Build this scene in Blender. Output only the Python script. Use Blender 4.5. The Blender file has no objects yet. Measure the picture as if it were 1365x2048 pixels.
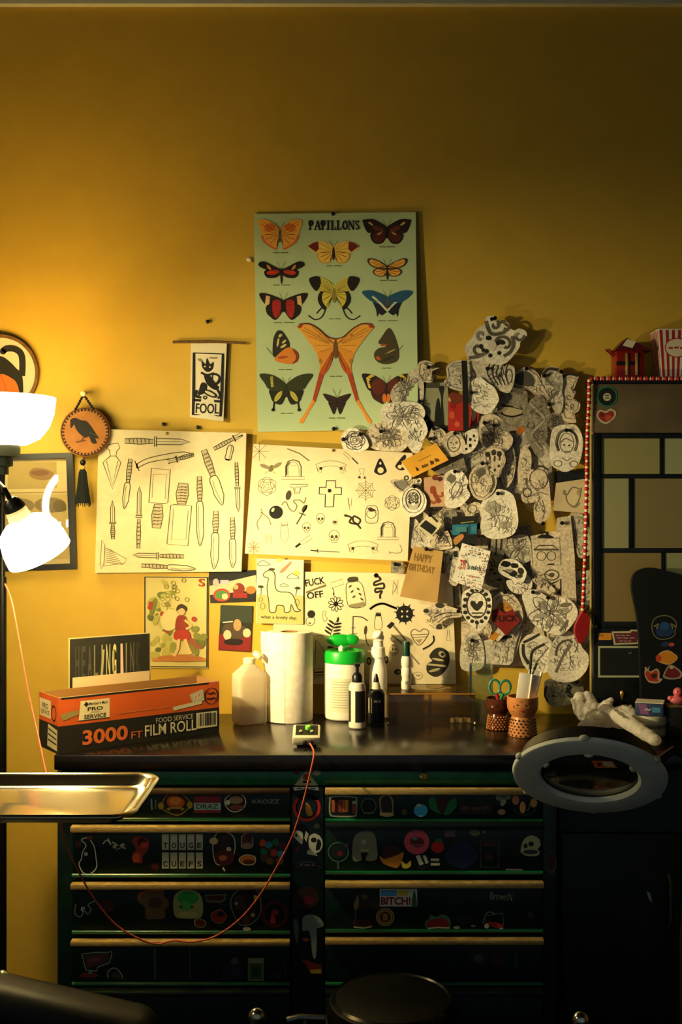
import bpy, bmesh, math, random
from mathutils import Vector, Matrix
from mathutils.geometry import tessellate_polygon
R = math.radians
SC = bpy.context.scene
COL = SC.collection
# ---------------------------------------------------------------- camera
D, F, EYE = 3.47, 2200.0, 1.584          # distance to the wall (m), focal length (px), eye height
cam = bpy.data.cameras.new('camera'); cam.sensor_width = 36; cam.lens = F/2048*36
cam.clip_start = .05
co = bpy.data.objects.new('camera', cam); COL.objects.link(co)
co.location = (0, -D, EYE); co.rotation_euler = (R(90), 0, 0); SC.camera = co
# ---------------------------------------------------------------- world, light, exposure
W = bpy.data.worlds.new('world'); SC.world = W; W.use_nodes = True
W.node_tree.nodes['Background'].inputs[0].default_value = (.66, .86, .95, 1)
W.node_tree.nodes['Background'].inputs[1].default_value = .15
vs = SC.view_settings
vs.view_transform = 'Standard'; vs.look = 'None'; vs.exposure = 0; vs.gamma = 1; vs.use_curve_mapping = False
LAMPX, LAMPD = -.959, .36                  # the floor lamp's pole
def light(name, kind, loc, power, color, rot=(0,0,0), **k):
    l = bpy.data.lights.new(name, kind); l.energy = power; l.color = color
    for a, b in k.items(): setattr(l, a, b)
    o = bpy.data.objects.new(name, l); COL.objects.link(o); o.location = loc; o.rotation_euler = rot
    return o
WARM = (1, .80, .36)
RT = Vector((-.789, -.80, 1.587))           # top of the reading shade; it hangs on an arm toward the room
RAX = Vector((.35, .37, -.86)).normalized()
BULB = RT+RAX*.110
light('reading_bulb', 'POINT', BULB, 15.0, (1, .82, .42), shadow_soft_size=.02)
_d = Vector((.72, 0, 1.33))-BULB
light('reading_beam', 'SPOT', BULB, 76.0, (1, .82, .44), _d.to_track_quat('-Z', 'Y').to_euler(), spot_size=R(100), spot_blend=1., shadow_soft_size=.02)
_w = Vector((-1.5, -1.2, 2.0))
light('wall_fill_spot', 'SPOT', _w, 118.0, (1, .85, .47), (Vector((.18, 0, 1.74))-_w).to_track_quat('-Z', 'Y').to_euler(), spot_size=R(50), spot_blend=1., shadow_soft_size=.05)  # unseen fill spot, added to brighten the wall and the papers
# ---------------------------------------------------------------- helpers
def S(d): return F/(D-d)
def P(px, py, d):
    s = S(d); return Vector(((px-682.5)/s, -d, EYE-(py-1024)/s))
def lin(h):
    h = h.lstrip('#'); c = [int(h[i:i+2], 16)/255 for i in (0, 2, 4)]
    return tuple((x/12.92 if x <= .04045 else ((x+.055)/1.055)**2.4) for x in c)
MATS = {}
def mat(col, rough=.7, metal=0, spec=.35, key='', **k):
    kk = (col, rough, metal, spec, key)+tuple(sorted(k.items()))
    if kk in MATS: return MATS[kk]
    m = bpy.data.materials.new('mat_%d' % len(MATS)); m.use_nodes = True
    b = m.node_tree.nodes['Principled BSDF']
    b.inputs['Base Color'].default_value = (*lin(col), 1)
    b.inputs['Roughness'].default_value = rough; b.inputs['Metallic'].default_value = metal
    b.inputs['Specular IOR Level'].default_value = spec
    for a, v in k.items(): b.inputs[a.replace('_', ' ')].default_value = v
    MATS[kk] = m; return m
def noisy(col, col2, scale, rough=.8, bump=0, detail=4, lo=.4, hi=.65, spec=.3, metal=0, stretch=None):
    kk = ('noisy', col, col2, scale, rough, bump, lo, hi, metal, stretch)
    if kk in MATS: return MATS[kk]
    m = mat(col, rough, metal, spec, key='n%d' % len(MATS)); nt = m.node_tree; b = nt.nodes['Principled BSDF']
    tc = nt.nodes.new('ShaderNodeTexCoord'); n = nt.nodes.new('ShaderNodeTexNoise')
    mp = nt.nodes.new('ShaderNodeMapping'); mp.inputs['Scale'].default_value = stretch or (1, 1, 1)
    n.inputs['Scale'].default_value = scale; n.inputs['Detail'].default_value = detail
    r = nt.nodes.new('ShaderNodeValToRGB'); r.color_ramp.elements[0].position = lo; r.color_ramp.elements[1].position = hi
    r.color_ramp.elements[0].color = (*lin(col2), 1); r.color_ramp.elements[1].color = (*lin(col), 1)
    nt.links.new(tc.outputs['Object'], mp.inputs[0]); nt.links.new(mp.outputs[0], n.inputs[0])
    nt.links.new(n.outputs['Fac'], r.inputs[0]); nt.links.new(r.outputs[0], b.inputs['Base Color'])
    if bump:
        bp = nt.nodes.new('ShaderNodeBump'); bp.inputs['Strength'].default_value = bump; bp.inputs['Distance'].default_value = .002
        nt.links.new(n.outputs['Fac'], bp.inputs['Height']); nt.links.new(bp.outputs[0], b.inputs['Normal'])
    MATS[kk] = m; return m
def emit(col, s):
    kk = ('e', col, s)
    if kk in MATS: return MATS[kk]
    m = mat(col, .5, key='emit%s' % s); b = m.node_tree.nodes['Principled BSDF']
    b.inputs['Emission Color'].default_value = (*lin(col), 1); b.inputs['Emission Strength'].default_value = s
    MATS[kk] = m; return m
def clear(col='ffffff', gloss=.1, rough=.05, alpha=0., body='ffffff'):
    """clear plastic or glass sheet: see-through, with a gloss and (alpha) a share of cloudy body"""
    kk = ('c', col, gloss, rough, alpha, body)
    if kk in MATS: return MATS[kk]
    m = bpy.data.materials.new('clear_%d' % len(MATS)); m.use_nodes = True; nt = m.node_tree; nt.nodes.clear()
    o = nt.nodes.new('ShaderNodeOutputMaterial'); t = nt.nodes.new('ShaderNodeBsdfTransparent'); g = nt.nodes.new('ShaderNodeBsdfGlossy')
    t.inputs[0].default_value = (*lin(col), 1); g.inputs['Roughness'].default_value = rough
    fr = nt.nodes.new('ShaderNodeLayerWeight'); fr.inputs[0].default_value = .25
    ma = nt.nodes.new('ShaderNodeMath'); ma.operation = 'MULTIPLY_ADD'; ma.inputs[1].default_value = .6; ma.inputs[2].default_value = gloss
    nt.links.new(fr.outputs['Fresnel'], ma.inputs[0])
    x = nt.nodes.new('ShaderNodeMixShader'); nt.links.new(ma.outputs[0], x.inputs[0])
    nt.links.new(t.outputs[0], x.inputs[1]); nt.links.new(g.outputs[0], x.inputs[2]); last = x
    if alpha:
        df = nt.nodes.new('ShaderNodeBsdfDiffuse'); df.inputs[0].default_value = (*lin(body), 1)
        tl = nt.nodes.new('ShaderNodeBsdfTranslucent'); tl.inputs[0].default_value = (*lin(body), 1)
        a2 = nt.nodes.new('ShaderNodeMixShader'); a2.inputs[0].default_value = .45
        nt.links.new(df.outputs[0], a2.inputs[1]); nt.links.new(tl.outputs[0], a2.inputs[2])
        y = nt.nodes.new('ShaderNodeMixShader'); y.inputs[0].default_value = alpha
        nt.links.new(x.outputs[0], y.inputs[1]); nt.links.new(a2.outputs[0], y.inputs[2]); last = y
    nt.links.new(last.outputs[0], o.inputs[0]); MATS[kk] = m; return m

class MB:
    """collects shapes into one mesh"""
    def __init__(s): s.v = []; s.f = []; s.m = []; s.mats = []
    def add(s, vs_, fs, m):
        if m not in s.mats: s.mats.append(m)
        i = s.mats.index(m); o = len(s.v)
        s.v += [tuple(x) for x in vs_]; s.f += [tuple(a+o for a in f) for f in fs]; s.m += [i]*len(fs)
    def box(s, c, size, m, M=None, bev=0, seg=2):
        b = bmesh.new(); bmesh.ops.create_cube(b, size=1)
        for v in b.verts: v.co = Vector((v.co.x*size[0], v.co.y*size[1], v.co.z*size[2]))
        if bev: bmesh.ops.bevel(b, geom=list(b.edges), offset=bev, segments=seg, profile=.5, affect='EDGES')
        b.verts.index_update(); T = Matrix.Translation(Vector(c))
        if M is not None: T = T @ M
        s.add([T @ v.co for v in b.verts], [[v.index for v in f.verts] for f in b.faces], m); b.free(); return s
    def lathe(s, prof, m, c=(0, 0, 0), n=28, M=None, sx=1, sy=1):
        T = Matrix.Translation(Vector(c)) @ (M if M is not None else Matrix())
        vs_ = []; fs = []; k = len(prof)
        for i in range(n):
            a = 2*math.pi*i/n
            for r, z in prof: vs_.append(T @ Vector((r*math.cos(a)*sx, r*math.sin(a)*sy, z)))
        for i in range(n):
            j = (i+1) % n
            for q in range(k-1): fs.append((i*k+q, j*k+q, j*k+q+1, i*k+q+1))
        if prof[0][0] > 1e-6: fs.append(tuple(i*k for i in range(n))[::-1])
        if prof[-1][0] > 1e-6: fs.append(tuple(i*k+k-1 for i in range(n)))
        s.add(vs_, fs, m); return s
    def ring(s, prof, m, c=(0, 0, 0), n=40, M=None):
        """closed profile turned about z"""
        T = Matrix.Translation(Vector(c)) @ (M if M is not None else Matrix()); k = len(prof); vs_ = []; fs = []
        for i in range(n):
            a = 2*math.pi*i/n
            for r, z in prof: vs_.append(T @ Vector((r*math.cos(a), r*math.sin(a), z)))
        for i in range(n):
            j = (i+1) % n
            for q in range(k): fs.append((i*k+q, j*k+q, j*k+(q+1) % k, i*k+(q+1) % k))
        s.add(vs_, fs, m); return s
    def tube(s, pts, r, m, n=8, closed=False):
        pts = [Vector(p) for p in pts]; N = len(pts); rs = r if isinstance(r, (list, tuple)) else [r]*N
        vs_ = []; fs = []; up = None
        for i, p in enumerate(pts):
            a = pts[(i-1) % N] if (i or closed) else p; b = pts[(i+1) % N] if (i < N-1 or closed) else p
            t = (b-a).normalized()
            if up is None: up = t.orthogonal().normalized()
            up = (up-t*up.dot(t))
            up = up.normalized() if up.length > 1e-6 else t.orthogonal().normalized()
            w = t.cross(up)
            for k in range(n):
                an = 2*math.pi*k/n; vs_.append(p+(up*math.cos(an)+w*math.sin(an))*rs[i])
        for i in range(N if closed else N-1):
            j = (i+1) % N
            for k in range(n): fs.append((i*n+k, i*n+(k+1) % n, j*n+(k+1) % n, j*n+k))
        if not closed:
            fs.append(tuple(range(n))[::-1]); fs.append(tuple((N-1)*n+k for k in range(n)))
        s.add(vs_, fs, m); return s
    def ball(s, c, r, m, n=14, k=8, M=None):
        rx, ry, rz = r if isinstance(r, (tuple, list)) else (r, r, r)
        prof = [(math.sin(math.pi*i/k), -math.cos(math.pi*i/k)) for i in range(k+1)]
        prof[0] = (0, -1); prof[-1] = (0, 1)
        T = Matrix.Translation(Vector(c)) @ (M if M is not None else Matrix()) @ Matrix.Diagonal((rx, ry, rz, 1))
        return s.lathe(prof, m, n=n, M=T)
    def prism(s, pts, d0, d1, m):
        """outline in photo pixels extruded along depth d0..d1 (d1 nearer), placed at its real distance d1"""
        a = [P(x, y, d1) for x, y in pts]; n = len(a)
        b = [Vector((q.x, -d0, q.z)) for q in a]
        tr = tessellate_polygon([[Vector((q.x, q.z, 0)) for q in a]])
        fs = [t for t in tr]+[(t[2]+n, t[1]+n, t[0]+n) for t in tr]+[(i, (i+1) % n, (i+1) % n+n, i+n) for i in range(n)]
        s.add(a+b, fs, m); return s
    def build(s, name, parent=None, smooth=True, ang=35):
        me = bpy.data.meshes.new(name); me.from_pydata(s.v, [], s.f)
        for m in s.mats: me.materials.append(m)
        me.polygons.foreach_set('material_index', s.m)
        b = bmesh.new(); b.from_mesh(me); bmesh.ops.recalc_face_normals(b, faces=b.faces); b.to_mesh(me); b.free()
        if smooth:
            me.polygons.foreach_set('use_smooth', [True]*len(me.polygons)); me.set_sharp_from_angle(angle=R(ang))
        me.update()
        o = bpy.data.objects.new(name, me); COL.objects.link(o); adopt(o, parent); return o
ORG = {}
def adopt(o, parent):
    if parent is not None:
        o.parent = parent
        o.matrix_parent_inverse = Matrix.Translation(-ORG.get(parent.name, Vector()))
def tag(o, label, cat=None, group=None, kind=None):
    if label: o['label'] = label
    if cat: o['category'] = cat
    if group: o['group'] = group
    if kind: o['kind'] = kind
    return o
def thing(name, label, cat, loc=(0, 0, 0), group=None):
    o = bpy.data.objects.new(name, None); COL.objects.link(o); o.location = loc; o.empty_display_size = .02
    ORG[o.name] = Vector(loc); return tag(o, label, cat, group)
def struct(name, mb): return tag(mb.build(name), None, kind='structure')
def spline(pts, k=6, closed=True):
    n = len(pts); out = []
    for i in range(n if closed else n-1):
        p0, p1, p2, p3 = (pts[(i+j-1) % n] if closed else pts[min(max(i+j-1, 0), n-1)] for j in range(4))
        for q in range(k):
            t = q/k
            out.append(tuple(.5*(2*b+(c-a)*t+(2*a-5*b+4*c-e)*t*t+(3*b-a-3*c+e)*t**3) for a, b, c, e in zip(p0, p1, p2, p3)))
    if not closed: out.append(tuple(pts[-1]))
    return out
# ---------------------------------------------------------------- flat print: inked shapes lying on a surface
TXT = {}
def textmesh(t, bold):
    if (t, bold) not in TXT:
        c = bpy.data.curves.new('t', 'FONT'); c.body = t; c.align_x = 'CENTER'; c.align_y = 'CENTER'; c.resolution_u = 3; c.offset = bold
        o = bpy.data.objects.new('t', c); COL.objects.link(o)
        dg = bpy.context.evaluated_depsgraph_get(); e = o.evaluated_get(dg); me = e.to_mesh()
        vs_ = [(v.co.x, v.co.y) for v in me.vertices]; fs = [tuple(p.vertices) for p in me.polygons]
        e.to_mesh_clear(); bpy.data.objects.remove(o); bpy.data.curves.remove(c)
        xs = [v[0] for v in vs_]; ys = [v[1] for v in vs_]
        mx, my = (min(xs)+max(xs))/2, (min(ys)+max(ys))/2; w, h = max(xs)-min(xs), max(ys)-min(ys)
        TXT[(t, bold)] = ([((x-mx)/w, (y-my)/h) for x, y in vs_], fs)
    return TXT[(t, bold)]
class Art(MB):
    """2-D print.  mp(x, y, h) gives the point at photo/sheet coordinates x,y lifted h metres off the surface."""
    def __init__(s, mp, o=(0, 0), sc=1., lift=.0004, rough=.75):
        super().__init__(); s.mp = mp; s.o = o; s.sc = sc; s.h = lift; s.rough = rough
    def q(s, x, y): return s.mp(s.o[0]+x/s.sc, s.o[1]+y/s.sc, s.h)
    def poly(s, pts, c):
        tr = tessellate_polygon([[Vector((x, y, 0)) for x, y in pts]])
        s.add([s.q(x, y) for x, y in pts], tr, mat(c, s.rough)); s.h += .00006
    def line(s, pts, w, c, closed=False):
        n = len(pts); vs_ = []; fs = []
        for i in range(n):
            a = pts[(i-1) % n] if (i or closed) else pts[i]; b = pts[(i+1) % n] if (i < n-1 or closed) else pts[i]
            dx, dy = b[0]-a[0], b[1]-a[1]; l = math.hypot(dx, dy) or 1
            nx, ny = -dy/l*w/2, dx/l*w/2; x, y = pts[i]
            vs_ += [s.q(x+nx, y+ny), s.q(x-nx, y-ny)]
        for i in range(n if closed else n-1):
            j = (i+1) % n; fs.append((2*i, 2*i+1, 2*j+1, 2*j))
        s.add(vs_, fs, mat(c, s.rough))
    def ell(s, x, y, rx, ry, c, rot=0, n=18):
        ca, sa = math.cos(R(rot)), math.sin(R(rot))
        s.poly([(x+rx*math.cos(a)*ca-ry*math.sin(a)*sa, y+rx*math.cos(a)*sa+ry*math.sin(a)*ca) for a in [2*math.pi*i/n for i in range(n)]], c)
    def oell(s, x, y, rx, ry, w, c, rot=0, a0=0, a1=360, n=20):
        ca, sa = math.cos(R(rot)), math.sin(R(rot)); full = a1-a0 >= 360
        A = [R(a0+(a1-a0)*i/n) for i in range(n if full else n+1)]
        s.line([(x+rx*math.cos(a)*ca-ry*math.sin(a)*sa, y+rx*math.cos(a)*sa+ry*math.sin(a)*ca) for a in A], w, c, full)
    def text(s, t, x, y, w, h, c, rot=0, bold=0.):
        vs_, fs = textmesh(t, bold); ca, sa = math.cos(R(rot)), math.sin(R(rot))
        s.add([s.q(x+a*w*ca+b*h*sa, y+a*w*sa-b*h*ca) for a, b in vs_], fs, mat(c, s.rough)); s.h += .00006
    def draw(s, L):
        for t in L:
            k = t[0]
            if k == 'p': s.poly(t[1], t[2])
            elif k == 'P': s.poly(spline(t[1], 4), t[2])
            elif k == 'l': s.line(t[1], t[2], t[3])
            elif k == 'L': s.line(spline(t[1], 5, False), t[2], t[3])
            elif k == 'o': s.line(t[1], t[2], t[3], True)
            elif k == 'O': s.line(spline(t[1], 4), t[2], t[3], True)
            elif k == 'e': s.ell(*t[1:])
            elif k == 'c': s.oell(*t[1:])
            elif k == 'r': s.poly([(t[1], t[2]), (t[3], t[2]), (t[3], t[4]), (t[1], t[4])], t[5])
            elif k == 't': s.text(*t[1:])
            elif k == 'b': s.poly(blob(*t[1:6]), t[6])
        return s
def blob(x, y, rx, ry, seed, n=9, amp=.22):
    g = random.Random(seed)
    return spline([(x+rx*math.cos(2*math.pi*i/n)*(1-amp*g.random()), y+ry*math.sin(2*math.pi*i/n)*(1-amp*g.random())) for i in range(n)], 3)
def wallmap(d, disp=None):
    return (lambda x, y, h: P(x, y, d+h+disp(x, y))) if disp else (lambda x, y, h: P(x, y, d+h))
def print_on(parent, name, layers, mp, o=(0, 0), sc=1., lift=.0004, label=None, rough=.75):
    a = Art(mp, o, sc, lift, rough); a.draw(layers); ob = a.build(name, parent, smooth=False)
    if label: ob['label'] = label
    return ob
PINM = mat('120d0a', .3)
_pin = MB().lathe([(.0022, 0), (.0022, .004), (.0055, .0055), (.0065, .008), (.0055, .0105), (0, .012)], PINM, n=12, M=Matrix.Rotation(R(90), 4, 'X')).build('push_pin')
PINMESH = _pin.data; bpy.data.objects.remove(_pin)
def pin(px, py, d, parent=None, label=None, big=1.):
    o = bpy.data.objects.new('push_pin', PINMESH); COL.objects.link(o); o.location = P(px, py, d); o.scale = (big,)*3
    adopt(o, parent)
    if label: tag(o, label, 'pin', 'dark pins in the bare wall')
    return o
# ================================================================ the room
WALLM = noisy('caa436', 'c39e34', 9, .62, .06, 3, .3, .7, .35)
b = MB(); b.box((0, .05, 1.6), (7, .1, 3.3), WALLM); struct('wall_back', b)
b = MB(); b.box((-3.55, -2.5, 1.6), (.1, 5.2, 3.3), WALLM); struct('wall_left', b)
b = MB(); b.box((3.55, -2.5, 1.6), (.1, 5.2, 3.3), WALLM); struct('wall_right', b)
b = MB(); b.box((0, -2.5, -.05), (7.2, 5.2, .1), noisy('1c1a17', '0f0e0d', 14, .5)); struct('floor', b)
b = MB(); b.box((0, -2.5, 3.30), (7.2, 5.2, .1), noisy('38362e', '33312a', 6)); struct('ceiling', b)
b = MB(); b.box((0, -.012, 3.2135), (7, .024, .073), mat('d0ccb0', .6)); struct('trim_1', b)

# ================================================================ worktop and tool chest
TOP = .95
BLK = noisy('16120e', '0e0b09', 30, .22, .03, 3, .35, .65, .5)
b = MB(); b.box((.25, -.305, TOP-.02), (2.0, .59, .04), BLK, bev=.004)
tag(b.build('worktop'), 'long glossy black worktop slab across the tool chest and side cabinet', 'worktop')
GRN_LIT = noisy('0d6b3c', '0a5630', 18, .3, .02, spec=.5); GDK = noisy('07251a', '051a13', 22, .38, .02, spec=.45)  # first green is brighter: lit rail and lip highlights put into the colour
FD = .57; FS = S(FD)
chest = thing('tool_chest', 'dark green two-bank rolling tool chest covered in stickers', 'tool chest', (-.10, -.30, 0))
def X(px, d=FD): return (px-682.5)/S(d)
def Z(py, d=FD): return EYE-(py-1024)/S(d)
xl, xr = X(110), X(1118)
b = MB()
zt, zb = TOP-.0405, .13
b.box(((xl+xr)/2, -.285, (zt+zb)/2), (xr-xl, .53, zt-zb), GDK, bev=.006)
b.build('chest_body', chest)
b = MB(); b.box(((xl+xr)/2, -.5525, (Z(1540)+Z(1571))/2-.001), (xr-xl-.01, .035, Z(1540)-Z(1571)-.004), GRN_LIT, bev=.003); b.build('top_rail', chest)
for x in (xl+.1, xr-.1):
    for y in (-.08, -.5):
        b = MB(); b.lathe([(.0, -.02), (.05, -.02), (.055, -.012), (.055, .012), (.05, .02), (0, .02)], mat('15140f', .5), (x, y, .056), M=Matrix.Rotation(R(90), 4, 'Y'))
        b.box((x, y, .115), (.06, .06, .03), mat('5a5a55', .4, .8)); b.build('caster', chest)
lk = MB().lathe([(.011, 0), (.011, .006), (.008, .009), (0, .009)], mat('c8a860', .25, .9), (X(848), -.57, Z(1551)), M=Matrix.Rotation(R(90), 4, 'X'), n=18)
lk.box((X(848), -.5795, Z(1551)), (.0016, .002, .008), mat('0a0806', .5)); lk.build('lock', chest)['label'] = 'round brass lock on the green rail'
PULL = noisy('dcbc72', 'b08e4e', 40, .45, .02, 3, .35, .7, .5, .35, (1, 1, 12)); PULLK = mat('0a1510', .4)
def drawer(x0, x1, p0, p1, y0, y1, lipy, pm):
    b = MB(); a, c, d = X(x0), X(x1), .575
    b.box(((a+c)/2, -.568, (Z(y0)+Z(y1))/2), (c-a, .022, Z(y0)-Z(y1)), GDK, bev=.003)
    o = b.build('drawer', chest)
    b = MB()
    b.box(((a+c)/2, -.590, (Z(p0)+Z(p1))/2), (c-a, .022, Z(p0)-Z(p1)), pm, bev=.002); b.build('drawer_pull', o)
    b = MB()
    b.tube([(a, -.577, Z(lipy)), (c, -.577, Z(lipy))], .0055, GRN_LIT, 10); b.build('drawer_lip', o)
    return o
DR = {}
for bank, (x0, x1) in (('L', (146, 581)), ('R', (651, 1085))):
    dy = 0 if bank == 'L' else -6
    rows = [(1573, 1584, 1573, 1634, 1637), (1647+dy, 1659+dy, 1646+dy, 1745+dy/2, 1749+dy), (1761+dy/2, 1772+dy/2, 1760+dy/2, 1858, 1862+dy/2), (1874+dy/2, 1884+dy/2, 1873+dy/2, 1960, 1965), (1974, 1985, 1973, 2080, 2085)]
    if bank == 'R': rows[0] = (1572, 1584, 1572, 1634, 1639)
    for i, (p0, p1, y0, y1, ly) in enumerate(rows):
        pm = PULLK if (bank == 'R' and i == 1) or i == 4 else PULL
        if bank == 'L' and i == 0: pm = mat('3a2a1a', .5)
        DR[bank+str(i)] = drawer(x0, x1, p0, p1, y0, y1, ly, pm)
b = MB(); b.box((X(616), -.566, (Z(1573)+.2)/2), (X(648)-X(584), .016, Z(1573)-.2), GDK, bev=.003); post = b.build('centre_post', chest)
DR['C'] = post
b = MB(); b.box((X(1100), -.566, (Z(1573)+.2)/2), (X(1116)-X(1087), .016, Z(1573)-.2), GDK, bev=.003); DR['E'] = b.build('side_post', chest)

# side cabinet under the right part of the worktop
sc_ = thing('side_cabinet', 'plain black side cabinet to the right of the tool chest', 'cabinet', (.85, -.3, 0))
SBK = noisy('0a0c0c', '060808', 20, .45, .02)
b = MB(); b.box((.907, -.28, .472), (.65, .50, .862), SBK, bev=.005); b.build('cabinet_body', sc_)
for i, xx in enumerate((.743, 1.07)):
    b = MB(); b.box((xx, -.539, .40), (.315, .018, .66), SBK, bev=.004); dd = b.build('cabinet_door', sc_)
    if i: print_on(dd, 'sticker', [('p', [(1294,1782),(1301,1786),(1306,1806),(1299,1799)], '8aa892')], wallmap(.5482), label='small pale diamond sticker')
    b = MB(); b.tube([(xx+(.13 if i == 0 else -.13), -.548, .62), (xx+(.13 if i == 0 else -.13), -.565, .60), (xx+(.13 if i == 0 else -.13), -.565, .5), (xx+(.13 if i == 0 else -.13), -.548, .48)], .005, mat('3a3a38', .3, .8)); b.build('door_handle', dd)
SLV = mat('7d827a', .35, .6)
for x0, x1 in ((1124, 1178), (1190, 1262)):
    b = MB(); b.box(((X(x0)+X(x1))/2, -.541, (Z(1546)+Z(1592))/2), (X(x1)-X(x0)-.004, .022, Z(1546)-Z(1592)), mat('2d3431', .4, .4), bev=.003); dd = b.build('cabinet_drawer', sc_)
    b = MB(); b.tube([(X(x0)+.006, -.556, Z(1575)), (X(x0)+.014, -.560, Z(1580)), (X(x1)-.014, -.560, Z(1580)), (X(x1)-.006, -.556, Z(1575))], .0028, mat('d8d4c0', .2, .8)); b.build('drawer_pull', dd)
print_on(bpy.data.objects['worktop'], 'sticker', [('p', [(1183, 1521), (1226, 1522), (1236, 1536), (1192, 1536)], 'd86a20'), ('p', [(1205, 1523), (1224, 1524), (1232, 1534), (1210, 1533)], 'd8d0b8'), ('r', 1196, 1525, 1203, 1532, '30140c')], wallmap(.6006), label='orange and white label on the black edge')

# ================================================================ glass-front wall cabinet
CD = .12
cabt = thing('wall_cabinet', 'tall black cabinet with frosted panes and red beads over its top', 'cabinet', (1.05, -.06, TOP))
CBK = noisy('0d1110', '080b0b', 25, .4, .02)
def CX(px): return (px-682.5)/S(CD)
def CZ(py): return EYE-(py-1024)/S(CD)
x0, x1 = CX(1188), 1.38
def cbox(mb, ax, ay, bx, by, d0, d1, m, bev=.002):
    mb.box(((CX(ax)+CX(bx))/2, -(d0+d1)/2, (CZ(ay)+CZ(by))/2), (CX(bx)-CX(ax), d1-d0, CZ(ay)-CZ(by)), m, bev=bev)
XE = 682.5+1.38*S(CD)
b = MB(); b.box((x0+.006, -.092, (TOP+CZ(755))/2), (.012, .050, CZ(755)-TOP), noisy('9a8748', '7d6c38', 12, .6)); b.build('side_panel', cabt)['label'] = 'tan side panel'
b = MB(); b.box(((x0+x1)/2, -.072, (TOP+CZ(760))/2), (x1-x0-.03, .01, CZ(760)-TOP), CBK); b.build('back_panel', cabt)
b = MB(); cbox(b, 1188, 755, XE, 768, .004, CD, CBK); b.build('cabinet_top', cabt)
b = MB(); cbox(b, 1188, 768, XE, 866, .09, CD, noisy('5f5138', '524630', 10, .5)); b.build('top_panel', cabt)['label'] = 'dull brown panel above the panes'
b = MB(); cbox(b, 1188, 866, 1204, 1250, .09, CD+.004, CBK); cbox(b, 1204, 866, XE, 877, .09, CD+.004, CBK); cbox(b, 1204, 1243, XE, 1256, .09, CD+.004, CBK); b.build('door_frame', cabt)
for q in ((1204, 948, XE, 957), (1204, 1096, XE, 1106), (1320, 877, 1328, 948), (1258, 957, 1268, 1096), (1323, 1106, 1331, 1243)):
    b = MB(); cbox(b, *q, .095, CD+.002, CBK, .001); b.build('muntin', cabt)
for q, c in (((1204, 877, 1320, 948), '8a8450'), ((1328, 877, XE, 948), '8f9268'), ((1204, 957, 1258, 1096), '8d8a60'), ((1268, 957, XE, 1096), '776a42'), ((1204, 1106, 1323, 1243), '7d6a3c'), ((1331, 1106, XE, 1243), '85865c')):
    b = MB(); cbox(b, *q, .112, .1195, mat(c, .32, 0, .4), 0); b.build('pane', cabt)
b = MB(); b.box(((x0+x1)/2, -.105, (TOP+CZ(1256))/2), (x1-x0, .03, CZ(1256)-TOP), CBK, bev=.002); b.build('lower_panel', cabt)
b = MB(); b.lathe([(.006, 0), (.006, .016), (.016, .02), (.019, .027), (.015, .035), (0, .038)], mat('b8923a', .22, 1), (x0, -.095, CZ(1227)), M=Matrix.Rotation(R(-90), 4, 'Y'), n=18)
b.build('knob', cabt)['label'] = 'brass knob on the left edge'
cw = wallmap(CD+.0006); cu = wallmap(.1206)
print_on(cabt, 'sticker', [('e', 1215, 793, 21, 21, '1f6a48'), ('e', 1215, 793, 18, 18, '0a1512'), ('e', 1215, 794, 8, 8, 'b8b090'), ('r', 1211, 790, 1219, 792, '2a2a20'), ('r', 1211, 795, 1219, 797, '2a2a20')], cw, label='round black sticker with a green rim')
print_on(cabt, 'sticker', [('P', [(1194, 830), (1200, 820), (1213, 822), (1222, 817), (1233, 824), (1230, 836), (1214, 848), (1200, 842)], 'b8aa88'), ('P', [(1197, 830), (1202, 823), (1213, 826), (1222, 821), (1229, 826), (1227, 834), (1214, 844), (1202, 839)], '8a2a1c'), ('e', 1218, 836, 7, 6, 'b04a30'), ('e', 1205, 829, 5, 4, '6a1812')], cw, label='small red heart sticker with a pale edge')
print_on(cabt, 'sticker', [('r', 1198, 1266, 1224, 1280, 'c88420'), ('e', 1205, 1271, 3, 2, '8a5a18')], cu, label='small orange label')
print_on(cabt, 'sticker', [('p', [(1224, 1263), (1260, 1262), (1262, 1259), (1282, 1260), (1278, 1288), (1244, 1289), (1229, 1290)], 'b8b088'), ('p', [(1228, 1266), (1262, 1266), (1265, 1262), (1278, 1263), (1275, 1285), (1242, 1286), (1232, 1287)], '5a2028'), ('l', [(1232.6, 1271), (1240.4, 1270.68)], 1.68, 'a89088'), ('l', [(1242.6, 1271), (1250.4, 1271.32)], 1.68, 'a89088'), ('l', [(1252.6, 1271), (1260.4, 1270.68)], 1.68, 'a89088'), ('l', [(1234.76, 1276), (1244.64, 1275.68)], 1.68, 'a89088'), ('l', [(1247.43, 1276), (1257.31, 1276.32)], 1.68, 'a89088'), ('l', [(1260.09, 1276), (1269.97, 1275.68)], 1.68, 'a89088'), ('l', [(1239.52, 1282), (1246.28, 1281.68)], 1.68, 'a89088'), ('l', [(1248.19, 1282), (1254.95, 1282.32)], 1.68, 'a89088'), ('l', [(1256.85, 1282), (1263.61, 1281.68)], 1.68, 'a89088')], cu, label='maroon lettered sticker with a cream edge')
print_on(cabt, 'sticker', [('r', 1197, 1292, 1286, 1355, 'a8aa82'), ('r', 1201, 1296, 1282, 1351, '070b0c'), ('l', [(1258, 1307), (1264, 1305)], 2, '6a6a5a')], cu, label='black rectangle sticker with a pale border')
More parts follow.
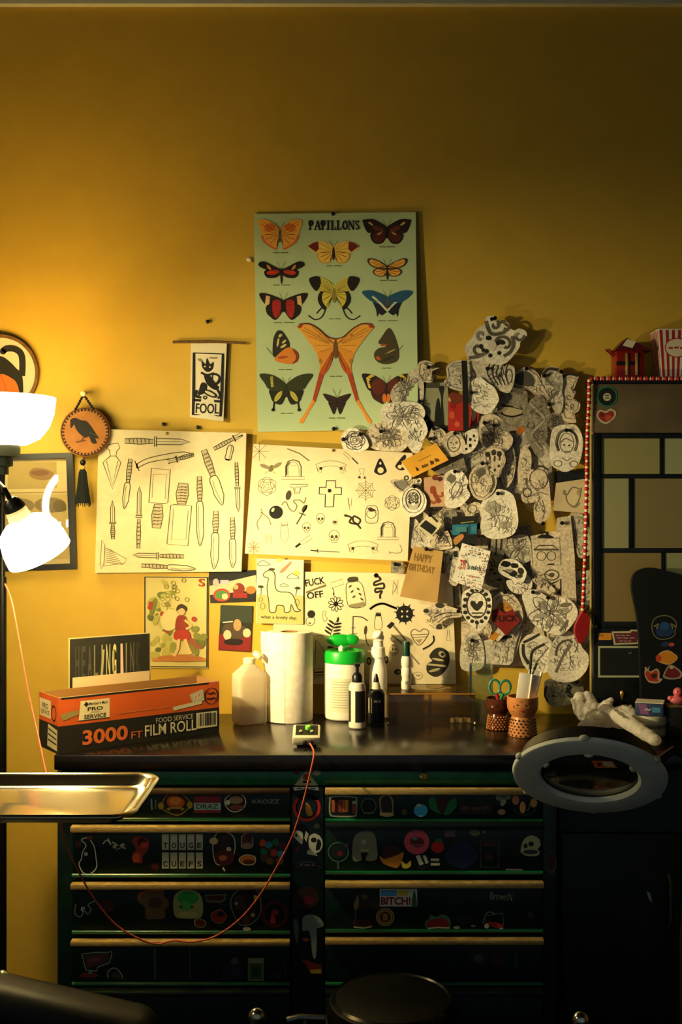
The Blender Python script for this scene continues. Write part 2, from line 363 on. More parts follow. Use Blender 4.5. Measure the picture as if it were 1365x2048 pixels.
# dark rounded panel leaning at the cabinet
hp = thing('rounded_panel', 'black rounded-top panel with stickers leaning on the glass cabinet', 'panel', P(1340, 1440, .17))
o = [(1284, 1400), (1280, 1280), (1275, 1230), (1267, 1190), (1265, 1165), (1272, 1146), (1290, 1137), (1312, 1136), (1340, 1143), (1370, 1155), (1420, 1185), (1440, 1240), (1440, 1400)]
MB().prism(spline(o[:11], 3, False)+o[11:], .145, .165, noisy('0a0f10', '070a0b', 20, .6)).build('panel_body', hp, ang=50)
pu = wallmap(.1656)
print_on(hp, 'sticker', [('O', [(1305, 1250), (1312, 1236), (1330, 1231), (1346, 1236), (1354, 1248), (1351, 1262), (1350, 1270), (1338, 1277), (1320, 1278), (1308, 1268)], 2, '6a6a48'), ('P', [(1312, 1262), (1318, 1250), (1330, 1243), (1343, 1250), (1349, 1262), (1340, 1272), (1320, 1272)], '142f58'), ('e', 1330, 1252, 9, 8, '1c4478'), ('l', [(1309, 1253), (1318, 1247), (1314, 1257)], 2.5, '8a8448'), ('l', [(1352, 1253), (1343, 1247), (1347, 1257)], 2.5, '8a8448')], pu, label='blue crab sticker')
print_on(hp, 'sticker', [('P', [(1325, 1286), (1335, 1283), (1340, 1289), (1332, 1294), (1324, 1292)], '1c3050'), ('e', 1344, 1289, 6, 4, 'a84a38')], pu)
print_on(hp, 'sticker', [('b', 1334, 1315, 24, 15, 3, 'c8a068'), ('b', 1334, 1315, 22, 13, 3, 'c8801c'), ('b', 1318, 1317, 7, 8, 5, 'b8401c')], pu, label='orange blob sticker')
print_on(hp, 'sticker', [('P', [(1290, 1345), (1293, 1334), (1301, 1343), (1314, 1337), (1320, 1344), (1320, 1356), (1326, 1358), (1318, 1366), (1300, 1365), (1292, 1355)], 'b89a80'), ('P', [(1292, 1345), (1297, 1342), (1303, 1346), (1313, 1340), (1317, 1346), (1316, 1358), (1318, 1363), (1301, 1362), (1294, 1354)], 'a83424'), ('e', 1309, 1352, 6, 5, '3a1a14'), ('l', [(1293, 1343), (1291, 1334)], 2, 'b89a80'), ('l', [(1297, 1342), (1300, 1333)], 2, 'b89a80')], pu, label='red snail sticker')
print_on(hp, 'sticker', [('P', [(1328, 1348), (1338, 1331), (1350, 1332), (1365, 1345), (1362, 1356), (1344, 1359), (1329, 1356)], '9a8a78'), ('P', [(1331, 1348), (1339, 1334), (1349, 1335), (1361, 1346), (1358, 1354), (1344, 1356), (1332, 1353)], '6a1a20'), ('e', 1344, 1335, 4, 3, 'c8a890')], pu, label='dark red purse sticker')

# ---- on top of the cabinet
zt = CZ(755)
RED = mat('8a1c12', .3, .3); HT = Vector((CX(1262), -.07, zt))
lh = thing('red_lantern', 'small red metal house lantern with a handle on top of the cabinet', 'lantern', HT)
b = MB()
w, dp, h = .085, .07, .085
b.box(HT+Vector((.004, 0, h/2)), (w, dp, h), RED, bev=.003); b.build('lantern_body', lh)
rf = MB(); k = HT+Vector((.004, 0, h)); hw = w/2+.006; hd = dp/2+.003; rh = .038
rf.add([k+Vector(v) for v in ((-hw, -hd, 0), (-.012, -hd, rh), (hw+.02, -hd, 0), (-hw, hd, 0), (-.012, hd, rh), (hw+.02, hd, 0))], [(0, 1, 2), (5, 4, 3), (0, 3, 4, 1), (1, 4, 5, 2), (2, 5, 3, 0)], mat('5a1410', .35, .3)); rf.build('lantern_roof', lh)
b = MB(); b.add([k+Vector(v) for v in ((-.026, -hd-.002, .014), (-.012, -hd-.002, rh-.004), (.016, -hd-.002, rh-.012), (.004, -hd-.002, .006))], [(0, 1, 2, 3)], mat('d8ccb0', .4)); b.build('roof_label', lh)['label'] = 'cream panel on the roof'
for q in (-.008, .022):
    b = MB(); b.box(HT+Vector((q, -dp/2-.002, h*.5)), (.008, .004, h*.8), mat('d8b860', .25, .7), bev=.001); b.build('brass_strip', lh)
b = MB(); b.box(HT+Vector((-.012, -dp/2-.001, .045)), (.055, .003, .012), mat('140c08', .4)); b.build('dark_band', lh)
b = MB(); b.tube([HT+Vector(v) for v in ((-.04, 0, .07), (-.055, 0, .085), (-.066, -.01, .09), (-.06, -.03, .088), (-.042, -.03, .07))], .0028, RED); b.build('handle', lh)
pb = thing('popcorn_box', 'red and white striped popcorn box on top of the cabinet', 'box', P(1350, 755, .07))
A = Vector((CX(1330), -.095, zt)); wb, wt, hb = .085, .115, .15
b = MB(); V = []
cx_ = CX(1330)+.042; cy_ = -.062
for z_, ww in ((0, wb), (hb, wt)):
    for sx, sy in ((-1, -1), (1, -1), (1, 1), (-1, 1)): V.append((cx_+sx*ww/2, cy_+sy*ww/2*.8, zt+z_))
b.add(V, [(0, 1, 5, 4), (1, 2, 6, 5), (2, 3, 7, 6), (3, 0, 4, 7), (3, 2, 1, 0)], mat('d8d0bc', .6)); b.build('carton', pb, smooth=False)
def pcf(x, y, h): ww = wb+(wt-wb)*y; return Vector((cx_+(x-.5)*ww, cy_-ww/2*.8-h, zt+y*hb))
def pcl(x, y, h): ww = wb+(wt-wb)*y; return Vector((cx_-ww/2-h, cy_+(.5-x)*ww*.8, zt+y*hb))
st = []
for i in range(6): st.append(('p', [((i+.15)/6, 0.02), ((i+.15)/6, .98), ((i+.62)/6, .98), ((i+.62)/6, .02)], 'a02018'))
print_on(pb, 'stripes', st, pcf); print_on(pb, 'stripes', st, pcl)
print_on(pb, 'badge', [('e', .5, .62, .36, .2, 'a02018'), ('e', .5, .62, .33, .18, 'd8c8ac'), ('l', [(0.26, 0.62), (0.39, 0.6128)], 0.0378, 'a02018'), ('l', [(0.4267, 0.62), (0.5567, 0.6272)], 0.0378, 'a02018'), ('l', [(0.5933, 0.62), (0.7233, 0.6128)], 0.0378, 'a02018')], pcf, lift=.0012)

# ---- bead garland (one string), beads are its parts
gar = thing('bead_garland', 'string of red and white beads edging the glass cabinet, red heart at its end', 'garland', P(1168, 755, .15))
BR = MB().ball((0, 0, 0), .0072, mat('a81a14', .3), 10, 6).build('red_bead'); BW = MB().ball((0, 0, 0), .0058, mat('e0c0a0', .3), 10, 6).build('white_bead')
rb, wb_ = BR.data, BW.data; bpy.data.objects.remove(BR); bpy.data.objects.remove(BW)
path = [P(1450, 757, .128), P(1260, 757, .128), P(1205, 757, .128), P(1186, 757, .128), P(1179, 762, .128), P(1179, 800, .126), P(1176, 860, .122), P(1175, 900, .128), P(1174, 1000, .130), P(1171, 1110, .132), P(1168, 1180, .132), P(1166, 1228, .132)]
acc = 0; step = .0094; nb = 0
for a, c in zip(path, path[1:]):
    L = (c-a).length; t = acc
    while t < L:
        o = bpy.data.objects.new('bead', rb if nb % 2 else wb_); COL.objects.link(o); o.location = a+(c-a)*(t/L); adopt(o, gar); nb += 1; t += step
    acc = t-L
MB().tube(path, .0012, mat('b09070', .7), 5).build('string', gar)
b = MB(); b.prism(spline([(1166, 1226), (1176, 1228), (1181, 1242), (1176, 1268), (1163, 1288), (1154, 1276), (1151, 1258), (1158, 1238)], 4), .114, .138, mat('8a1410', .35)); b.build('heart_pendant', gar, ang=60)['label'] = 'long red heart at the end of the string'
# ================================================================ things on the wall
def sheet(name, pts, d, m, disp=None, parent=None, thick=.0012, nx=14, ny=14):
    """four-cornered sheet (TL, TR, BR, BL in photo pixels) lying at depth d off the wall, bent by disp(px,py)"""
    f = disp or (lambda x, y: 0); V = []; b = MB()
    for j in range(ny+1):
        for i in range(nx+1):
            u, v = i/nx, j/ny
            x = (pts[0][0]*(1-u)+pts[1][0]*u)*(1-v)+(pts[3][0]*(1-u)+pts[2][0]*u)*v
            y = (pts[0][1]*(1-u)+pts[1][1]*u)*(1-v)+(pts[3][1]*(1-u)+pts[2][1]*u)*v
            V.append(P(x, y, d+f(x, y)))
    n = len(V); k = nx+1
    B = [v+Vector((0, thick, 0)) for v in V]
    fs = []
    for j in range(ny):
        for i in range(nx):
            q = (j*k+i, j*k+i+1, (j+1)*k+i+1, (j+1)*k+i); fs.append(q[::-1]); fs.append(tuple(a+n for a in q))
    rim = [i for i in range(k)]+[j*k+nx for j in range(1, ny+1)]+[ny*k+i for i in range(nx-1, -1, -1)]+[j*k for j in range(ny-1, 0, -1)]
    for a, c in zip(rim, rim[1:]+rim[:1]): fs.append((a, c, c+n, a+n))
    b.add(V+B, fs, m); return b.build(name, parent, ang=30)
INK = '3c3322'; INKL = '6e6040'; K = '14110c'
# ---- butterfly poster
PO = [(508, 428), (832, 424), (837, 858), (516, 864)]
pd = lambda x, y: .026*max(0, (x-560)/275)**2*(.35+.65*min(1, max(0, (y-424)/330)))
POM = noisy('b4c496', 'abbc8e', 5, .55)
poster = thing('butterfly_poster', 'pale green butterfly chart headed PAPILLONS pinned to the wall', 'poster', P(672, 862, .006))
sheet('poster_sheet', PO, .006, POM, pd, poster, nx=24)
pm = wallmap(.006, pd)
def wing(cx, cy, layers):
    out = []
    for t in layers:
        k = t[0]
        for s in (1, -1):
            mx = lambda q: (cx+s*q[0], cy+q[1])
            if k in 'pP': out.append((k, [mx(q) for q in t[1]], t[2]))
            elif k in 'lL': out.append((k, [mx(q) for q in t[1]], t[2], t[3]))
            elif k == 'e':
                out.append(('e', cx+s*t[1], cy+t[2], t[3], t[4], t[5], s*(t[6] if len(t) > 6 else 0)))
    return out
def shrink(pts, f, c=None):
    c = c or (sum(p[0] for p in pts)/len(pts), sum(p[1] for p in pts)/len(pts))
    return [(c[0]+(x-c[0])*f, c[1]+(y-c[1])*f) for x, y in pts]
BF = []
F1 = [(0,-20),(-40,-60),(-90,-92),(-150,-95),(-165,-75),(-148,-20),(-130,20),(-60,25)]; H1 = [(-5,0),(-130,15),(-128,60),(-85,100),(-28,128),(-22,95),(-12,50)]
BF.append((260,240,[('P',H1,'c8642a'),('P',shrink(H1,.85,(-30,30)),'e09a3a'),('P',F1,'e2a038'),('e',-75,-38,40,30,'d06a20',-10)],(12,48,'5a5a38')))
F2 = [(0,-20),(-60,-60),(-110,-80),(-170,-75),(-178,-60),(-150,10),(-110,25),(0,10)]; H2 = [(0,5),(-112,22),(-115,70),(-80,104),(-30,95),(0,40)]
BF.append((1048,220,[('P',H2,'2a120e'),('P',shrink(H2,.75),'541c18'),('P',F2,'21110c'),('e',-118,-45,22,9,'c8b070',35),('e',-62,-8,42,18,'64281a',20),('e',-50,24,26,7,'d09050',-35)],(12,40,'1a0e0a')))
F3 = [(0,-30),(-60,-60),(-120,-65),(-190,-30),(-120,20),(0,0)]; H3 = [(0,0),(-110,18),(-116,60),(-80,95),(-30,92),(-5,40)]
BF.append((655,370,[('P',H3,'c8882c'),('P',shrink(H3,.86),'e6b848'),('P',F3,'e6bc50'),('p',[(-112,-64),(-150,-55),(-190,-30),(-130,14),(-108,-10)],'6a1c1e')],(10,50,'2a1a10')))
F4 = [(0,-15),(-60,-45),(-120,-75),(-160,-72),(-168,-45),(-110,-15),(0,0)]; H4 = [(0,0),(-110,-15),(-126,15),(-100,45),(-40,42),(0,15)]
BF.append((270,530,[('P',H4,'1c0e0a'),('P',F4,'1a0f0b'),('e',-62,4,48,17,'c03418',-8),('e',-92,-32,24,9,'d8903a',50)],(8,60,'1a0e0a')))
F5 = [(0,-20),(-60,-60),(-120,-80),(-148,-68),(-130,-30),(-80,-5),(0,0)]; H5 = [(0,0),(-80,-5),(-108,20),(-80,50),(-30,55),(0,30)]
BF.append((1052,510,[('P',H5,'2a1a10'),('P',shrink(H5,.82),'e2a03c'),('P',F5,'2a1a10'),('P',shrink(F5,.8),'e6a640'),('L',[(-5,-22),(-60,-10)],6,'2a1a10')],(8,55,'22140c')))
F6 = [(0,-20),(-90,-60),(-160,-75),(-178,-55),(-120,20),(0,20)]; H6 = [(0,20),(-120,20),(-125,70),(-100,100),(-60,125),(-22,85)]
BF.append((285,760,[('P',H6,'1f100c'),('P',F6,'1d0f0c'),('p',[(-128,-55),(-98,-50),(-105,10),(-138,20)],'d8b078'),('P',[(-22,-15),(-75,-18),(-82,50),(-60,110),(-25,75)],'a8201c')],(12,45,'180e0a')))
F7 = [(0,-50),(-70,-100),(-150,-115),(-185,-95),(-170,-50),(-130,-10),(0,-10)]; H7 = [(0,-20),(-90,-10),(-120,30),(-115,80),(-72,130),(-35,75)]
BF.append((660,680,[('L',[(-62,118),(-90,180),(-140,203),(-192,172)],8,'1a120a'),('L',[(-72,105),(-100,122),(-132,158)],8,'1a120a'),('P',H7,'1a140c'),('P',[(0,-15),(-78,0),(-88,60),(-62,105),(-45,112),(-32,60)],'cdbb44'),('P',F7,'c6b648'),('P',[(-186,-98),(-150,-116),(-108,-112),(-98,-60),(-130,-8),(-170,-48)],'17130c')],(16,55,'8a7a34')))
F8 = [(0,-20),(-60,-55),(-130,-75),(-188,-60),(-130,0),(-60,30),(0,40)]; H8 = [(0,40),(-60,28),(-112,-2),(-85,65),(-75,120),(-62,95),(-40,110),(0,78)]
BF.append((1052,740,[('P',H8,'0e1a26'),('P',F8,'1d5272'),('l',[(-110,-30),(-52,22),(0,78)],15,'ccd0a8')],(7,45,'5a4030')))
F9 = [(0,-10),(-60,-60),(-120,-85),(-180,-85),(-160,-20),(-120,40),(0,50)]; H9 = [(0,45),(-110,30),(-100,90),(-60,120),(-18,132)]
BF.append((1045,1370,[('P',H9,'3a1610'),('P',F9,'17100a'),('p',[(-150,-58),(-115,-82),(-88,-78),(-118,20),(-132,18)],'d0b038'),('e',-60,5,52,58,'5c1e14'),('e',-15,92,14,34,'c86a20')],(10,45,'2a140c')))
F10 = [(0,-20),(-80,-80),(-160,-100),(-198,-88),(-160,-30),(-120,20),(0,30)]; H10 = [(0,25),(-120,18),(-115,70),(-95,110),(-40,130),(-10,80)]
BF.append((305,1380,[('l',[(-86,100),(-95,165)],12,'181a0c'),('e',-96,168,14,12,'181a0c'),('P',H10,'1c200f'),('P',F10,'2c3416'),('l',[(-108,-78),(-102,0)],20,'a8a048'),('e',-58,68,18,46,'b8ac4a',35)],(11,50,'20240f')))
F11 = [(0,-10),(-50,-30),(-95,-42),(-100,-30),(-60,20),(0,20)]; H11 = [(0,15),(-62,18),(-50,60),(-22,112),(0,50)]
BF.append((680,1470,[('P',H11,'241010'),('P',F11,'26110e')],(7,32,'1a0c0a')))
F12 = [(0,-40),(-60,-60),(-130,-120),(-200,-155),(-270,-150),(-285,-130),(-240,-80),(-180,0),(-140,60),(-10,20)]
H12 = [(-10,15),(-140,55),(-115,150),(-120,210),(-170,400),(-225,500),(-268,560),(-262,582),(-240,575),(-190,480),(-150,420),(-90,220),(-20,100)]
BF.append((670,1070,[('p',H12,'d88a2c'),('P',[(-10,25),(-38,150),(-90,222),(-122,208),(-60,120)],'b8501e'),('p',[(-120,205),(-170,400),(-150,420),(-88,222)],'a03c1a'),('p',F12,'e09a34'),('L',[(0,-44),(-60,-62),(-130,-122),(-200,-157),(-270,-152)],11,'5c2c18'),('e',-125,-62,20,20,'8a6428'),('e',-125,-62,11,11,'b88a3a'),('e',-112,118,12,18,'a8702a'),('e',-262,-138,20,12,'a83818',-20)],(18,70,'6a4a24')))
for cx, cy, L, (bw, bh, bc) in BF:
    a = Art(pm, (490, 400), 3.689, .0014)
    a.draw(wing(cx, cy, L))
    for t in L:
        if t[0] == 'P' or (t[0] == 'p' and len(t[1]) == 10):
            for s_ in (1, -1):
                for q_ in t[1][1:-1]: a.line([(cx+s_*q_[0]*.18, cy+8+q_[1]*.18), (cx+s_*q_[0]*.86, cy+q_[1]*.86)], 2.2, '40260f')
    a.h += .0001; a.ell(cx, cy+(25 if bh < 60 else 30), bw, bh, bc)
    if bh < 70: a.line([(cx-2, cy-15), (cx-30, cy-75)], 2.5, '4a4030'); a.line([(cx+2, cy-15), (cx+30, cy-75)], 2.5, '4a4030')
    a.build('butterfly', poster, smooth=False)
print_on(poster, 'butterfly', [('P',[(215,1160),(208,1040),(235,970),(270,965),(300,1000),(330,1060),(310,1110)],'2a2616'),('e',262,1000,16,10,'c8b870',-40),('e',290,1045,20,8,'c8b870',-40),('e',245,1050,8,34,'c8b870',10),('e',285,1078,26,9,'c8b870',-30),('P',[(220,1170),(300,1095),(350,1095),(390,1130),(392,1180),(350,1210),(260,1200)],'d07a2c'),('P',[(350,1098),(392,1130),(392,1180),(352,1208),(372,1150)],'8a2c18'),('e',290,1160,48,12,'a84c20',-5),('l',[(225,1165),(160,1090)],3,'4a4030')], pm, (490,400), 3.689, .0014)
print_on(poster, 'butterfly', [('P',[(1060,945),(1095,980),(1125,1060),(1138,1140),(1120,1190),(1050,1212),(990,1200),(960,1170),(955,1130),(985,1095),(1040,1080),(1000,1065),(985,1050),(1010,1010)],'433a22'),('e',1035,1062,34,12,'a83c20',-20),('e',990,1165,22,16,'b84a24'),('e',1070,1120,50,5,'a89858',-25),('e',1060,1170,50,10,'2a2818',-20),('l',[(1135,1110),(1165,1070)],3,'4a4030')], pm, (490,400), 3.689, .0014)
sl = []
x = 470; UW, UH, y0 = 37, 68, 152
def slab(ch, x, y0, w, h):
    k = '17130d'; t = 13; L = []
    ver = lambda a: ('r', a, y0, a+t, y0+h, k)
    ser = lambda a, c, y: ('r', a, y-4, c, y+4, k)
    if ch == 'P': L = [ver(x+6), ser(x, x+22, y0+h-3), ser(x, x+20, y0+3), ('c', x+17, y0+h*.28, 13, h*.23, 13, k)]
    if ch == 'A': L = [('l', [(x+5, y0+h), (x+w/2, y0)], 7, k), ('l', [(x+w-6, y0+h), (x+w/2, y0)], 13, k), ser(x-2, x+13, y0+h-3), ser(x+w-18, x+w+1, y0+h-3), ('r', x+10, y0+h*.58, x+w-10, y0+h*.68, k)]
    if ch == 'I': L = [ver(x+6), ser(x, x+23, y0+3), ser(x, x+23, y0+h-3)]
    if ch == 'L': L = [ver(x+6), ser(x, x+23, y0+3), ser(x, x+w-3, y0+h-3), ('r', x+w-9, y0+h*.65, x+w-3, y0+h, k)]
    if ch == 'O': L = [('c', x+w/2, y0+h/2, w*.34, h*.42, 12, k)]
    if ch == 'N': L = [('r', x+5, y0, x+11, y0+h, k), ('r', x+w-11, y0, x+w-5, y0+h, k), ('l', [(x+7, y0), (x+w-7, y0+h)], 11, k), ser(x-1, x+14, y0+3), ser(x-1, x+17, y0+h-3), ser(x+w-17, x+w+1, y0+3)]
    if ch == 'S': L = [('L', [(x+w-8, y0+h*.2), (x+w/2, y0+5), (x+8, y0+h*.22), (x+w/2, y0+h*.5), (x+w-8, y0+h*.78), (x+w/2, y0+h-5), (x+7, y0+h*.8)], 10, k)]
    return L
for ch, w in zip('PAPILLONS', (42, 48, 42, 30, 42, 42, 46, 48, 40)):
    sl += slab(ch, x, y0, w, UH); x += w
print_on(poster, 'title', sl, pm, (490,400), 3.689, .0014)
cp = []
for x, y, w in ((265,388,110),(1050,345,115),(660,485,110),(270,627,125),(1060,593,120),(290,903,150),(665,876,85),(1055,890,140),(300,1250,100),(1045,1240,65),(672,1300,90),(310,1573,90),(680,1608,120)):
    cp.append(('l', [(x-w/2, y), (x-w*.1, y+2)], 6, '5a5a38')); cp.append(('l', [(x, y), (x+w/2, y+1)], 6, '5a5a38'))
print_on(poster, 'captions', cp, pm, (490,400), 3.689, .0014)
pin(667, 429, .007, poster); pin(668, 858, .010, poster)

# ---- generic drawing bits (layers in local sheet coordinates)
def tomb(x, y, w, h, c=INK):
    return [('l', [(x-w/2, y+h/2), (x-w/2, y-h*.1), (x-w*.35, y-h*.4), (x, y-h/2), (x+w*.35, y-h*.4), (x+w/2, y-h*.1), (x+w/2, y+h/2)], 7, c), ('l', [(x-w*.36, y+h/2), (x-w*.36, y-h*.05), (x-w*.2, y-h*.32), (x, y-h*.38), (x+w*.22, y-h*.3), (x+w*.36, y), (x+w*.36, y+h/2)], 2.5, c), ('o', [(x-w*.75, y+h*.5), (x+w*.72, y+h*.5), (x+w*.76, y+h*.68), (x-w*.78, y+h*.68)], 3, c), ('l', [(x-w*.44, y+h*.4), (x-w*.44, y-h*.1), (x-w*.25, y-h*.36)], 8, c), ('l', [(x-w*.2, y-h*.15), (x+w*.2, y-h*.15)], 2, INKL)]
def banner(x, y, w, c=INKL):
    h = w*.2
    return [('L', [(x-w/2, y), (x-w*.2, y-h*.55), (x+w*.2, y-h*.55), (x+w*.5, y)], 3, c), ('L', [(x-w*.42, y+h), (x-w*.2, y+h*.3), (x+w*.2, y+h*.3), (x+w*.42, y+h)], 3, c), ('l', [(x-w*.5, y), (x-w*.42, y+h)], 3, c), ('l', [(x+w*.5, y), (x+w*.42, y+h)], 3, c), ('o', [(x-w*.42, y+h*.3), (x-w*.3, y+h*.7), (x-w*.32, y+h*1.3), (x-w*.45, y+h*1.1)], 3, c), ('o', [(x+w*.42, y+h*.3), (x+w*.3, y+h*.7), (x+w*.34, y+h*1.4), (x+w*.5, y+h*1.1)], 3, c), ('e', x-w*.33, y+h*.6, w*.05, h*.25, INK), ('e', x+w*.33, y+h*.6, w*.05, h*.25, INK)]
def skull(x, y, r, c=INK):
    return [('c', x, y-r*.1, r*.85, r*.85, 3, c), ('l', [(x-r*.5, y+r*.6), (x-r*.4, y+r), (x+r*.4, y+r), (x+r*.5, y+r*.6)], 3, c), ('e', x-r*.35, y+r*.1, r*.25, r*.27, c), ('e', x+r*.35, y+r*.1, r*.25, r*.27, c), ('e', x, y+r*.45, r*.1, r*.14, c)]
def rose(x, y, r, c=INK, w=3, seed=1):
    g = random.Random(seed); L = []
    for k, q in enumerate((.25, .5, .75, 1)):
        n = 3+k; a0 = g.random()*360
        for i in range(n): a = a0+360*i/n; L.append(('c', x+r*q*.45*math.cos(R(a)), y+r*q*.45*math.sin(R(a)), r*q*.55, r*q*.5, w, c, 0, a-80, a+80, 8))
    return L
def bloom(x, y, r, n, c=INK, w=3, core=.25, fill=None):
    L = []
    for i in range(n):
        a = 360*i/n+12
        if fill: L.append(('e', x+r*.62*math.cos(R(a)), y+r*.62*math.sin(R(a)), r*.36, r*.16, fill, a, 8))
        L.append(('c', x+r*.62*math.cos(R(a)), y+r*.62*math.sin(R(a)), r*.38, r*.18, w, c, a, 0, 360, 10))
    return L+[('c', x, y, r*core, r*core, w, c)]
def web(x, y, r, c=INKL, w=3):
    L = []
    for i in range(8):
        a = 2*math.pi*i/8; L.append(('l', [(x, y), (x+r*math.cos(a), y+r*math.sin(a))], w, c))
    for q in (.35, .6, .85): L.append(('o', [(x+r*q*(1 if i % 2 == 0 else .8)*math.cos(math.pi*i/8), y+r*q*(1 if i % 2 == 0 else .8)*math.sin(math.pi*i/8)) for i in range(16)], w*.8, c))
    return L
def snake(pts, w, c=INK):
    s = spline(pts, 6, False)
    return [('l', s, w, c), ('l', s, w*.45, 'c8b88a'), ('e', s[0][0], s[0][1], w*.9, w*.7, c), ('l', s[::1], w*.15, c)]
def knife(x0, y0, x1, y1, w, hf=.4, kind=0, c='4a4028'):
    """handle end, blade tip"""
    dx, dy = x1-x0, y1-y0; l = math.hypot(dx, dy); ux, uy = dx/l, dy/l; nx, ny = -uy, ux
    q = lambda t, s: (x0+ux*l*t+nx*s*w, y0+uy*l*t+ny*s*w); lw = 1.7
    L = [('p', [q(0, -.22), q(0, .22), q(hf*.5, .3), q(hf*.95, .2), q(hf*.95, -.2), q(hf*.5, -.3)], 'b5a680')]
    if kind in (0, 1): L += [('p', [q(hf+.05, .02), q(hf+.4, .03), q(.95, .02), q(hf+.4, .24), q(hf+.05, .24)], 'cfc29c')]
    if kind == 2: L += [('p', [q(hf+.05, .3), q(.97, .3), q(.97, .48), q(hf+.05, .48)], 'cfc29c')]
    L += [('o', [q(0, -.22), q(0, .22), q(hf*.5, .3), q(hf*.95, .2), q(hf*.95, -.2), q(hf*.5, -.3)], lw, c)]
    for i in range(1, 7): t = hf*i/7.5; L += [('l', [q(t, -.24), q(t+.02, .24)], 1.3, c), ('l', [q(t+.02, -.2), q(t, .1)], 1.0, c)]
    if kind == 0: L += [('o', [q(hf, -.5), q(hf, .5), q(hf+.03, .5), q(hf+.03, -.5)], lw, c), ('o', [q(hf+.03, -.3), q(hf+.4, -.28), q(1, 0), q(hf+.4, .28), q(hf+.03, .3)], lw, c), ('l', [q(hf+.03, 0), q(.97, 0)], .9, c)]
    if kind == 1: L += [('O', [q(hf, -.3), q(hf+.3, -.33), q(.85, -.3), q(1, .1), q(.8, .42), q(hf+.2, .4), q(hf, .35)], lw, c), ('L', [q(hf+.04, .15), q(.7, .2), q(.97, .05)], .9, c)]
    if kind == 2: L += [('o', [q(hf, -.5), q(1, -.5), q(1, .5), q(hf+.02, .5), q(hf, .3)], lw, c), ('l', [q(hf+.08, -.35), q(.9, -.38), q(.92, .3), q(hf+.08, .35)], .9, c)]
    if kind == 3: L += [('L', [q(hf, -.2), q(hf+.25, -.6), q(.8, -.5), q(1, .1)], lw, c), ('L', [q(hf, .25), q(hf+.25, -.1), q(.8, .05), q(1, .1)], lw, c), ('l', [q(hf-.02, -.6), q(hf+.02, .6)], 2, c)]
    return L
# ---- canvas of knives
CV = noisy('decca2', 'd8c69c', 40, .75)
kn = thing('knife_canvas', 'square cream canvas with pencil drawings of knives', 'canvas', P(340, 1148, .01))
KP = [(198, 858), (493, 866), (483, 1143), (190, 1146)]
sheet('canvas', KP, .030, CV, None, kn, .027, 2, 2)
km = wallmap(.030)
KN = [knife(250,882,381,884,20,.45), knife(273,932,388,908,18,.01,3), knife(388,909,340,922,14,.7,0), knife(261,918,250,1018,16,.5,1), knife(313,1056,322,938,38,.42,2), knife(277,1097,279,973,13,.5), knife(367,967,355,1090,42,.35,2), knife(399,953,402,1092,18,.38,1), knife(408,900,447,1010,24,.5,1), knife(428,898,470,876,14,.95,0), knife(455,920,462,890,16,.05,1), knife(473,925,477,1024,12,.5,0), knife(226,1078,225,1000,14,.4,0), knife(432,1022,430,1138,20,.4,1), knife(465,1035,467,1136,17,.45,1), knife(368,1113,266,1110,14,.5,0), knife(283,1131,392,1137,14,.5,1),
      [('o', [(218,889),(236,886),(240,896),(234,902),(232,912),(221,912),(219,900),(213,896)],1.6,'4a4028'),('l',[(221,912),(206,925),(225,978),(242,925),(232,912)],1.7,'4a4028'),('l',[(213,922),(225,970),(236,922)],1.3,'4a4028')],
      [('o', [(204,1080),(210,1090),(208,1128),(202,1138),(200,1130)],1.3,INKL),('o',[(210,1095),(230,1105),(253,1118),(250,1126),(208,1132)],1.3,INKL)]+[('l',[(211,1096+i*4),(225+i*3,1101+i*4)],1.6,'857a58') for i in range(8)]]
for L in KN: print_on(kn, 'knife_drawing', L, km)
tk = MB().lathe([(.0, -.001), (.005, 0), (.0035, .003), (0, .0035)], mat('b08a3a', .3, .8), P(334, 867, .031), M=Matrix.Rotation(R(90), 4, 'X'), n=12); tk.build('brass_tack', kn)
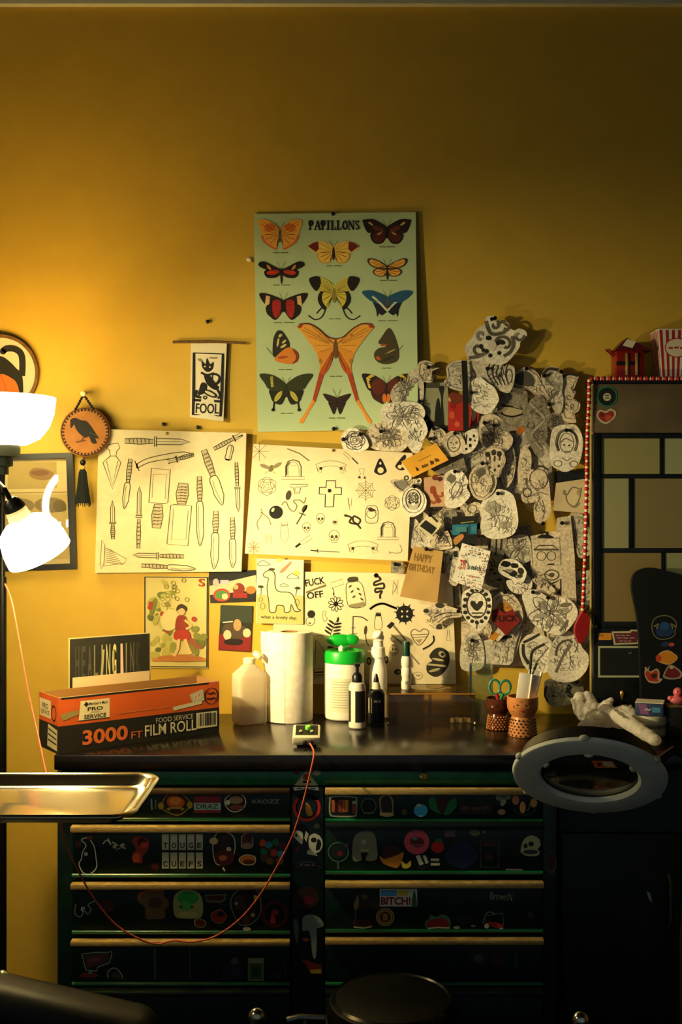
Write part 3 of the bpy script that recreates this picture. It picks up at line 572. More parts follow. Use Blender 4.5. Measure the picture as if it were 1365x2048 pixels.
# ---- flash board with cross
fb = thing('flash_board', 'cream board of small tattoo drawings around a black cross', 'board', P(655, 1115, .01))
FP = [(507, 888), (826, 906), (816, 1122), (490, 1107)]
sheet('board', FP, .040, CV, None, fb, .024, 2, 2)
fm = wallmap(.040)
I2 = [tomb(385,310,110,120), banner(655,285,220), rose(195,440,68), skull(580,670,36), skull(480,735,36), skull(678,798,44), web(905,470,78), rose(1095,560,55), tomb(1065,750,100,110), banner(885,860,220), web(100,880,50), [t for t in web(140,190,70) if t[0] == 'l'],
 [('l',[(340,170),(430,205),(500,258)],8,INKL)],
 [('e',225,312,18,26,INKL,25),('e',180,298,38,14,'8a7a52',20),('e',268,290,38,14,'8a7a52',-30),('l',[(205,330),(180,350)],3,INKL),('l',[(240,335),(255,352)],3,INKL)],
 [('o',[(622,400),(688,400),(688,450),(730,450),(730,500),(678,500),(672,588),(612,588),(616,500),(570,495),(572,448),(620,448)],8,'1c1710'),('e',645,472,14,14,'1c1710')],
 [('P',[(1008,238),(1050,310),(1052,340),(1010,360),(968,340),(972,310)],K),('e',1012,325,22,22,'d8c896'),('e',1010,275,8,10,'d8c896')],
 [('P',[(1180,215),(1195,235),(1160,285),(1185,320),(1150,325),(1120,305),(1125,280)],K),('e',1150,300,16,14,'d8c896')],
 [('o',[(365,425),(490,425),(490,438),(440,445),(430,490),(395,495),(385,450),(362,445)],4,INK),('e',350,505,20,36,INK,15),('c',415,465,20,20,3,INK)],
 [('e',260,627,50,48,'0c0a08'),('e',238,610,10,16,'c8b888',30),('L',[(300,575),(330,550),(355,600),(390,620),(410,580),(385,545),(430,540),(460,560),(475,520)],8,INKL)],
 [('l',[(485,575),(450,640),(408,712)],9,INK),('e',465,600,16,30,INK,30),('l',[(425,630),(475,650)],8,INK)],
 [('L',[(150,600),(160,640),(125,700),(135,755)],6,INKL),('L',[(150,625),(205,670),(225,720)],6,INKL)],
 [('o',[(300,700),(340,695),(352,800),(320,860),(290,800)],3,INKL),('l',[(300,720),(342,718)],5,INK),('l',[(298,770),(350,765)],2,INKL)],
 [('o',[(180,790),(230,785),(222,845),(192,848)],3,INKL),('c',205,815,14,16,2,INKL)],
 [('o',[(662,685),(705,682),(698,715),(672,718)],3,INK),('e',683,698,14,10,INK)],
 [('p',[(395,872),(430,845),(440,858),(405,884)],K),('o',[(430,845),(505,788),(522,815),(445,862)],3,INKL)],
 [('l',[(508,900),(560,905)],10,K),('l',[(558,890),(562,920)],5,K),('l',[(560,905),(720,913)],5,INK)],
 snake([(760,650),(800,665),(790,700),(850,710),(865,680),(820,655),(815,690),(850,720),(870,745)],13),
 [('O',[(910,595),(950,580),(988,595),(990,690),(950,705),(905,690)],4,INK),('c',945,640,34,30,4,INK),('p',[(915,600),(940,590),(985,615),(940,625)],INK)],
 [('l',[(780,525),(790,610)],3,INKL),('o',[(775,525),(805,525),(800,580),(785,580)],3,INKL)],
 [('L',[(1150,860),(1165,900),(1140,920),(1075,915)],4,INKL),('o',[(1075,905),(1085,925),(1070,928)],3,INKL)],
 [('o',[(755,190),(800,230),(790,250),(745,205)],3,INKL),('l',[(805,235),(850,280)],9,INK)],
 [('o',[(855,315),(900,315),(885,350),(905,385),(850,385),(868,350)],3,INKL),('e',860,375,10,8,INK),('e',898,378,8,8,INK)]]
for L in I2: print_on(fb, 'tattoo_drawing', L, fm, (480,850), 3.592)
tk = MB().lathe([(0, -.001), (.005, 0), (.0035, .003), (0, .0035)], mat('b08a3a', .3, .8), P(667, 901, .041), M=Matrix.Rotation(R(90), 4, 'X'), n=12); tk.build('brass_tack', fb)
# ---- lower flash board
lb = thing('flash_board', 'cream board of black tattoo drawings behind the bottles', 'board', P(735, 1370, .01))
LP = [(545, 1143), (905, 1147), (913, 1368), (550, 1368)]
sheet('board', LP, .020, CV, None, lb, .018, 2, 2)
lm = wallmap(.020)
def gothic(t, x, y, w, h, rot): return [('t', t, x, y, w, h, '18130d', rot, .03), ('l', [(x-w*.55, y+h*.55), (x+w*.55, y+h*.2)], 3, INKL)]
I3 = [gothic('FUCK',130,185,170,62,-10), gothic('OFF',130,298,140,60,-8), [('p',[(50,270),(225,205),(228,225),(150,250),(55,285)],'6a5c40')],
 [('o',[(258,195),(360,165),(375,205),(275,240)],4,INKL),('L',[(275,240),(290,260),(290,300)],6,INK),('e',290,290,6,16,INK)],
 bloom(308,375,66,10,K,6,.22), [('e',308,375,16,16,K)],
 [('P',[(405,165),(430,145),(490,145),(500,175),(480,185),(420,190)],INK),('O',[(415,190),(395,230),(400,330),(420,395),(490,410),(555,390),(560,340),(535,220),(490,180)],5,INK),('p',[(425,380),(550,355),(560,385),(490,412),(420,400)],'8a7a58')]+[('e',430+60*(i % 2)+8*i,225+22*i,16,7,INK,40*(1 if i % 2 else -1)) for i in range(6)],
 snake([(655,130),(690,165),(640,190),(640,215),(710,200),(715,240),(650,245),(650,275),(700,265),(685,300),(688,330)],18), [('e',652,132,20,20,K)],
 [('o',[(800,175),(840,170),(830,290),(790,300)],3,INKL),('L',[(805,190),(825,230),(800,280)],8,'8a7a58')],
 [('L',[(598,420),(650,385),(710,372),(770,392),(830,415)],22,INKL),('L',[(598,420),(650,385),(710,372),(770,392),(830,415)],14,'bda878'),('e',895,460,72,72,'0e0b08')]+[('p',[(895+70*math.cos(a-.1),460+70*math.sin(a-.1)),(895+98*math.cos(a),460+98*math.sin(a)),(895+70*math.cos(a+.1),460+70*math.sin(a+.1))],'0e0b08') for a in [math.pi*2*i/10+.2 for i in range(10)]]+[('e',895+dx,460+dy,11,7,'d0c090',45*dx*dy/500) for dx in (-22,22) for dy in (-22,22)],
 [('e',98,462,34,34,K),('O',[(60,500),(110,490),(130,520),(100,560),(60,550)],5,INK),('e',85,540,12,10,INKL)],
 [('O',[(200,440),(225,440),(215,475),(235,500),(210,525),(195,490)],4,INKL)],
 [('l',[(260,680),(265,620),(325,500)],5,K)]+[('e',300-8*i+sx*(26+4*i),545+28*i+(-14 if sx < 0 else 0),34,9,K,(35 if sx < 0 else -10)) for i in range(4) for sx in (-1,1)]+[('e',325,510,9,24,K,10)],
 [('l',[(455,480),(452,680)],9,INK),('L',[(455,482),(530,488),(580,520)],10,INK),('l',[(440,580),(475,578)],6,INK),('l',[(440,632),(490,630)],6,INK)],
 [('O',[(650,460),(670,450),(690,460),(700,580),(640,580)],4,INK),('p',[(650,480),(655,452),(690,455),(690,480)],K)],
 [('e',562,600,14,40,INK,5),('L',[(562,640),(570,700),(590,730)],8,INK)],
 [('p',[(740,565),(785,525),(812,545),(770,590)],K),('l',[(800,560),(850,620),(905,685)],16,INKL),('l',[(780,635),(860,700),(1020,890)],14,'857a58')],
 [('O',[(1022,610),(1055,588),(1092,600),(1095,640),(1020,728),(960,660),(950,615),(980,590)],8,INKL),('l',[(955,640),(1092,632)],5,INK),('l',[(965,662),(1085,655)],5,INK),('p',[(985,680),(1050,672),(1020,715)],'9a8a62')],
 [('L',[(1105,550),(1150,580),(1200,590),(1255,570),(1200,548),(1160,545)],4,INK),('e',1190,570,28,22,INK)],
 [('o',[(1262,595),(1275,595),(1280,660),(1290,685),(1250,685),(1258,650)],3,INKL)],
 [('L',[(1140,645),(1145,690),(1110,730),(1050,762)],15,INK),('L',[(1140,650),(1142,690),(1108,726),(1055,757)],7,'857a58')],
 [('c',805,770,38,42,4,INKL),('e',790,762,8,8,INK),('e',822,762,8,8,INK),('l',[(785,795),(828,792)],6,INK)],
 [('P',[(1150,760),(1210,748),(1270,790),(1275,880),(1230,960),(1160,998),(1090,960),(1085,890),(1130,860),(1105,820)],'2a241a'),('e',1215,805,34,24,'a89868',30),('e',1218,805,14,14,K),('l',[(1090,890),(1250,905)],16,'b8a878'),('e',1150,940,50,12,'a89868',-15),('e',1180,850,50,10,'bba97a',10)],
 [('O',[(960,985),(1010,955),(1050,985),(1010,1020)],4,INKL),('e',1010,985,22,10,'9a8a62')],
 [('e',590,862,20,34,INK),('e',735,850,22,36,INK),('e',590,862,10,16,'b8a878'),('e',735,850,10,16,'b8a878')],
 [('e',835,955,30,24,INK),('e',845,955,14,10,'b0a070')],
 [('l',[(135,680),(130,900)],5,INK),('l',[(140,640),(205,650)],6,INK),('l',[(150,690),(215,790)],5,INKL),('e',265,750,30,16,INK,15)],
 [('o',[(120,930),(205,920),(200,1000),(125,1005)],4,INK),('l',[(125,960),(200,955)],12,INK),('l',[(125,985),(200,980)],8,INK)]]
for L in I3: print_on(lb, 'tattoo_drawing', L, lm, (600,1120), 4.266)

# ---- FOOL banner
fo = thing('fool_banner', 'white cloth banner with a black block print reading FOOL hanging from a stick', 'banner', P(418, 843, .012))
b = MB(); b.tube([P(346, 684, .014), P(420, 683, .014), P(491, 686, .014)], .0042, noisy('7a5528', '5a3c1a', 60, .6, .1)); b.build('stick', fo)
fd = lambda x, y: .004*math.sin((x-380)/75*math.pi)*((y-680)/160)+.006*max(0, (y-760)/83)**2
sheet('cloth', [(382, 687), (454, 686), (447, 843), (380, 834)], .014, mat('d8ccaa', .85), fd, fo, .0008, 8, 12)
FI = []
FI += [('o', [(388,706),(446,708),(441,832),(386,829)], 5, K), ('l', [(387,800),(443,803)], 5, K), ('t', 'FOOL', 414.5, 817, 46, 20, K, 2, .012),
 ('P', [(405,735),(404,722),(411,728),(414,716),(420,728),(427,724),(425,738),(415,744)], K), ('e', 410, 733, 2, 1.5, 'd0c298'), ('e', 420, 734, 2, 1.5, 'd0c298'), ('L', [(402,745),(414,750),(428,746)], 4, K), ('L', [(428,748),(438,752),(438,764),(430,770)], 3.5, K), ('O', [(426,749),(434,748),(438,757),(432,766),(425,760)], 2, K),
 ('P', [(408,748),(420,752),(432,768),(438,775),(430,780),(414,768)], K), ('P', [(404,765),(414,770),(410,785),(398,790),(398,780)], K), ('e', 420, 787, 16, 6, K, 25), ('e', 420, 787, 11, 3, 'd0c298', 25), ('L', [(394,780),(392,792),(402,795)], 5, K), ('c', 395, 789, 3, 3, 2, K), ('c', 410, 795, 3, 3, 2, K), ('L', [(434,778),(440,790),(436,797)], 4, K), ('l', [(419.32, 716), (423.48, 715.44)], 2.94, '8a7a58'), ('l', [(424.653, 716), (428.813, 716.56)], 2.94, '8a7a58'), ('l', [(429.987, 716), (434.147, 715.44)], 2.94, '8a7a58'), ('e', 400, 720, 5, 2.5, '8a7a58', 30)]
print_on(fo, 'block_print', FI, wallmap(.014, fd), lift=.0014)
# ---- raven roundel with cord and tassel
rv = thing('raven_pendant', 'round tan leather pendant with a black raven and tassel hanging from a knob', 'wall hanging', P(168, 1010, .012))
b = MB(); c = P(170, 864, .044); rr = 50/S(.044)
b.lathe([(rr, 0), (rr, .006), (rr*.97, .008), (0, .008)], noisy('a8691e', '93560f', 12, .6), c+Vector((0, .008, 0)), n=48, M=Matrix.Rotation(R(90), 4, 'X')); b.build('leather_disc', rv)
rm = wallmap(.0446)
stt = [('c', 170, 864, 47, 47, 1.6, '2a160a', 0, 0, 360, 44)]+[('p', [(170+42*math.cos(a-.04), 864+42*math.sin(a-.04)), (170+42*math.cos(a+.04), 864+42*math.sin(a+.04)), (170+47*math.cos(a+.03), 864+47*math.sin(a+.03)), (170+47*math.cos(a-.03), 864+47*math.sin(a-.03))], '2a160a') for a in [2*math.pi*i/40 for i in range(40)]]
print_on(rv, 'stitched_edge', stt, rm, lift=.001)
print_on(rv, 'raven', [('P', [(140,842),(144,837),(152,836),(161,840),(172,842),(180,850),(188,862),(197,877),(190,876),(193,886),(184,886),(178,873),(170,875),(160,868),(152,858),(148,848),(144,850)], '17130f'), ('p', [(142,843),(148,848),(142,857),(140,850)], '17130f'), ('l', [(168,873),(163,882),(152,884)], 2, '4a2412'), ('l', [(163,882),(172,881)], 1.6, '4a2412'), ('l', [(180,865),(195,872)], 1.5, '4a3a20')], rm, lift=.0012)
ch = MB()
for a, c in ((P(167, 790, .046), P(150, 821, .044)), (P(168, 790, .046), P(188, 820, .044))):
    for i in range(6): ch.ball(a.lerp(c, (i+.5)/6), (.0042, .0042, .0055), mat('140d08', .5), 8, 5)
    ch.tube([a, c], .0025, mat('140d08', .6), 6)
ch.build('cord', rv)
b = MB(); b.ball(P(167, 787, .048), .010, mat('e8d0a0', .25), 14, 8); b.tube([P(167, 787, .001), P(167, 787, .046)], .004, mat('b8a070', .4)); b.build('wall_knob', rv)['label'] = 'pale round knob that holds the cord'
b = MB(); b.ball(P(166, 925, .042), .0095, mat('160f0a', .5), 12, 8); b.tube([P(168, 912, .042), P(168, 940, .042)], .0018, mat('160f0a', .6), 6); b.ball(P(168, 935, .042), .005, mat('b89a60', .5), 10, 6); b.build('bead', rv)
b = MB(); b.lathe([(.008, .0), (.011, -.006), (.012, -.03), (.016, -.055), (.021, -.095), (.024, -.105), (0, -.104)], noisy('0c1412', '05090a', 90, .8, .3, stretch=(3, 3, .2)), P(167, 939, .044)+Vector((0, -.01, 0)), n=24, sy=.6)
for i in range(22):
    a = 2*math.pi*i/22; q = P(167, 939, .044)+Vector((0, -.01, 0))
    b.tube([q+Vector((.011*math.cos(a), .006*math.sin(a), -.008)), q+Vector((.0165*math.cos(a), .009*math.sin(a), -.055)), q+Vector((.0245*math.cos(a), .0135*math.sin(a), -.108-.004*(i % 3)))], .0014, mat('0c1412', .8), 5)
b.build('tassel', rv, ang=50)
# ---- cat hoop
hp_ = thing('cat_hoop', 'round wooden hoop with a black cat over an orange pumpkin', 'wall hanging', P(1, 825, .015))
c = P(1, 747, .012); r0 = 75/S(.015)
b = MB(); b.lathe([(r0*.98, 0), (r0*.98, .006), (0, .006)], mat('cbb496', .9), c+Vector((0, .004, 0)), n=56, M=Matrix.Rotation(R(90), 4, 'X')); b.build('fabric', hp_)
b = MB(); b.ring([(r0-.006, -.004), (r0+.004, -.004), (r0+.004, .011), (r0-.006, .011)], noisy('6e4e22', '573a16', 40, .5), c, 56, Matrix.Rotation(R(90), 4, 'X')); b.build('hoop_ring', hp_)
print_on(hp_, 'pumpkin', [('P', [(-60,790),(-40,755),(0,747),(28,757),(40,780),(42,815),(0,822),(-50,815)], 'd4611c'), ('L', [(0,748),(12,780),(8,818)], 2, 'a84812')], wallmap(.0142))
print_on(hp_, 'cat', [('P', [(-50,760),(-30,715),(0,712),(18,722),(34,738),(42,745),(46,762),(46,790),(40,788),(34,768),(24,757),(0,748),(-30,765)], '14140f'), ('L', [(44,752),(45,728),(42,708),(30,698),(14,697),(5,703)], 13, '14140f'), ('e', 6, 703, 6.5, 6, '14140f')], wallmap(.0148))
# ---- black picture frame with glass
pf = thing('picture_frame', 'black framed picture under glass behind the lamp', 'picture', P(75, 1140, .01))
FR = [(-8, 909), (145, 905), (152, 1138), (-4, 1143)]; IN = [(4, 920), (132, 916), (140, 1127), (8, 1132)]
b = MB(); fv = [P(x, y, .024) for x, y in FR]+[P(x, y, .024) for x, y in IN]; bv = [Vector((v.x, -.002, v.z)) for v in fv]
fs = []
for i in range(4):
    j = (i+1) % 4; fs += [(i, j, 4+j, 4+i), (8+i, 12+i, 12+j, 8+j), (i, 8+i, 8+j, j), (4+i, 4+j, 12+j, 12+i)]
b.add(fv+bv, fs, mat('100e0c', .35)); b.build('frame', pf, smooth=False)
sheet('mat_board', IN, .008, mat('c8b27a', .8), None, pf, .004, 2, 2)
print_on(pf, 'picture_print', [('p', [(16,926),(113,924),(114,976),(15,978)], 'a89050'), ('b', 82, 948, 28, 14, 4, '8a6a3c'), ('b', 80, 946, 20, 6, 9, '7a5228'), ('p', [(6,990),(134,988),(138,1118),(9,1122)], 'b8a062'), ('l', [(6,986),(134,984)], 2, '9a8448'), ('b', 100, 1010, 34, 18, 6, '857040'), ('b', 40, 1012, 30, 16, 8, '8a7444'), ('b', 120, 1012, 16, 14, 2, '6e5c34')], wallmap(.0085), label='faded brown double picture')
sheet('glass', IN, .016, clear(gloss=.03, rough=.02), None, pf, .002, 1, 1)
# ---- small cards low on the wall
def card(name, label, cat, pts, d, m, layers, o=(0, 0), sc=1., disp=None, pins=(), nx=6, parts=None):
    t = thing(name, label, cat, P((pts[3][0]+pts[2][0])/2, max(pts[2][1], pts[3][1]), d))
    sheet('card', pts, d, m, disp, t, .0012, nx, nx)
    if layers: print_on(t, 'printing', layers, wallmap(d, disp), o, sc, .0007 if not disp else .0012)
    for x, y in pins: pin(x, y, d+.001+(disp(x, y) if disp else 0), t)
    return t
g = random.Random(5)
fl = [('o', [(290,1154),(415,1155),(414,1334),(290,1333)], 3.2, '2a2014')]
for i in range(46):
    x, y = 295+g.random()*60, 1165+g.random()*150
    fl.append(('e', x, y, 6+g.random()*8, 4+g.random()*5, g.choice(['8a8a3c', '6e7434', 'a8a050', 'c8bc78', '5a6030', 'b0a858']), g.random()*180, 9))
for i in range(16): x, y = 318+g.random()*60, 1160+g.random()*50; fl.append(('c', x, y, 4, 4, 1.2, '7a7838', 0, 0, 360, 8))
for i in range(14): x, y = 376+g.random()*34, 1255+g.random()*50; fl.append(('e', x, y, 6+g.random()*6, 4+g.random()*4, g.choice(['7a7a38', '8a5030', '5e6830']), g.random()*180, 9))
for x, y in ((302,1208),(300,1215),(325,1228),(345,1240),(388,1238),(335,1262)): fl.append(('e', x, y, 5, 5, 'a03c28'))
fl += [('e', 340, 1240, 18, 22, 'd0c488', 20), ('r', 305, 1316, 413, 1322, 'b8783c'), ('b', 362, 1316, 48, 8, 7, 'a86a38'), ('e', 363, 1222, 8, 9, 'd8ac70'), ('P', [(353,1222),(355,1212),(364,1208),(373,1214),(372,1222),(364,1216)], '3a2c1a'), ('P', [(354,1234),(370,1232),(376,1250),(374,1264),(352,1264)], '8a3420'), ('P', [(351,1262),(377,1262),(379,1279),(350,1279)], 'a03020'), ('l', [(358,1278),(356,1298),(348,1312)], 6, 'd8b478'), ('l', [(370,1278),(376,1296),(382,1308)], 6, 'd8b478'), ('L', [(370,1240),(382,1252),(372,1258)], 5, 'd8b478'), ('t', 'S', 403, 1165, 12, 16, 'a04020', 0, .02)]
card('garden_card', 'tall dark-edged picture card of a garden child among leaves, letter S', 'card', [(288, 1152), (417, 1153), (416, 1337), (288, 1336)], .005, mat('c8b872', .6), fl)
p1 = [('r', 418, 1142, 512, 1160, '1c1c18'), ('p', [(419,1172),(512,1150),(513,1180),(420,1190)], 'b8b088'), ('e', 444, 1190, 17, 13, 'c84028'), ('e', 444, 1190, 13, 9, '4a7a38'), ('e', 450, 1193, 6, 6, 'd8c890'), ('e', 478, 1178, 12, 12, '7a2a1c'), ('e', 472, 1174, 5, 5, 'c89860'), ('r', 466, 1186, 495, 1196, '8a2420'), ('e', 502, 1180, 10, 8, 'a86a2c'), ('e', 432, 1165, 6, 8, 'c8a0a0'), ('r', 441, 1160, 458, 1168, 'b0a8b8')]
card('photo_print', 'photo print of people in a boat beside the dinosaur card', 'photo', [(418, 1143), (512, 1140), (514, 1203), (421, 1206)], .005, mat('232018', .35), p1)
p2 = [('r', 441, 1212, 505, 1245, '2e3628'), ('p', [(438,1268),(503,1270),(501,1303),(437,1299)], '7a1a18'), ('b', 470, 1262, 30, 18, 4, '4a3a28'), ('e', 475, 1250, 8, 12, 'a88858'), ('e', 455, 1270, 8, 10, 'c8b890'), ('e', 494, 1266, 8, 9, 'c8b890'), ('b', 468, 1284, 22, 8, 6, '18100c'), ('l', [(446,1245),(466,1243)], 2.5, 'c8c0a0')]
card('photo_print', 'dark photo print with a red floor, below the boat photo', 'photo', [(442, 1210), (506, 1212), (502, 1304), (437, 1300)], .005, mat('2a2a20', .35), p2)
dn = [('p', [(193,235),(438,240),(438,388),(193,382)], 'b0a864'), ('O', [(230,125),(262,105),(288,125),(290,190),(310,218),(370,225),(395,262),(408,305),(425,318),(395,322),(375,285),(368,322),(340,325),(335,295),(300,292),(292,325),(262,322),(258,275),(248,200),(255,148),(235,142)], 5, '3a3220'), ('P', [(232,125),(262,108),(286,126),(288,192),(310,220),(370,227),(395,262),(408,305),(420,317),(395,318),(375,285),(366,320),(342,323),(335,295),(300,292),(290,322),(264,320),(260,275),(250,200),(257,148),(237,140)], 'd8cc98'), ('e', 403, 122, 15, 14, 'e0b840'), ('O', [(355,140),(375,125),(395,130),(415,145),(400,150),(360,150)], 3, '5a5038'), ('O', [(200,72),(225,55),(250,68),(262,78),(205,80)], 3, '5a5038'), ('O', [(315,190),(335,176),(360,190)], 3, '5a5038'), ('P', [(315,112),(360,70),(378,62),(345,105),(325,120)], 'b87858'), ('e', 312, 52, 12, 10, 'e8c850'), ('l', [(218,190),(215,240)], 3, '5a5038'), ('b', 215, 192, 18, 8, 2, '3c3420'), ('l', [(405,200),(398,240)], 3, '5a5038'), ('b', 408, 200, 18, 8, 3, '3c3420'), ('b', 272, 102, 20, 8, 5, '3c3420'), ('t', 'what a lovely day.', 310, 356, 190, 22, '2a2416', 2, .01), ('c', 225, 295, 12, 16, 3, '6a6438'), ('c', 405, 275, 12, 16, 3, '6a6438'), ('c', 215, 260, 10, 10, 3, '6a6438')]
card('dinosaur_card', 'greeting card of a long-necked dinosaur reading what a lovely day', 'card', [(514, 1117), (608, 1120), (606, 1249), (512, 1246)], .026, mat('c2c4a8', .6), dn, (440,1100), 2.625)
# ---- bare pins and marks in the wall
for x, y, w in ((416, 644, 'above the FOOL banner'), (396, 855, 'below the FOOL banner, above the knife canvas'), (328, 849, 'above the top edge of the knife canvas')):
    pin(x, y, 0, None, 'small dark pin in the bare wall '+w)
b = MB(); b.ball(P(499, 519, .003), (.010, .004, .007), mat('e8d8a8', .5), 10, 6); b.ball(P(503, 522, .003), (.005, .004, .006), mat('c89a48', .5), 10, 6)
tag(b.build('wall_nail'), 'pale nail head in the wall left of the butterfly chart', 'nail')
# ================================================================ the drift of paper cut-outs
TONE = {'w': noisy('f0e6ce', 'c4baa4', 130, .8, .15, 8, .33, .66), 'g': noisy('d8cdb4', 'a29884', 130, .8, .2, 8, .34, .68), 'd': noisy('a0957f', '6c6452', 110, .8, .2, 8, .34, .68),
        'c': noisy('dccb9e', 'c8b88e', 12, .8), 'p': noisy('e4d2b0', 'b0a086', 130, .8, .2, 8, .34, .68)}
GI = '3a342a'; GL = '6b6252'
def bbox(pts):
    xs = [p[0] for p in pts]; ys = [p[1] for p in pts]; return (min(xs)+max(xs))/2, (min(ys)+max(ys))/2, (max(xs)-min(xs))/2, (max(ys)-min(ys))/2
def inset(pts, f):
    x, y, _, _ = bbox(pts); return [(x+(a-x)*f, y+(b-y)*f) for a, b in pts]
def arts(kind, pts, seed):
    x, y, w, h = bbox(pts); g = random.Random(seed); r = min(w, h); L = []
    u = lambda: g.uniform(-1, 1)
    if 'i' in kind: L.append(('o', inset(pts, .86), 1.3, GL))
    if 'r' in kind: L += rose(x, y, r*.85, GI, 1.4, seed)
    if 'f' in kind:
        L += bloom(x, y-h*.1, r*.8, 7, GI, .9, .2)+bloom(x, y-h*.1, r*.5, 5, GL, .8, .2)
        for i in range(4): a = u()*3; L.append(('L', [(x, y), (x+r*.5*math.cos(a), y+r*.5*math.sin(a)), (x+w*.75*math.cos(a+.3), y+h*.75*math.sin(a+.3))], 1.1, GL))
    if 'p' in kind:      # big soft petals
        for i in range(6):
            a = i*1.05+seed; q = (x+w*.42*math.cos(a), y+h*.42*math.sin(a))
            L.append(('c', q[0], q[1], r*.5, r*.24, 1.0, GI, math.degrees(a), 0, 360, 12)); L.append(('l', [(x, y), q], 1, GL))
            L.append(('e', q[0]+2, q[1]+2, r*.32, r*.10, '9a917f', math.degrees(a)+8, 10))
    if 's' in kind:
        p = [(x+w*.6*math.sin(i*1.5+seed)*(1-.06*i), y-h*.75+h*1.5*i/6) for i in range(7)]
        q = spline(p, 5, False); L += [('l', q, r*.28, GL), ('l', q, r*.2, 'a89f8c')]+[('l', [(a-r*.1, b), (a+r*.1, b+1)], .8, GI) for a, b in q[::2]]
    if 'h' in kind:
        k0 = u()*3
        for i in range(int(14+w*h*.022)):
            a, b = x+u()*w*.62, y+u()*h*.62; an = k0+u()*.9; k1 = 3+6*g.random()
            L.append(('L', [(a, b), (a+k1*math.cos(an), b+k1*math.sin(an)), (a+1.8*k1*math.cos(an+.5), b+1.8*k1*math.sin(an+.5))], .8, g.choice((GL, GL, '857b68', GI))))
    if 'q' in kind:
        for i in range(7):
            a, b = x+u()*w*.5, y+u()*h*.5; k = r*(.12+.2*g.random()); L.append(('c', a, b, k, k*.8, 1.2, GI, u()*90, 0, 300, 10))
    if 'b' in kind:
        for i in range(9): L.append(('b', x+u()*w*.55, y+u()*h*.55, 3+g.random()*4, 2.5+g.random()*3, g.randint(0, 99), '2a251e'))
    if 'v' in kind:
        L.append(('L', [(x, y+h*.8), (x+2, y), (x-1, y-h*.75)], 1.5, GI))
        for i in range(5):
            t = y-h*.6+i*h*.28
            for s in (-1, 1): L.append(('e', x+s*w*.3, t, w*.25, h*.08, GL, -s*30, 9)); L.append(('c', x+s*w*.3, t, w*.27, h*.1, 1, GI, -s*30, 0, 360, 9))
    if 'F' in kind:
        L += [('c', x, y, r*.55, r*.7, 1.4, GI), ('e', x-r*.22, y-r*.1, r*.09, r*.06, GI), ('e', x+r*.22, y-r*.1, r*.09, r*.06, GI), ('L', [(x-r*.2, y+r*.32), (x, y+r*.38), (x+r*.2, y+r*.3)], 1.4, GI), ('l', [(x, y-r*.05), (x-r*.06, y+r*.15)], 1, GL)]
    return L
def cutout(label, pts, tone='g', kind='i', lay=0, pins=(), extra=(), smooth=True, curl=.006, bend=0, seed=None, name='paper_cutout', cat='paper cutout'):
    sd = seed if seed is not None else int(pts[0][0]*7+pts[0][1]*3) % 997
    x, y, w, h = bbox(pts); hx, hy = pins[0] if pins else (x, y-h*.8); RR = max(w, h)*1.8; g = random.Random(sd); ph = g.random()*6; d = .006+.0042*lay
    disp = lambda a, b: curl*(((a-hx)**2+(b-hy)**2)/RR**2)+.0007*math.sin((a+b)*.09+ph)+.0007*math.sin((a-b)*.07+ph)+.0012
    out = spline(pts, 5) if smooth else [(p[0]+(q[0]-p[0])*i/6, p[1]+(q[1]-p[1])*i/6) for p, q in zip(pts, pts[1:]+pts[:1]) for i in range(6)]
    t = thing(name, label, cat, P(x, y+h, d)); b = MB(); n = len(out); rings = (1, .8, .6, .4, .2); V = []
    mx, my = sum(p[0] for p in out)/n, sum(p[1] for p in out)/n
    for q in rings: V += [P(mx+(a-mx)*q, my+(c-my)*q, d+disp(mx+(a-mx)*q, my+(c-my)*q)) for a, c in out]
    V.append(P(mx, my, d+disp(mx, my))); fs = []
    for k in range(4): fs += [(k*n+i, k*n+(i+1) % n, (k+1)*n+(i+1) % n, (k+1)*n+i) for i in range(n)]
    fs += [(4*n+i, 4*n+(i+1) % n, 5*n) for i in range(n)]
    N = len(V); B = [v+Vector((0, .0006, 0)) for v in V]
    fs = fs+[tuple(a+N for a in f)[::-1] for f in fs]+[(i, i+N, (i+1) % n+N, (i+1) % n) for i in range(n)]
    b.add(V+B, fs, TONE[tone] if tone in TONE else mat(tone, .7)); b.build('paper', t, ang=60)
    L = arts(kind, pts, sd)+list(extra)
    if L: print_on(t, 'drawing', L, wallmap(d, disp), lift=.0007)
    for a, c in pins: pin(a, c, d+disp(a, c)+.0008, t)
    return t
C = cutout
# grey tracing sheets that lie underneath
C('large grey tracing sheet under the crowded middle of the cut-outs', [(905,832),(1050,800),(1100,850),(1108,985),(1010,1005),(905,960)], 'g', 'hqp', 0, smooth=False, curl=.001)
C('grey tracing sheet under the polaroid and the blue photo', [(822,962),(960,945),(1000,1090),(890,1115),(824,1085)], 'p', 'hq', 0, smooth=False, curl=.001)
C('dark grey tracing sheet behind the thank-you card', [(905,1080),(1060,1050),(1080,1180),(960,1225),(890,1190)], 'd', 'hqb', 0, smooth=False, curl=.001)
C('dark sheet under the birthday card edge, above the crest', [(868,1105),(912,1100),(925,1215),(872,1208)], 'd', 'bh', 1, smooth=False, curl=.001)
C('cream backing sheet behind the red heart and the crest', [(922,1200),(1075,1185),(1100,1330),(924,1336)], 'p', 'h', 0, smooth=False, curl=.001)
C('grey sheet behind the long cream strip and the bead string', [(1095,1205),(1165,1215),(1180,1290),(1110,1330)], 'g', 'hp', 0, curl=.002)
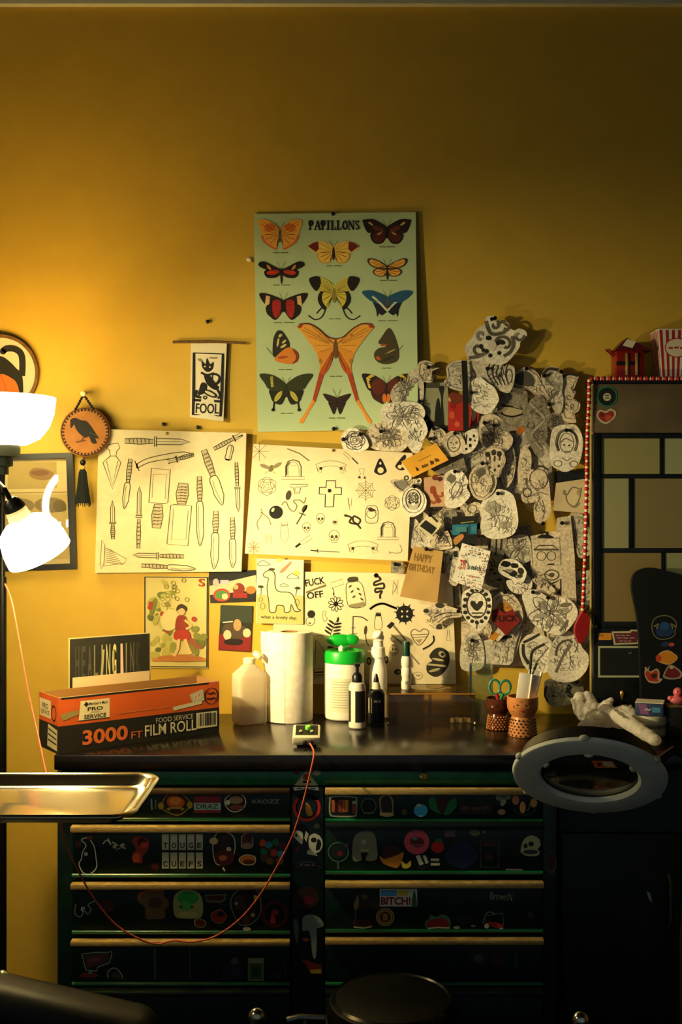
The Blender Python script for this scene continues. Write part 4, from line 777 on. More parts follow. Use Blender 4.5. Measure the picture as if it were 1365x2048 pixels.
# upper left drift over the poster
C('small bird-like cutout at the upper tip of the drift over the poster', [(838,726),(852,721),(866,726),(868,735),(880,736),(866,742),(864,764),(845,762),(836,748)], 'p', 'ih', 6, [(857,735)], [('e',853,728,4,3,GL)])
C('tall ruffled flower cutout on the lower right poster corner', [(818,744),(838,741),(848,765),(847,800),(842,815),(818,812),(790,808),(781,792),(786,776),(798,764),(814,762)], 'g', 'fh', 5, [(839,803)])
C('bright crumpled round flower cutout beneath the tall ruffled one', [(766,812),(780,806),(800,803),(836,806),(850,820),(848,837),(835,847),(815,862),(780,852),(764,838),(762,822)], 'w', 'ph', 7)
C('pale hanging petal cutout right of the poster corner, above the orange ticket', [(843,834),(856,860),(848,880),(840,902),(828,906),(814,888),(810,865),(820,848)], 'w', 'h', 8, curl=.014)
C('broad leafy cutout across the upper edge of the cross flash board', [(735,862),(750,848),(775,842),(800,852),(828,872),(815,893),(795,906),(760,902),(738,892),(730,877)], 'p', 'fqh', 6, [(762,863)])
C('leftmost round flower cutout at the end of the drift', [(683,872),(695,858),(712,857),(724,866),(735,880),(737,895),(720,904),(700,905),(686,895)], 'w', 'rh', 7, [(687,879),(721,869)])
# top
oc = []
for cx, cy, r0, a0 in ((1038,671,12,0),(963,670,10,90),(1010,690,22,180),(958,697,15,40),(1010,656,16,200),(990,650,10,300)):
    p = [(cx+r0*(1-.12*i)*math.cos(R(a0+40*i)), cy+r0*(1-.12*i)*math.sin(R(a0+40*i))) for i in range(8)]
    q = spline(p, 4, False); oc += [('l', q, 6, '5a5344'), ('l', q, 4, '968d7a')]
oc += [('L', [(973,642),(976,655),(985,668),(1008,665),(1012,655)], 7, '5a5344'), ('L', [(973,642),(976,655),(985,668),(1008,665),(1012,655)], 4.5, '968d7a'), ('L', [(1025,672),(1028,690),(1020,705),(1008,712)], 7, '5a5344'), ('L', [(1025,672),(1028,690),(1020,705),(1008,712)], 4.5, '968d7a'), ('L', [(938,716),(960,712),(978,702)], 7, '6b6252'), ('e', 978, 676, 6, 5, '1c1812'), ('e', 963, 693, 4, 5, '1c1812'), ('e', 967, 700, 4, 4, '1c1812'), ('e', 996, 686, 4, 5, '1c1812'), ('e', 999, 706, 4, 4, '1c1812'), ('e', 974, 702, 4, 4, '1c1812'), ('e', 981, 711, 4, 4, '1c1812'), ('b', 985, 690, 9, 12, 3, 'cdc2a8'), ('e', 1003, 684, 8, 5, '2a251e', 20)]
C('large topmost cutout of a head of curling snakes', [(973,634),(988,632),(998,642),(1027,660),(1039,657),(1052,662),(1054,672),(1042,684),(1039,696),(1019,721),(1000,730),(975,724),(955,722),(938,719),(933,708),(931,692),(944,676),(956,657),(970,647)], 'w', '', 8, [(984,639),(990,637)], oc, curl=.016)
C('long cutout of twisted locks hanging below the snake head', [(945,722),(975,722),(1000,726),(1021,730),(1030,737),(1029,763),(1022,782),(1014,786),(999,780),(975,765),(955,750)], 'g', 'q', 7, [(975,738)], [('L',[(980+9*i,728),(976+9*i,748),(990+7*i,770)],2.5,GI) for i in range(5)]+[('e',1001,751,2.5,3,K),('e',1010,730,2,3,K),('c',1019,752,6,14,2,GI)], curl=.012)
C('rounded grey cutout behind the top of the black strap', [(893,735),(905,724),(925,720),(948,724),(957,750),(950,775),(925,782),(905,778),(891,770),(889,762),(895,755)], 'g', 'ih', 5, extra=[('c',896,769,5,5,2,GL)])
C('bright leaf-shaped cutout right of the black strap', [(945,762),(960,754),(975,765),(990,776),(998,795),(996,806),(977,828),(950,822),(940,805),(938,778)], 'w', 'h', 8, [(943,786)], curl=.01)
C('grey round-shouldered sheet with a pair of black bowed lines', [(1008,775),(1030,766),(1050,778),(1056,800),(1052,850),(1010,862),(996,835),(998,800)], 'd', '', 3, extra=[('P',[(1004,812),(1022,810),(1044,818),(1042,828),(1025,832),(1008,828)],'a89a78'),('l',[(1004,811),(1025,813),(1045,818)],4,K),('L',[(1003,825),(1012,831),(1028,833),(1046,828)],3.4,K)])
C('dark grey shell-shaped cutout top right, left of the horn shape', [(1030,748),(1042,738),(1056,734),(1075,745),(1090,770),(1106,800),(1096,816),(1070,790),(1050,776),(1032,770)], 'p', 'ih', 4, [(1053,738)], [('P',[(1033,750),(1053,742),(1068,755),(1066,772),(1034,768)],'4f4a3c')])
C('horn-shaped shaded cutout at the upper right', [(1083,752),(1092,737),(1108,733),(1122,742),(1127,762),(1125,785),(1128,800),(1122,826),(1108,820),(1100,792),(1090,770)], 'g', 'sh', 6, [(1088,752)], [('L',[(1086,750),(1098,738),(1118,740)],6,'3a342a')])
C('jagged figure cutout at the far upper right under a dark brim', [(1122,752),(1135,747),(1158,752),(1150,761),(1145,778),(1153,785),(1148,800),(1161,806),(1158,822),(1146,830),(1153,845),(1130,842),(1121,815),(1125,780)], 'p', 'iq', 5, [(1122,744)], [('L',[(1126,754),(1140,748),(1157,752)],5,'2a251e')])
C('coiled dragon cutout in grey pencil right of the bowed lines', [(1060,802),(1078,790),(1092,800),(1101,825),(1096,850),(1094,878),(1086,892),(1090,908),(1078,915),(1062,892),(1051,870),(1049,840),(1054,818)], 'd', 'sqh', 6, [(1098,809)])
C('dark leaf cutout just above the oval portrait', [(1094,838),(1110,824),(1126,832),(1137,850),(1125,864),(1103,860)], 'd', 'vh', 6)
C('oval cutout portrait of a child with long hair', [(1104,864),(1115,852),(1135,849),(1152,850),(1163,866),(1167,886),(1163,915),(1154,932),(1133,944),(1115,938),(1105,930),(1100,905)], 'w', '', 8, [(1133,861)], [('L',[(1118,902),(1114,885),(1120,866),(1135,860),(1150,868),(1155,885),(1150,902)],5,GI),('L',[(1118,902),(1114,885),(1120,866),(1135,860),(1150,868),(1155,885),(1150,902)],2,'8a816e'),('c',1134,886,14,20,1.2,GL),('L',[(1122,885),(1132,877),(1147,884)],2,GL),('e',1129,890,2,1.6,K),('e',1139,891,2,1.6,K),('L',[(1129,902),(1134,904),(1139,902)],1.4,GI),('c',1116,927,8,6,1.3,GL),('c',1148,928,8,6,1.3,GL),('l',[(1124,915),(1134,922),(1145,915)],1.4,GL)])
C('flower cluster cutout at the middle of the drift, under the leaf shape', [(960,836),(985,828),(1005,840),(1016,860),(1027,880),(1016,900),(990,906),(967,890),(958,862)], 'p', 'fqh', 4, [(988,851),(969,846)])
C('small orange tag between the flower cluster and the dragon', [(1032,862),(1041,853),(1057,855),(1052,863),(1036,868)], 'b8641c', '', 5, smooth=False, cat='paper tag', name='paper_tag')
C('grey bundle cutout left of the black vertical gap', [(1005,895),(1025,890),(1032,925),(1026,960),(1010,975),(1000,930)], 'p', 'ih', 3)
C('curved grey strip cutout right of the black vertical gap', [(1045,895),(1062,905),(1062,940),(1050,965),(1040,990),(1036,940)], 'p', 'h', 3)
# photographs and odd papers
t = C('dark seaside photo print left of the black strap', [(845,768),(896,764),(900,858),(852,862)], '8a8768', '', 4, smooth=False, curl=.002, name='photo_print', cat='photo', extra=[('r',846,766,880,776,'3a3a2c'),('p',[(847,820),(866,845),(898,852),(899,862),(852,862)],'12140f'),('P',[(870,862),(872,812),(877,796),(881,812),(884,862)],'12130e'),('P',[(878,775),(889,774),(886,800),(889,862),(880,862),(883,800)],'191a12'),('e',857,808,4,1.5,'3a3a28'),('p',[(852,845),(866,842),(884,855),(898,850),(899,862),(852,862)],'0c0e0c')])
C('red patterned mug picture behind the black strap', [(897,790),(905,785),(922,788),(926,805),(950,806),(960,822),(957,842),(945,852),(930,862),(897,862)], 'a8241a', '', 5, smooth=False, curl=.003, extra=[('P',[(896,794),(906,786),(924,790),(926,803),(906,808)],'6a2a18'),('b',905,830,7,9,2,'c8502c'),('b',915,848,6,6,3,'c85a34'),('b',906,812,6,6,4,'8a1410'),('P',[(947,815),(954,822),(952,836),(945,842),(943,826)],'c0a878'),('b',900,798,3,6,4,'c8a868')])
b = MB(); e_ = [P(929,721,.046), P(931,760,.048), P(932,800,.048), P(933,862,.047)]
wd = .0088
V = []
for p in e_: V += [p+Vector((-wd, 0, 0)), p+Vector((wd, 0, 0)), p+Vector((wd, .0016, 0)), p+Vector((-wd, .0016, 0))]
b.add(V, [(4*i+k, 4*i+(k+1) % 4, 4*i+4+(k+1) % 4, 4*i+4+k) for i in range(3) for k in range(4)]+[(0, 3, 2, 1), (12, 13, 14, 15)], mat('0c0c0b', .7)); 
tag(b.build('black_strap'), 'flat black strap hanging down over the red mug picture', 'strap')
C('smiling round-faced cutout between the rabbit cutout and the white mask', [(893,868),(905,862),(920,867),(931,885),(929,900),(912,912),(897,913),(886,900),(885,880)], 'p', 'F', 8, [(910,867)], curl=.01)
C('small spotted rabbit cutout above the orange ticket', [(862,860),(872,853),(888,861),(894,876),(886,895),(872,888),(858,880)], 'p', 'qh', 7, [(868,858),(861,878)])
C('white dripping mask cutout at the lower end of the strap', [(931,868),(940,860),(952,858),(958,870),(955,888),(945,902),(930,908),(920,902),(934,890)], 'w', '', 12, extra=[('e',941,879,2.6,3.4,K),('e',941,891,2.8,3.6,K),('e',948,872,2,3,K),('e',933,898,2.2,2.6,K),('l',[(934,868),(932,888)],2,K),('l',[(949,880),(952,883)],2,K)])
C('orange ticket with a row of black marks tilted over the cross flash board', [(803,923),(872,886),(898,920),(826,955)], 'd69a2c', '', 12, smooth=False, curl=.006, name='paper_ticket', cat='ticket', extra=[('p',[(831,934),(836,936),(839,941),(834,942)],'2a1a0c'),('p',[(843,931),(856,927),(857,932),(845,937)],'6a4414'),('p',[(860,921),(868,922),(868,928),(862,930)],'4a300f'),('p',[(869,917),(876,917),(880,922),(872,924)],'4a300f'),('l',[(838,922),(862,910)],1.2,'9a6a1c')], bend=1)
C('grey sheet under the orange ticket lower edge', [(850,930),(925,905),(936,945),(880,950)], 'd', 'h', 3, smooth=False, curl=.002)
C('crescent moth cutout below the orange ticket', [(781,961),(800,960),(815,957),(832,958),(842,956),(843,966),(835,978),(812,986),(795,981)], 'p', 'h', 8, [(828,972)], [('L',[(789,964),(796,974),(808,981)],4,'4a4436'),('P',[(792,963),(815,962),(810,980),(798,974)],'7d7668'),('c',813,956,4,4,2,GI),('L',[(835,964),(840,960)],4,GI)])
C('oval rose cutout in a double ring at the right edge of the cross flash board', [(808,982),(820,974),(838,978),(850,990),(854,1005),(849,1020),(836,1030),(822,1034),(808,1022),(802,1005)], 'w', '', 9, [(829,973)], rose(827,995,11,GI,1.3,4)+[('c',827,999,15,20,2,GI),('c',827,1000,22,26,1.2,GL),('P',[(816,1003),(826,1012),(838,1003),(834,1018),(820,1018)],'b8af9a'),('e',820,1005,4,2,GI,40),('e',834,1005,4,2,GI,-40)])
C('pinkish card with a red-brown curling figure', [(848,955),(893,950),(896,1013),(850,1014)], 'b8906c', '', 7, smooth=False, curl=.003, name='note_card', cat='card', extra=[('b',870,955,6,6,3,'6a2c1a'),('b',880,958,6,5,8,'4a2418'),('b',866,980,7,9,5,'8a3a18'),('L',[(866,978),(872,992),(880,1005)],8,'80341a'),('L',[(875,992),(885,992),(884,984)],4,'8a4a24'),('L',[(861,1002),(868,1006),(876,1000)],5,'8a4a20')])
C('white torn paper with a pencilled leaf beside the pinkish card', [(890,950),(910,938),(926,944),(937,962),(934,975),(941,990),(930,1005),(915,1015),(893,1013),(889,985)], 'w', 'h', 8, [(910,943)], [('b',903,957,10,9,3,'6b6252'),('c',914,980,10,16,1.4,GL,20),('L',[(905,1000),(915,985),(925,965)],1.6,GL)], curl=.012)
C('oval cutout with a shaded profile, left of the dripping flower jar', [(955,931),(975,931),(990,945),(994,965),(987,985),(967,1000),(950,995),(940,975),(940,950)], 'p', 'ih', 8, [(965,927)], [('e',962,945,11,8,'5c5546',-30),('L',[(985,950),(988,968),(980,985)],5,'4f4838')])
C('flower jar cutout with dark drips at the centre of the drift', [(968,905),(985,897),(1005,900),(1012,920),(1006,937),(998,954),(978,952),(971,932)], 'p', '', 7, extra=[('e',976,909,5,5,'2a251e'),('e',988,905,5,6,'2a251e'),('e',999,908,5,6,'2a251e'),('l',[(980,912),(980,920)],3,GI),('l',[(990,912),(989,923)],3,GI),('l',[(1000,912),(999,921)],3,GI),('e',980,935,2,3,GI),('e',990,940,2,3,GI),('e',998,932,2,3,GI),('o',[(970,904),(1010,902),(998,952),(980,950)],1.3,GL)])
pz = C('small tilted instant photo with a white border', [(835,1053),(859,1026),(885,1048),(863,1075)], 'c8bb94', '', 11, [(860,1030)], smooth=False, curl=.005, name='photo_print', cat='photo', extra=[('p',[(840,1052),(852,1040),(874,1056),(864,1069)],'15150e'),('e',856,1054,6,5,'4a4422'),('p',[(862,1033),(866,1032),(878,1042),(874,1045)],'2a2416')])
C('dark photo with a bright blue band, above the thank-you card', [(905,1033),(955,1032),(953,1092),(905,1092)], '14140f', '', 10, smooth=False, curl=.003, name='photo_print', cat='photo', extra=[('p',[(905,1050),(955,1047),(954,1068),(906,1070)],'1f6a84'),('r',937,1048,941,1069,'124a6a'),('r',912,1054,934,1064,'3a7478'),('r',944,1053,952,1062,'3f7880'),('l',[(922,1046),(948,1043)],2,'8a8450'),('P',[(908,1078),(924,1068),(928,1075),(912,1090)],'b07a3c')])
C('grey rounded paper beneath the instant photo', [(818,1046),(832,1038),(848,1060),(875,1080),(872,1095),(830,1100),(817,1080)], 'g', 'h', 5)
C('triangular line drawing cutout right of the instant photo', [(866,1075),(888,1054),(902,1075),(904,1096),(868,1098)], 'p', 'qh', 6, [(892,1058)], [('o',[(870,1092),(888,1066),(902,1092)],2,GI)])
C('grey strip cutout left of the blue photo', [(888,1025),(905,1020),(915,1030),(906,1060),(900,1085),(892,1060)], 'd', 'h', 4, [(917,1016)])
C('cutout with a dark flower spray right of the blue photo', [(930,1017),(950,1004),(968,1012),(980,1030),(977,1062),(960,1068),(950,1040),(934,1032)], 'p', 'h', 7, extra=[('b',960,1052,8,7,2,'2a281c'),('b',968,1045,6,6,7,'2a281c'),('b',955,1030,6,5,9,'2a251e'),('c',945,1018,9,8,1.3,GI)])
C('large egg-shaped pale cutout at the centre of the drift', [(964,1005),(985,981),(1010,980),(1028,992),(1035,1020),(1037,1046),(1028,1068),(1005,1077),(978,1076),(962,1060),(964,1030)], 'w', 'h', 9, [(996,987)], [('b',985,1015,18,14,3,'a89f8b'),('b',1010,1050,16,9,5,'9e9580'),('L',[(975,1040),(1000,1030),(1025,1040)],1.4,GL)], curl=.012)
C('tall bottle-shaped figure cutout hanging beside the black gap', [(1062,940),(1076,937),(1092,944),(1099,965),(1101,985),(1103,1020),(1100,1032),(1086,1046),(1072,1042),(1068,1015),(1072,1005),(1050,1006),(1043,990),(1056,975),(1055,952)], 'p', 'h', 7, [(1086,1047)], [('c',1078,958,18,20,1.5,GI),('L',[(1062,992),(1080,985),(1096,990)],1.5,GL),('c',1055,985,8,9,2,GI),('L',[(1085,1000),(1090,1020),(1085,1038)],1.4,GL),('L',[(1068,940),(1082,932),(1098,940)],4,'3a342a')])
C('black paper slip under the oval portrait', [(1109,942),(1190,938),(1190,960),(1112,967)], '0d1113', '', 4, smooth=False, curl=.001)
C('cream card with a pencilled bull head beside the bead string', [(1113,966),(1168,958),(1187,960),(1187,1028),(1107,1021)], 'c8b48c', '', 6, smooth=False, curl=.006, name='note_card', cat='card', extra=[('L',[(1128,980),(1134,990),(1145,975),(1160,978)],2,GL),('L',[(1132,988),(1136,1005),(1150,1012),(1160,995),(1163,975)],1.8,GL),('e',1129,985,3,5,'8a7a5c'),('e',1158,985,4,6,'9a8a68'),('L',[(1138,1008),(1150,1015),(1160,1005)],2.4,'8a7a5c')])
la = [('P',[(1077,1073),(1084,1069),(1092,1069),(1092,1064),(1098,1064),(1098,1069),(1106,1073),(1106,1076),(1077,1076)],K),('l',[(1082,1060),(1083,1067),(1090,1064),(1096,1066)],4,K),('o',[(1068,1100),(1078,1091),(1107,1091),(1117,1100)],2,GI),('l',[(1068,1098),(1117,1098)],1.5,GI),('c',1083,1112,9,9,1.4,GL),('c',1103,1112,9,9,1.4,GL),('o',[(1062,1078),(1120,1076),(1122,1130),(1066,1130)],1.2,GL),('l',[(1096,1129),(1108,1128)],2.6,K),('c',1104,1150,14,10,1.8,GI),('e',1104,1150,5,5,'4a4436'),('L',[(1080,1152),(1092,1148),(1100,1152)],1.4,GI),('l',[(1094,1170),(1110,1165),(1122,1158),(1122,1192)],2.6,GI),('p',[(1104,1172),(1111,1170),(1107,1182)],K),('p',[(1113,1190),(1121,1175),(1122,1192)],'3a342a')]
C('long cream sheet with a lantern drawing left of the bead string', [(1062,1072),(1113,1062),(1115,1036),(1142,1031),(1150,1110),(1154,1205),(1136,1222),(1112,1195),(1075,1186),(1062,1130)], 'p', '', 5, [(1124,1046)], la, smooth=False, curl=.004)
C('grey leaf-shaped sheet behind the beads, under the bull card', [(1142,1032),(1164,1028),(1176,1050),(1186,1078),(1184,1105),(1160,1116),(1150,1085)], 'g', 'ih', 3)
C('dark candle cutout hanging below the egg-shaped paper', [(976,1070),(1012,1074),(1012,1098),(1002,1122),(984,1115)], 'd', '', 4, extra=[('l',[(981,1076),(979,1098)],3,K),('l',[(993,1076),(992,1110)],2,K),('l',[(1004,1078),(1002,1100)],4,'2a251e')])
C('soft grey flower cutout left of the lantern drawing', [(1014,1082),(1035,1070),(1058,1074),(1062,1118),(1038,1126),(1012,1108)], 'g', 'ph', 4)
# lower half
C('kraft paper card printed HAPPY BIRTHDAY', [(828,1092),(887,1103),(875,1206),(800,1193)], 'b08a4c', '', 11, [(853,1098)], [('t','HAPPY',847,1116,36,15,'7d5a24',9,.02),('t','BIRTHDAY',844,1137,52,14,'7d5a24',9,.02)], smooth=False, curl=.008, name='greeting_card', cat='card')
g = random.Random(11); td = []
for i in range(150):
    u, v = g.random(), g.random()
    if .2 < u < .8 and .25 < v < .7: continue
    x = 928+52*u-18*v; y = 1090+16*u+74*v
    td.append(('e', x, y, .9+g.random()*.9, .9+g.random()*.7, g.choice(['b8483c','8a8a80','7a8a6a','c86a5a','5a6a70','c89060']), 0, 6))
td += [('t','Th',926,1129,13,18,'b83a30',8,.02),('t','anks',950,1135,28,11,'3a4a48',10,.01),('l',[(934,1150),(955,1156)],1.5,'c87a6a')]
C('white thank-you card with red lettering and a coloured speckled border', [(925,1086),(982,1103),(963,1182),(905,1162)], 'e2dcc8', '', 14, (), td, smooth=False, curl=.010, name='greeting_card', cat='card')
C('small grey slip on the board corner left of the birthday card', [(783,1122),(806,1124),(808,1148),(782,1146)], 'd', 'h', 6, [(791,1128)], smooth=False, curl=.002)
C('pale rounded paper left of the thank-you card', [(891,1102),(918,1096),(920,1150),(912,1172),(896,1160),(889,1130)], 'g', 'ih', 6, extra=[('b',912,1108,6,8,2,K),('e',902,1118,2,2,K)])
cr = [('c',954,1210,20,26,2.5,GI),('P',[(954,1222),(942,1210),(943,1202),(950,1203),(954,1208),(958,1203),(965,1202),(966,1210)],'2a271e'),('e',948,1213,3,3,'c8bda4'),('e',959,1213,3,3,'c8bda4'),('l',[(944,1226),(966,1226)],3,'3f3a2a'),('l',[(946,1233),(962,1233)],3,'3f3a2a'),('l',[(954,1240),(954,1258)],1.5,GI)]
for i in range(16):
    a = 2*math.pi*i/16; cr.append(('b', 954+25*math.cos(a), 1212+33*math.sin(a), 4.2, 4.2, i, '2a271e'))
C('shield-shaped crest cutout with a dark heart inside a ring', [(928,1184),(948,1175),(970,1176),(983,1190),(984,1215),(978,1240),(965,1258),(955,1263),(936,1244),(925,1225),(924,1198)], 'w', '', 10, (), cr, curl=.012)
C('winged bird cutout spread over the lower flash board edge', [(846,1221),(862,1212),(880,1205),(897,1212),(925,1222),(922,1234),(900,1236),(880,1246),(868,1252),(862,1236)], 'p', 'h', 8, [(917,1222)], [('b',880,1211,10,6,4,'3f3a2c'),('b',853,1222,6,5,6,'3a342a'),('L',[(868,1235),(890,1226),(915,1226)],2,GI),('L',[(875,1245),(895,1232),(918,1230)],1.6,GL)], curl=.006)
br = [('b',1012,1128,11,7,1,K),('b',1030,1131,9,6,2,K),('b',1027,1147,9,7,3,'1c1a12'),('b',1042,1142,7,8,4,'2a271c'),('b',1018,1142,10,5,5,'8a816c'),('l',[(1006,1140),(1035,1156)],2,K),('b',1040,1152,6,4,8,'3a352a')]
C('cutout of a black-petalled rose right of the thank-you card', [(997,1136),(1008,1119),(1034,1121),(1052,1140),(1053,1152),(1045,1166),(1028,1161),(1004,1149)], 'w', '', 9, (), br, curl=.01)
C('dark gem cutout just right of the black rose', [(1052,1138),(1070,1136),(1070,1152),(1056,1154)], 'd', 'h', 4)
C('plain round pale cutout under the black rose', [(1014,1161),(1035,1160),(1052,1149),(1064,1160),(1064,1175),(1052,1187),(1030,1186),(1018,1176)], 'w', 'h', 7)
C('pointed lizard-like cutout under the lantern drawing', [(1065,1160),(1080,1156),(1098,1166),(1112,1182),(1100,1188),(1086,1178)], 'p', 'h', 7)
C('arched cream paper behind the red heart', [(984,1205),(992,1190),(1010,1182),(1028,1190),(1042,1210),(1047,1235),(1038,1256),(1012,1268),(994,1282),(982,1245)], 'p', 'h', 5, [(1010,1184)], [('P',[(993,1222),(1000,1206),(1014,1204),(1026,1220),(1012,1228)],'b87a20'),('p',[(984,1262),(1000,1268),(990,1282),(978,1278)],'b87a20'),('L',[(992,1200),(1012,1190),(1032,1205)],2,GL)])
C('dark red heart cutout lettered FUCK', [(985,1220),(997,1218),(1010,1226),(1026,1218),(1041,1242),(1012,1271),(984,1240)], '7d1814', '', 8, (), [('t','FUCK',1013,1237,46,13,'2a0a08',-2,.03)], smooth=False, curl=.004, name='paper_heart')
C('big open flower cutout at the right, over the long cream sheet', [(1046,1188),(1070,1179),(1100,1195),(1130,1195),(1150,1209),(1156,1230),(1140,1256),(1120,1270),(1090,1262),(1062,1242),(1050,1212)], 'w', 'ph', 9, [(1066,1184),(1096,1195)], [('e',1132,1210,12,4,'6b6252',-12),('L',[(1120,1262),(1130,1250),(1136,1240)],5,'6b6252')], curl=.012)
C('grey sheet with one black curved stroke below the red heart', [(966,1282),(1000,1274),(1035,1258),(1046,1262),(1030,1318),(1020,1330),(965,1328)], 'g', 'h', 4, (), [('L',[(990,1281),(1005,1276),(1024,1273)],6,'26241c'),('L',[(1045,1258),(1035,1285),(1028,1322)],4,'3a342c')], smooth=False)
C('lily cutout with dark curved stamens above the pen pot', [(1040,1292),(1056,1270),(1085,1270),(1106,1288),(1102,1330),(1090,1346),(1060,1342),(1044,1322)], 'w', 'h', 8, (), [('L',[(1047,1285),(1062,1278),(1080,1268)],5,'35302a'),('L',[(1047,1288),(1048,1310),(1058,1328)],6,'35302a'),('L',[(1062,1316),(1068,1300),(1090,1288)],5,'35302a'),('L',[(1070,1330),(1085,1310),(1098,1295)],2,GL)], curl=.012)
C('broad petal cutout right of the lily', [(1102,1292),(1128,1264),(1150,1268),(1166,1296),(1178,1312),(1174,1340),(1150,1362),(1112,1362),(1096,1340)], 'w', 'h', 9, (), [('L',[(1112,1312),(1118,1290),(1136,1280),(1146,1285)],4,'57503f'),('L',[(1112,1345),(1128,1310),(1142,1290)],5,'6b6252'),('L',[(1150,1275),(1156,1290),(1150,1305)],2,GL)], curl=.014)
C('narrow grey paper hanging beside the cabinet edge', [(1166,1258),(1178,1252),(1187,1275),(1188,1340),(1180,1332),(1168,1290)], 'g', 'h', 3)
C('lowest cutout, grey with a black crescent and dots', [(1089,1372),(1098,1358),(1150,1357),(1166,1365),(1166,1390),(1150,1406),(1110,1413),(1092,1400)], 'd', 'h', 5, (), [('P',[(1137,1368),(1146,1376),(1150,1390),(1140,1395),(1132,1384)],K),('e',1152,1382,9,10,'8a8472'),('e',1122,1365,2.5,2.5,K),('e',1155,1365,2.5,2.5,K),('e',1108,1392,3,2,K),('L',[(1094,1372),(1090,1390),(1096,1402)],3,K)])
C('grey pencilled flower paper left of the lily, under the crest', [(924,1285),(945,1262),(966,1285),(966,1335),(924,1338)], 'g', 'fh', 5, [(944,1280)])
C('grey sheet pinned on both sides of the bead string', [(1153,1142),(1187,1140),(1187,1198),(1175,1218),(1156,1202)], 'g', 'h', 2, [(1157,1165),(1181,1165)], smooth=False, curl=.001)
C('narrow oval paper half hidden by the cabinet edge', [(1168,872),(1178,852),(1187,860),(1187,932),(1178,914)], 'p', 'h', 3, (), [('L',[(1182,865),(1178,885),(1183,905)],3,'6b6a66')])
# ================================================================ floor lamp
lamp = thing('floor_lamp', 'black floor lamp with a white uplighter bowl and a lower white reading shade', 'lamp', (LAMPX, -LAMPD, 0))
BM = mat('11110f', .4, .4)
b = MB(); b.lathe([(0, 0), (.13, 0), (.135, .01), (.12, .022), (.02, .03), (0, .03)], BM, (LAMPX, -LAMPD, 0), 36); b.build('base', lamp)
b = MB(); b.tube([(LAMPX, -LAMPD, .02), (LAMPX, -LAMPD, 1.40)], .0125, BM, 14); b.tube([(LAMPX, -LAMPD, 1.39), (LAMPX, -LAMPD, 1.69)], .0085, BM, 12); b.build('pole', lamp)
b = MB(); q = (LAMPX, -LAMPD, 0)
b.lathe([(0, 1.69), (.018, 1.69), (.018, 1.711), (.030, 1.714), (.030, 1.737), (.050, 1.741), (.050, 1.772), (0, 1.772)], mat('1c2018', .5), q, 24); b.build('socket', lamp)
BOWL = emit('ffeaa4', 18.0)
b = MB(); pr = [(.03, 1.771), (.07, 1.775), (.105, 1.793), (.130, 1.825), (.143, 1.863), (.1485, 1.908)]
b.lathe([(0, 1.771)]+pr, BOWL, q, 48); b.lathe([pr[-1]]+[(r-.004, z+.0015) for r, z in pr[::-1]]+[(0, 1.777)], mat('f0e6cc', .7), q, 48); b.build('bowl_shade', lamp)
b = MB(); b.lathe([(0, 1.775), (.012, 1.775), (.013, 1.79), (.0125, 1.885), (.008, 1.892), (0, 1.893)], emit('ffe8a8', 230), q, 16); b.build('uplight_bulb', lamp)
# reading shade: neck up-left, mouth down and toward the room
ax = RAX
M = ax.to_track_quat('Z', 'Y').to_matrix().to_4x4()
b = MB(); b.tube([(LAMPX, -LAMPD, 1.60), (LAMPX-.03, -LAMPD-.06, 1.66), (LAMPX-.02, -LAMPD-.20, 1.69), (-.87, -.72, 1.67), RT-ax*.06, RT-ax*.035], .006, BM, 10); b.build('gooseneck', lamp)
b = MB(); b.lathe([(0, -.035), (.012, -.035), (.021, -.026), (.027, -.010), (.027, -.005), (0, -.005)], mat('22201a', .35, .5), RT, 28, M); sk = b.build('reading_socket', lamp)
b = MB(); b.lathe([(.0245, -.005), (.0255, 0), (.027, .005), (.0265, .010), (.029, .016), (.028, .021), (.030, .028), (0, .026)], emit('e8d8a8', .25), RT, 28, M); b.build('socket_collar', lamp)['label'] = 'ribbed cream collar'
b = MB(); kq = RT-ax*.03+Vector((-.012, -.01, .006)); b.tube([kq, kq+Vector((-.006, 0, .012))], .003, BM, 8); b.build('switch_knob', lamp)
SH = emit('ffeaa4', 26.0)
pr = [(.030, .027), (.047, .032), (.064, .045), (.074, .066), (.080, .095), (.0813, .125)]
b = MB(); b.lathe(pr+[(r-.004, z+.001) for r, z in pr[::-1]], SH, RT, 48, M); b.build('reading_shade', lamp)
b = MB(); b.tube([RT+ax*.018, RT+ax*.05], .012, SH, 14); b.ball(RT+ax*.05, .014, SH, 16, 10); b.build('bulb', lamp)
# ================================================================ film roll box with the card in it
BA = Vector((-.741, -.594, TOP)); BU = Vector((.805, .594, 0)).normalized(); BV = Vector((-BU.y, BU.x, 0)); BL_, BW_, BH_ = .485, .13, .148
fbx = thing('film_roll_box', 'long open orange and black carton lettered 3000FT FILM ROLL', 'box', BA+BU*.24+BV*.06)
CARD = mat('8a6232', .85); OR = mat('c2531a', .55); BLK2 = mat('15130f', .5)
def bp(u, v, z): return BA+BU*u+BV*v+Vector((0, 0, z))
def slabx(mb, u0, u1, v0, v1, z0, z1, m): mb.add([bp(u, v, z) for z in (z0, z1) for v in (v0, v1) for u in (u0, u1)], [(0, 2, 3, 1), (4, 5, 7, 6), (0, 1, 5, 4), (2, 6, 7, 3), (0, 4, 6, 2), (1, 3, 7, 5)], m)
t_ = .003
for nm, q in (('front_panel', (0, BL_, 0, t_, .0005, BH_)), ('back_panel', (0, BL_, BW_-t_, BW_, .0005, BH_)), ('end_panel', (0, t_, t_, BW_-t_, .0005, BH_)), ('end_panel', (BL_-t_, BL_, t_, BW_-t_, .0005, BH_)), ('bottom_panel', (t_, BL_-t_, t_, BW_-t_, .0005, t_))):
    b = MB(); slabx(b, *q, CARD); b.build(nm, fbx, smooth=False)
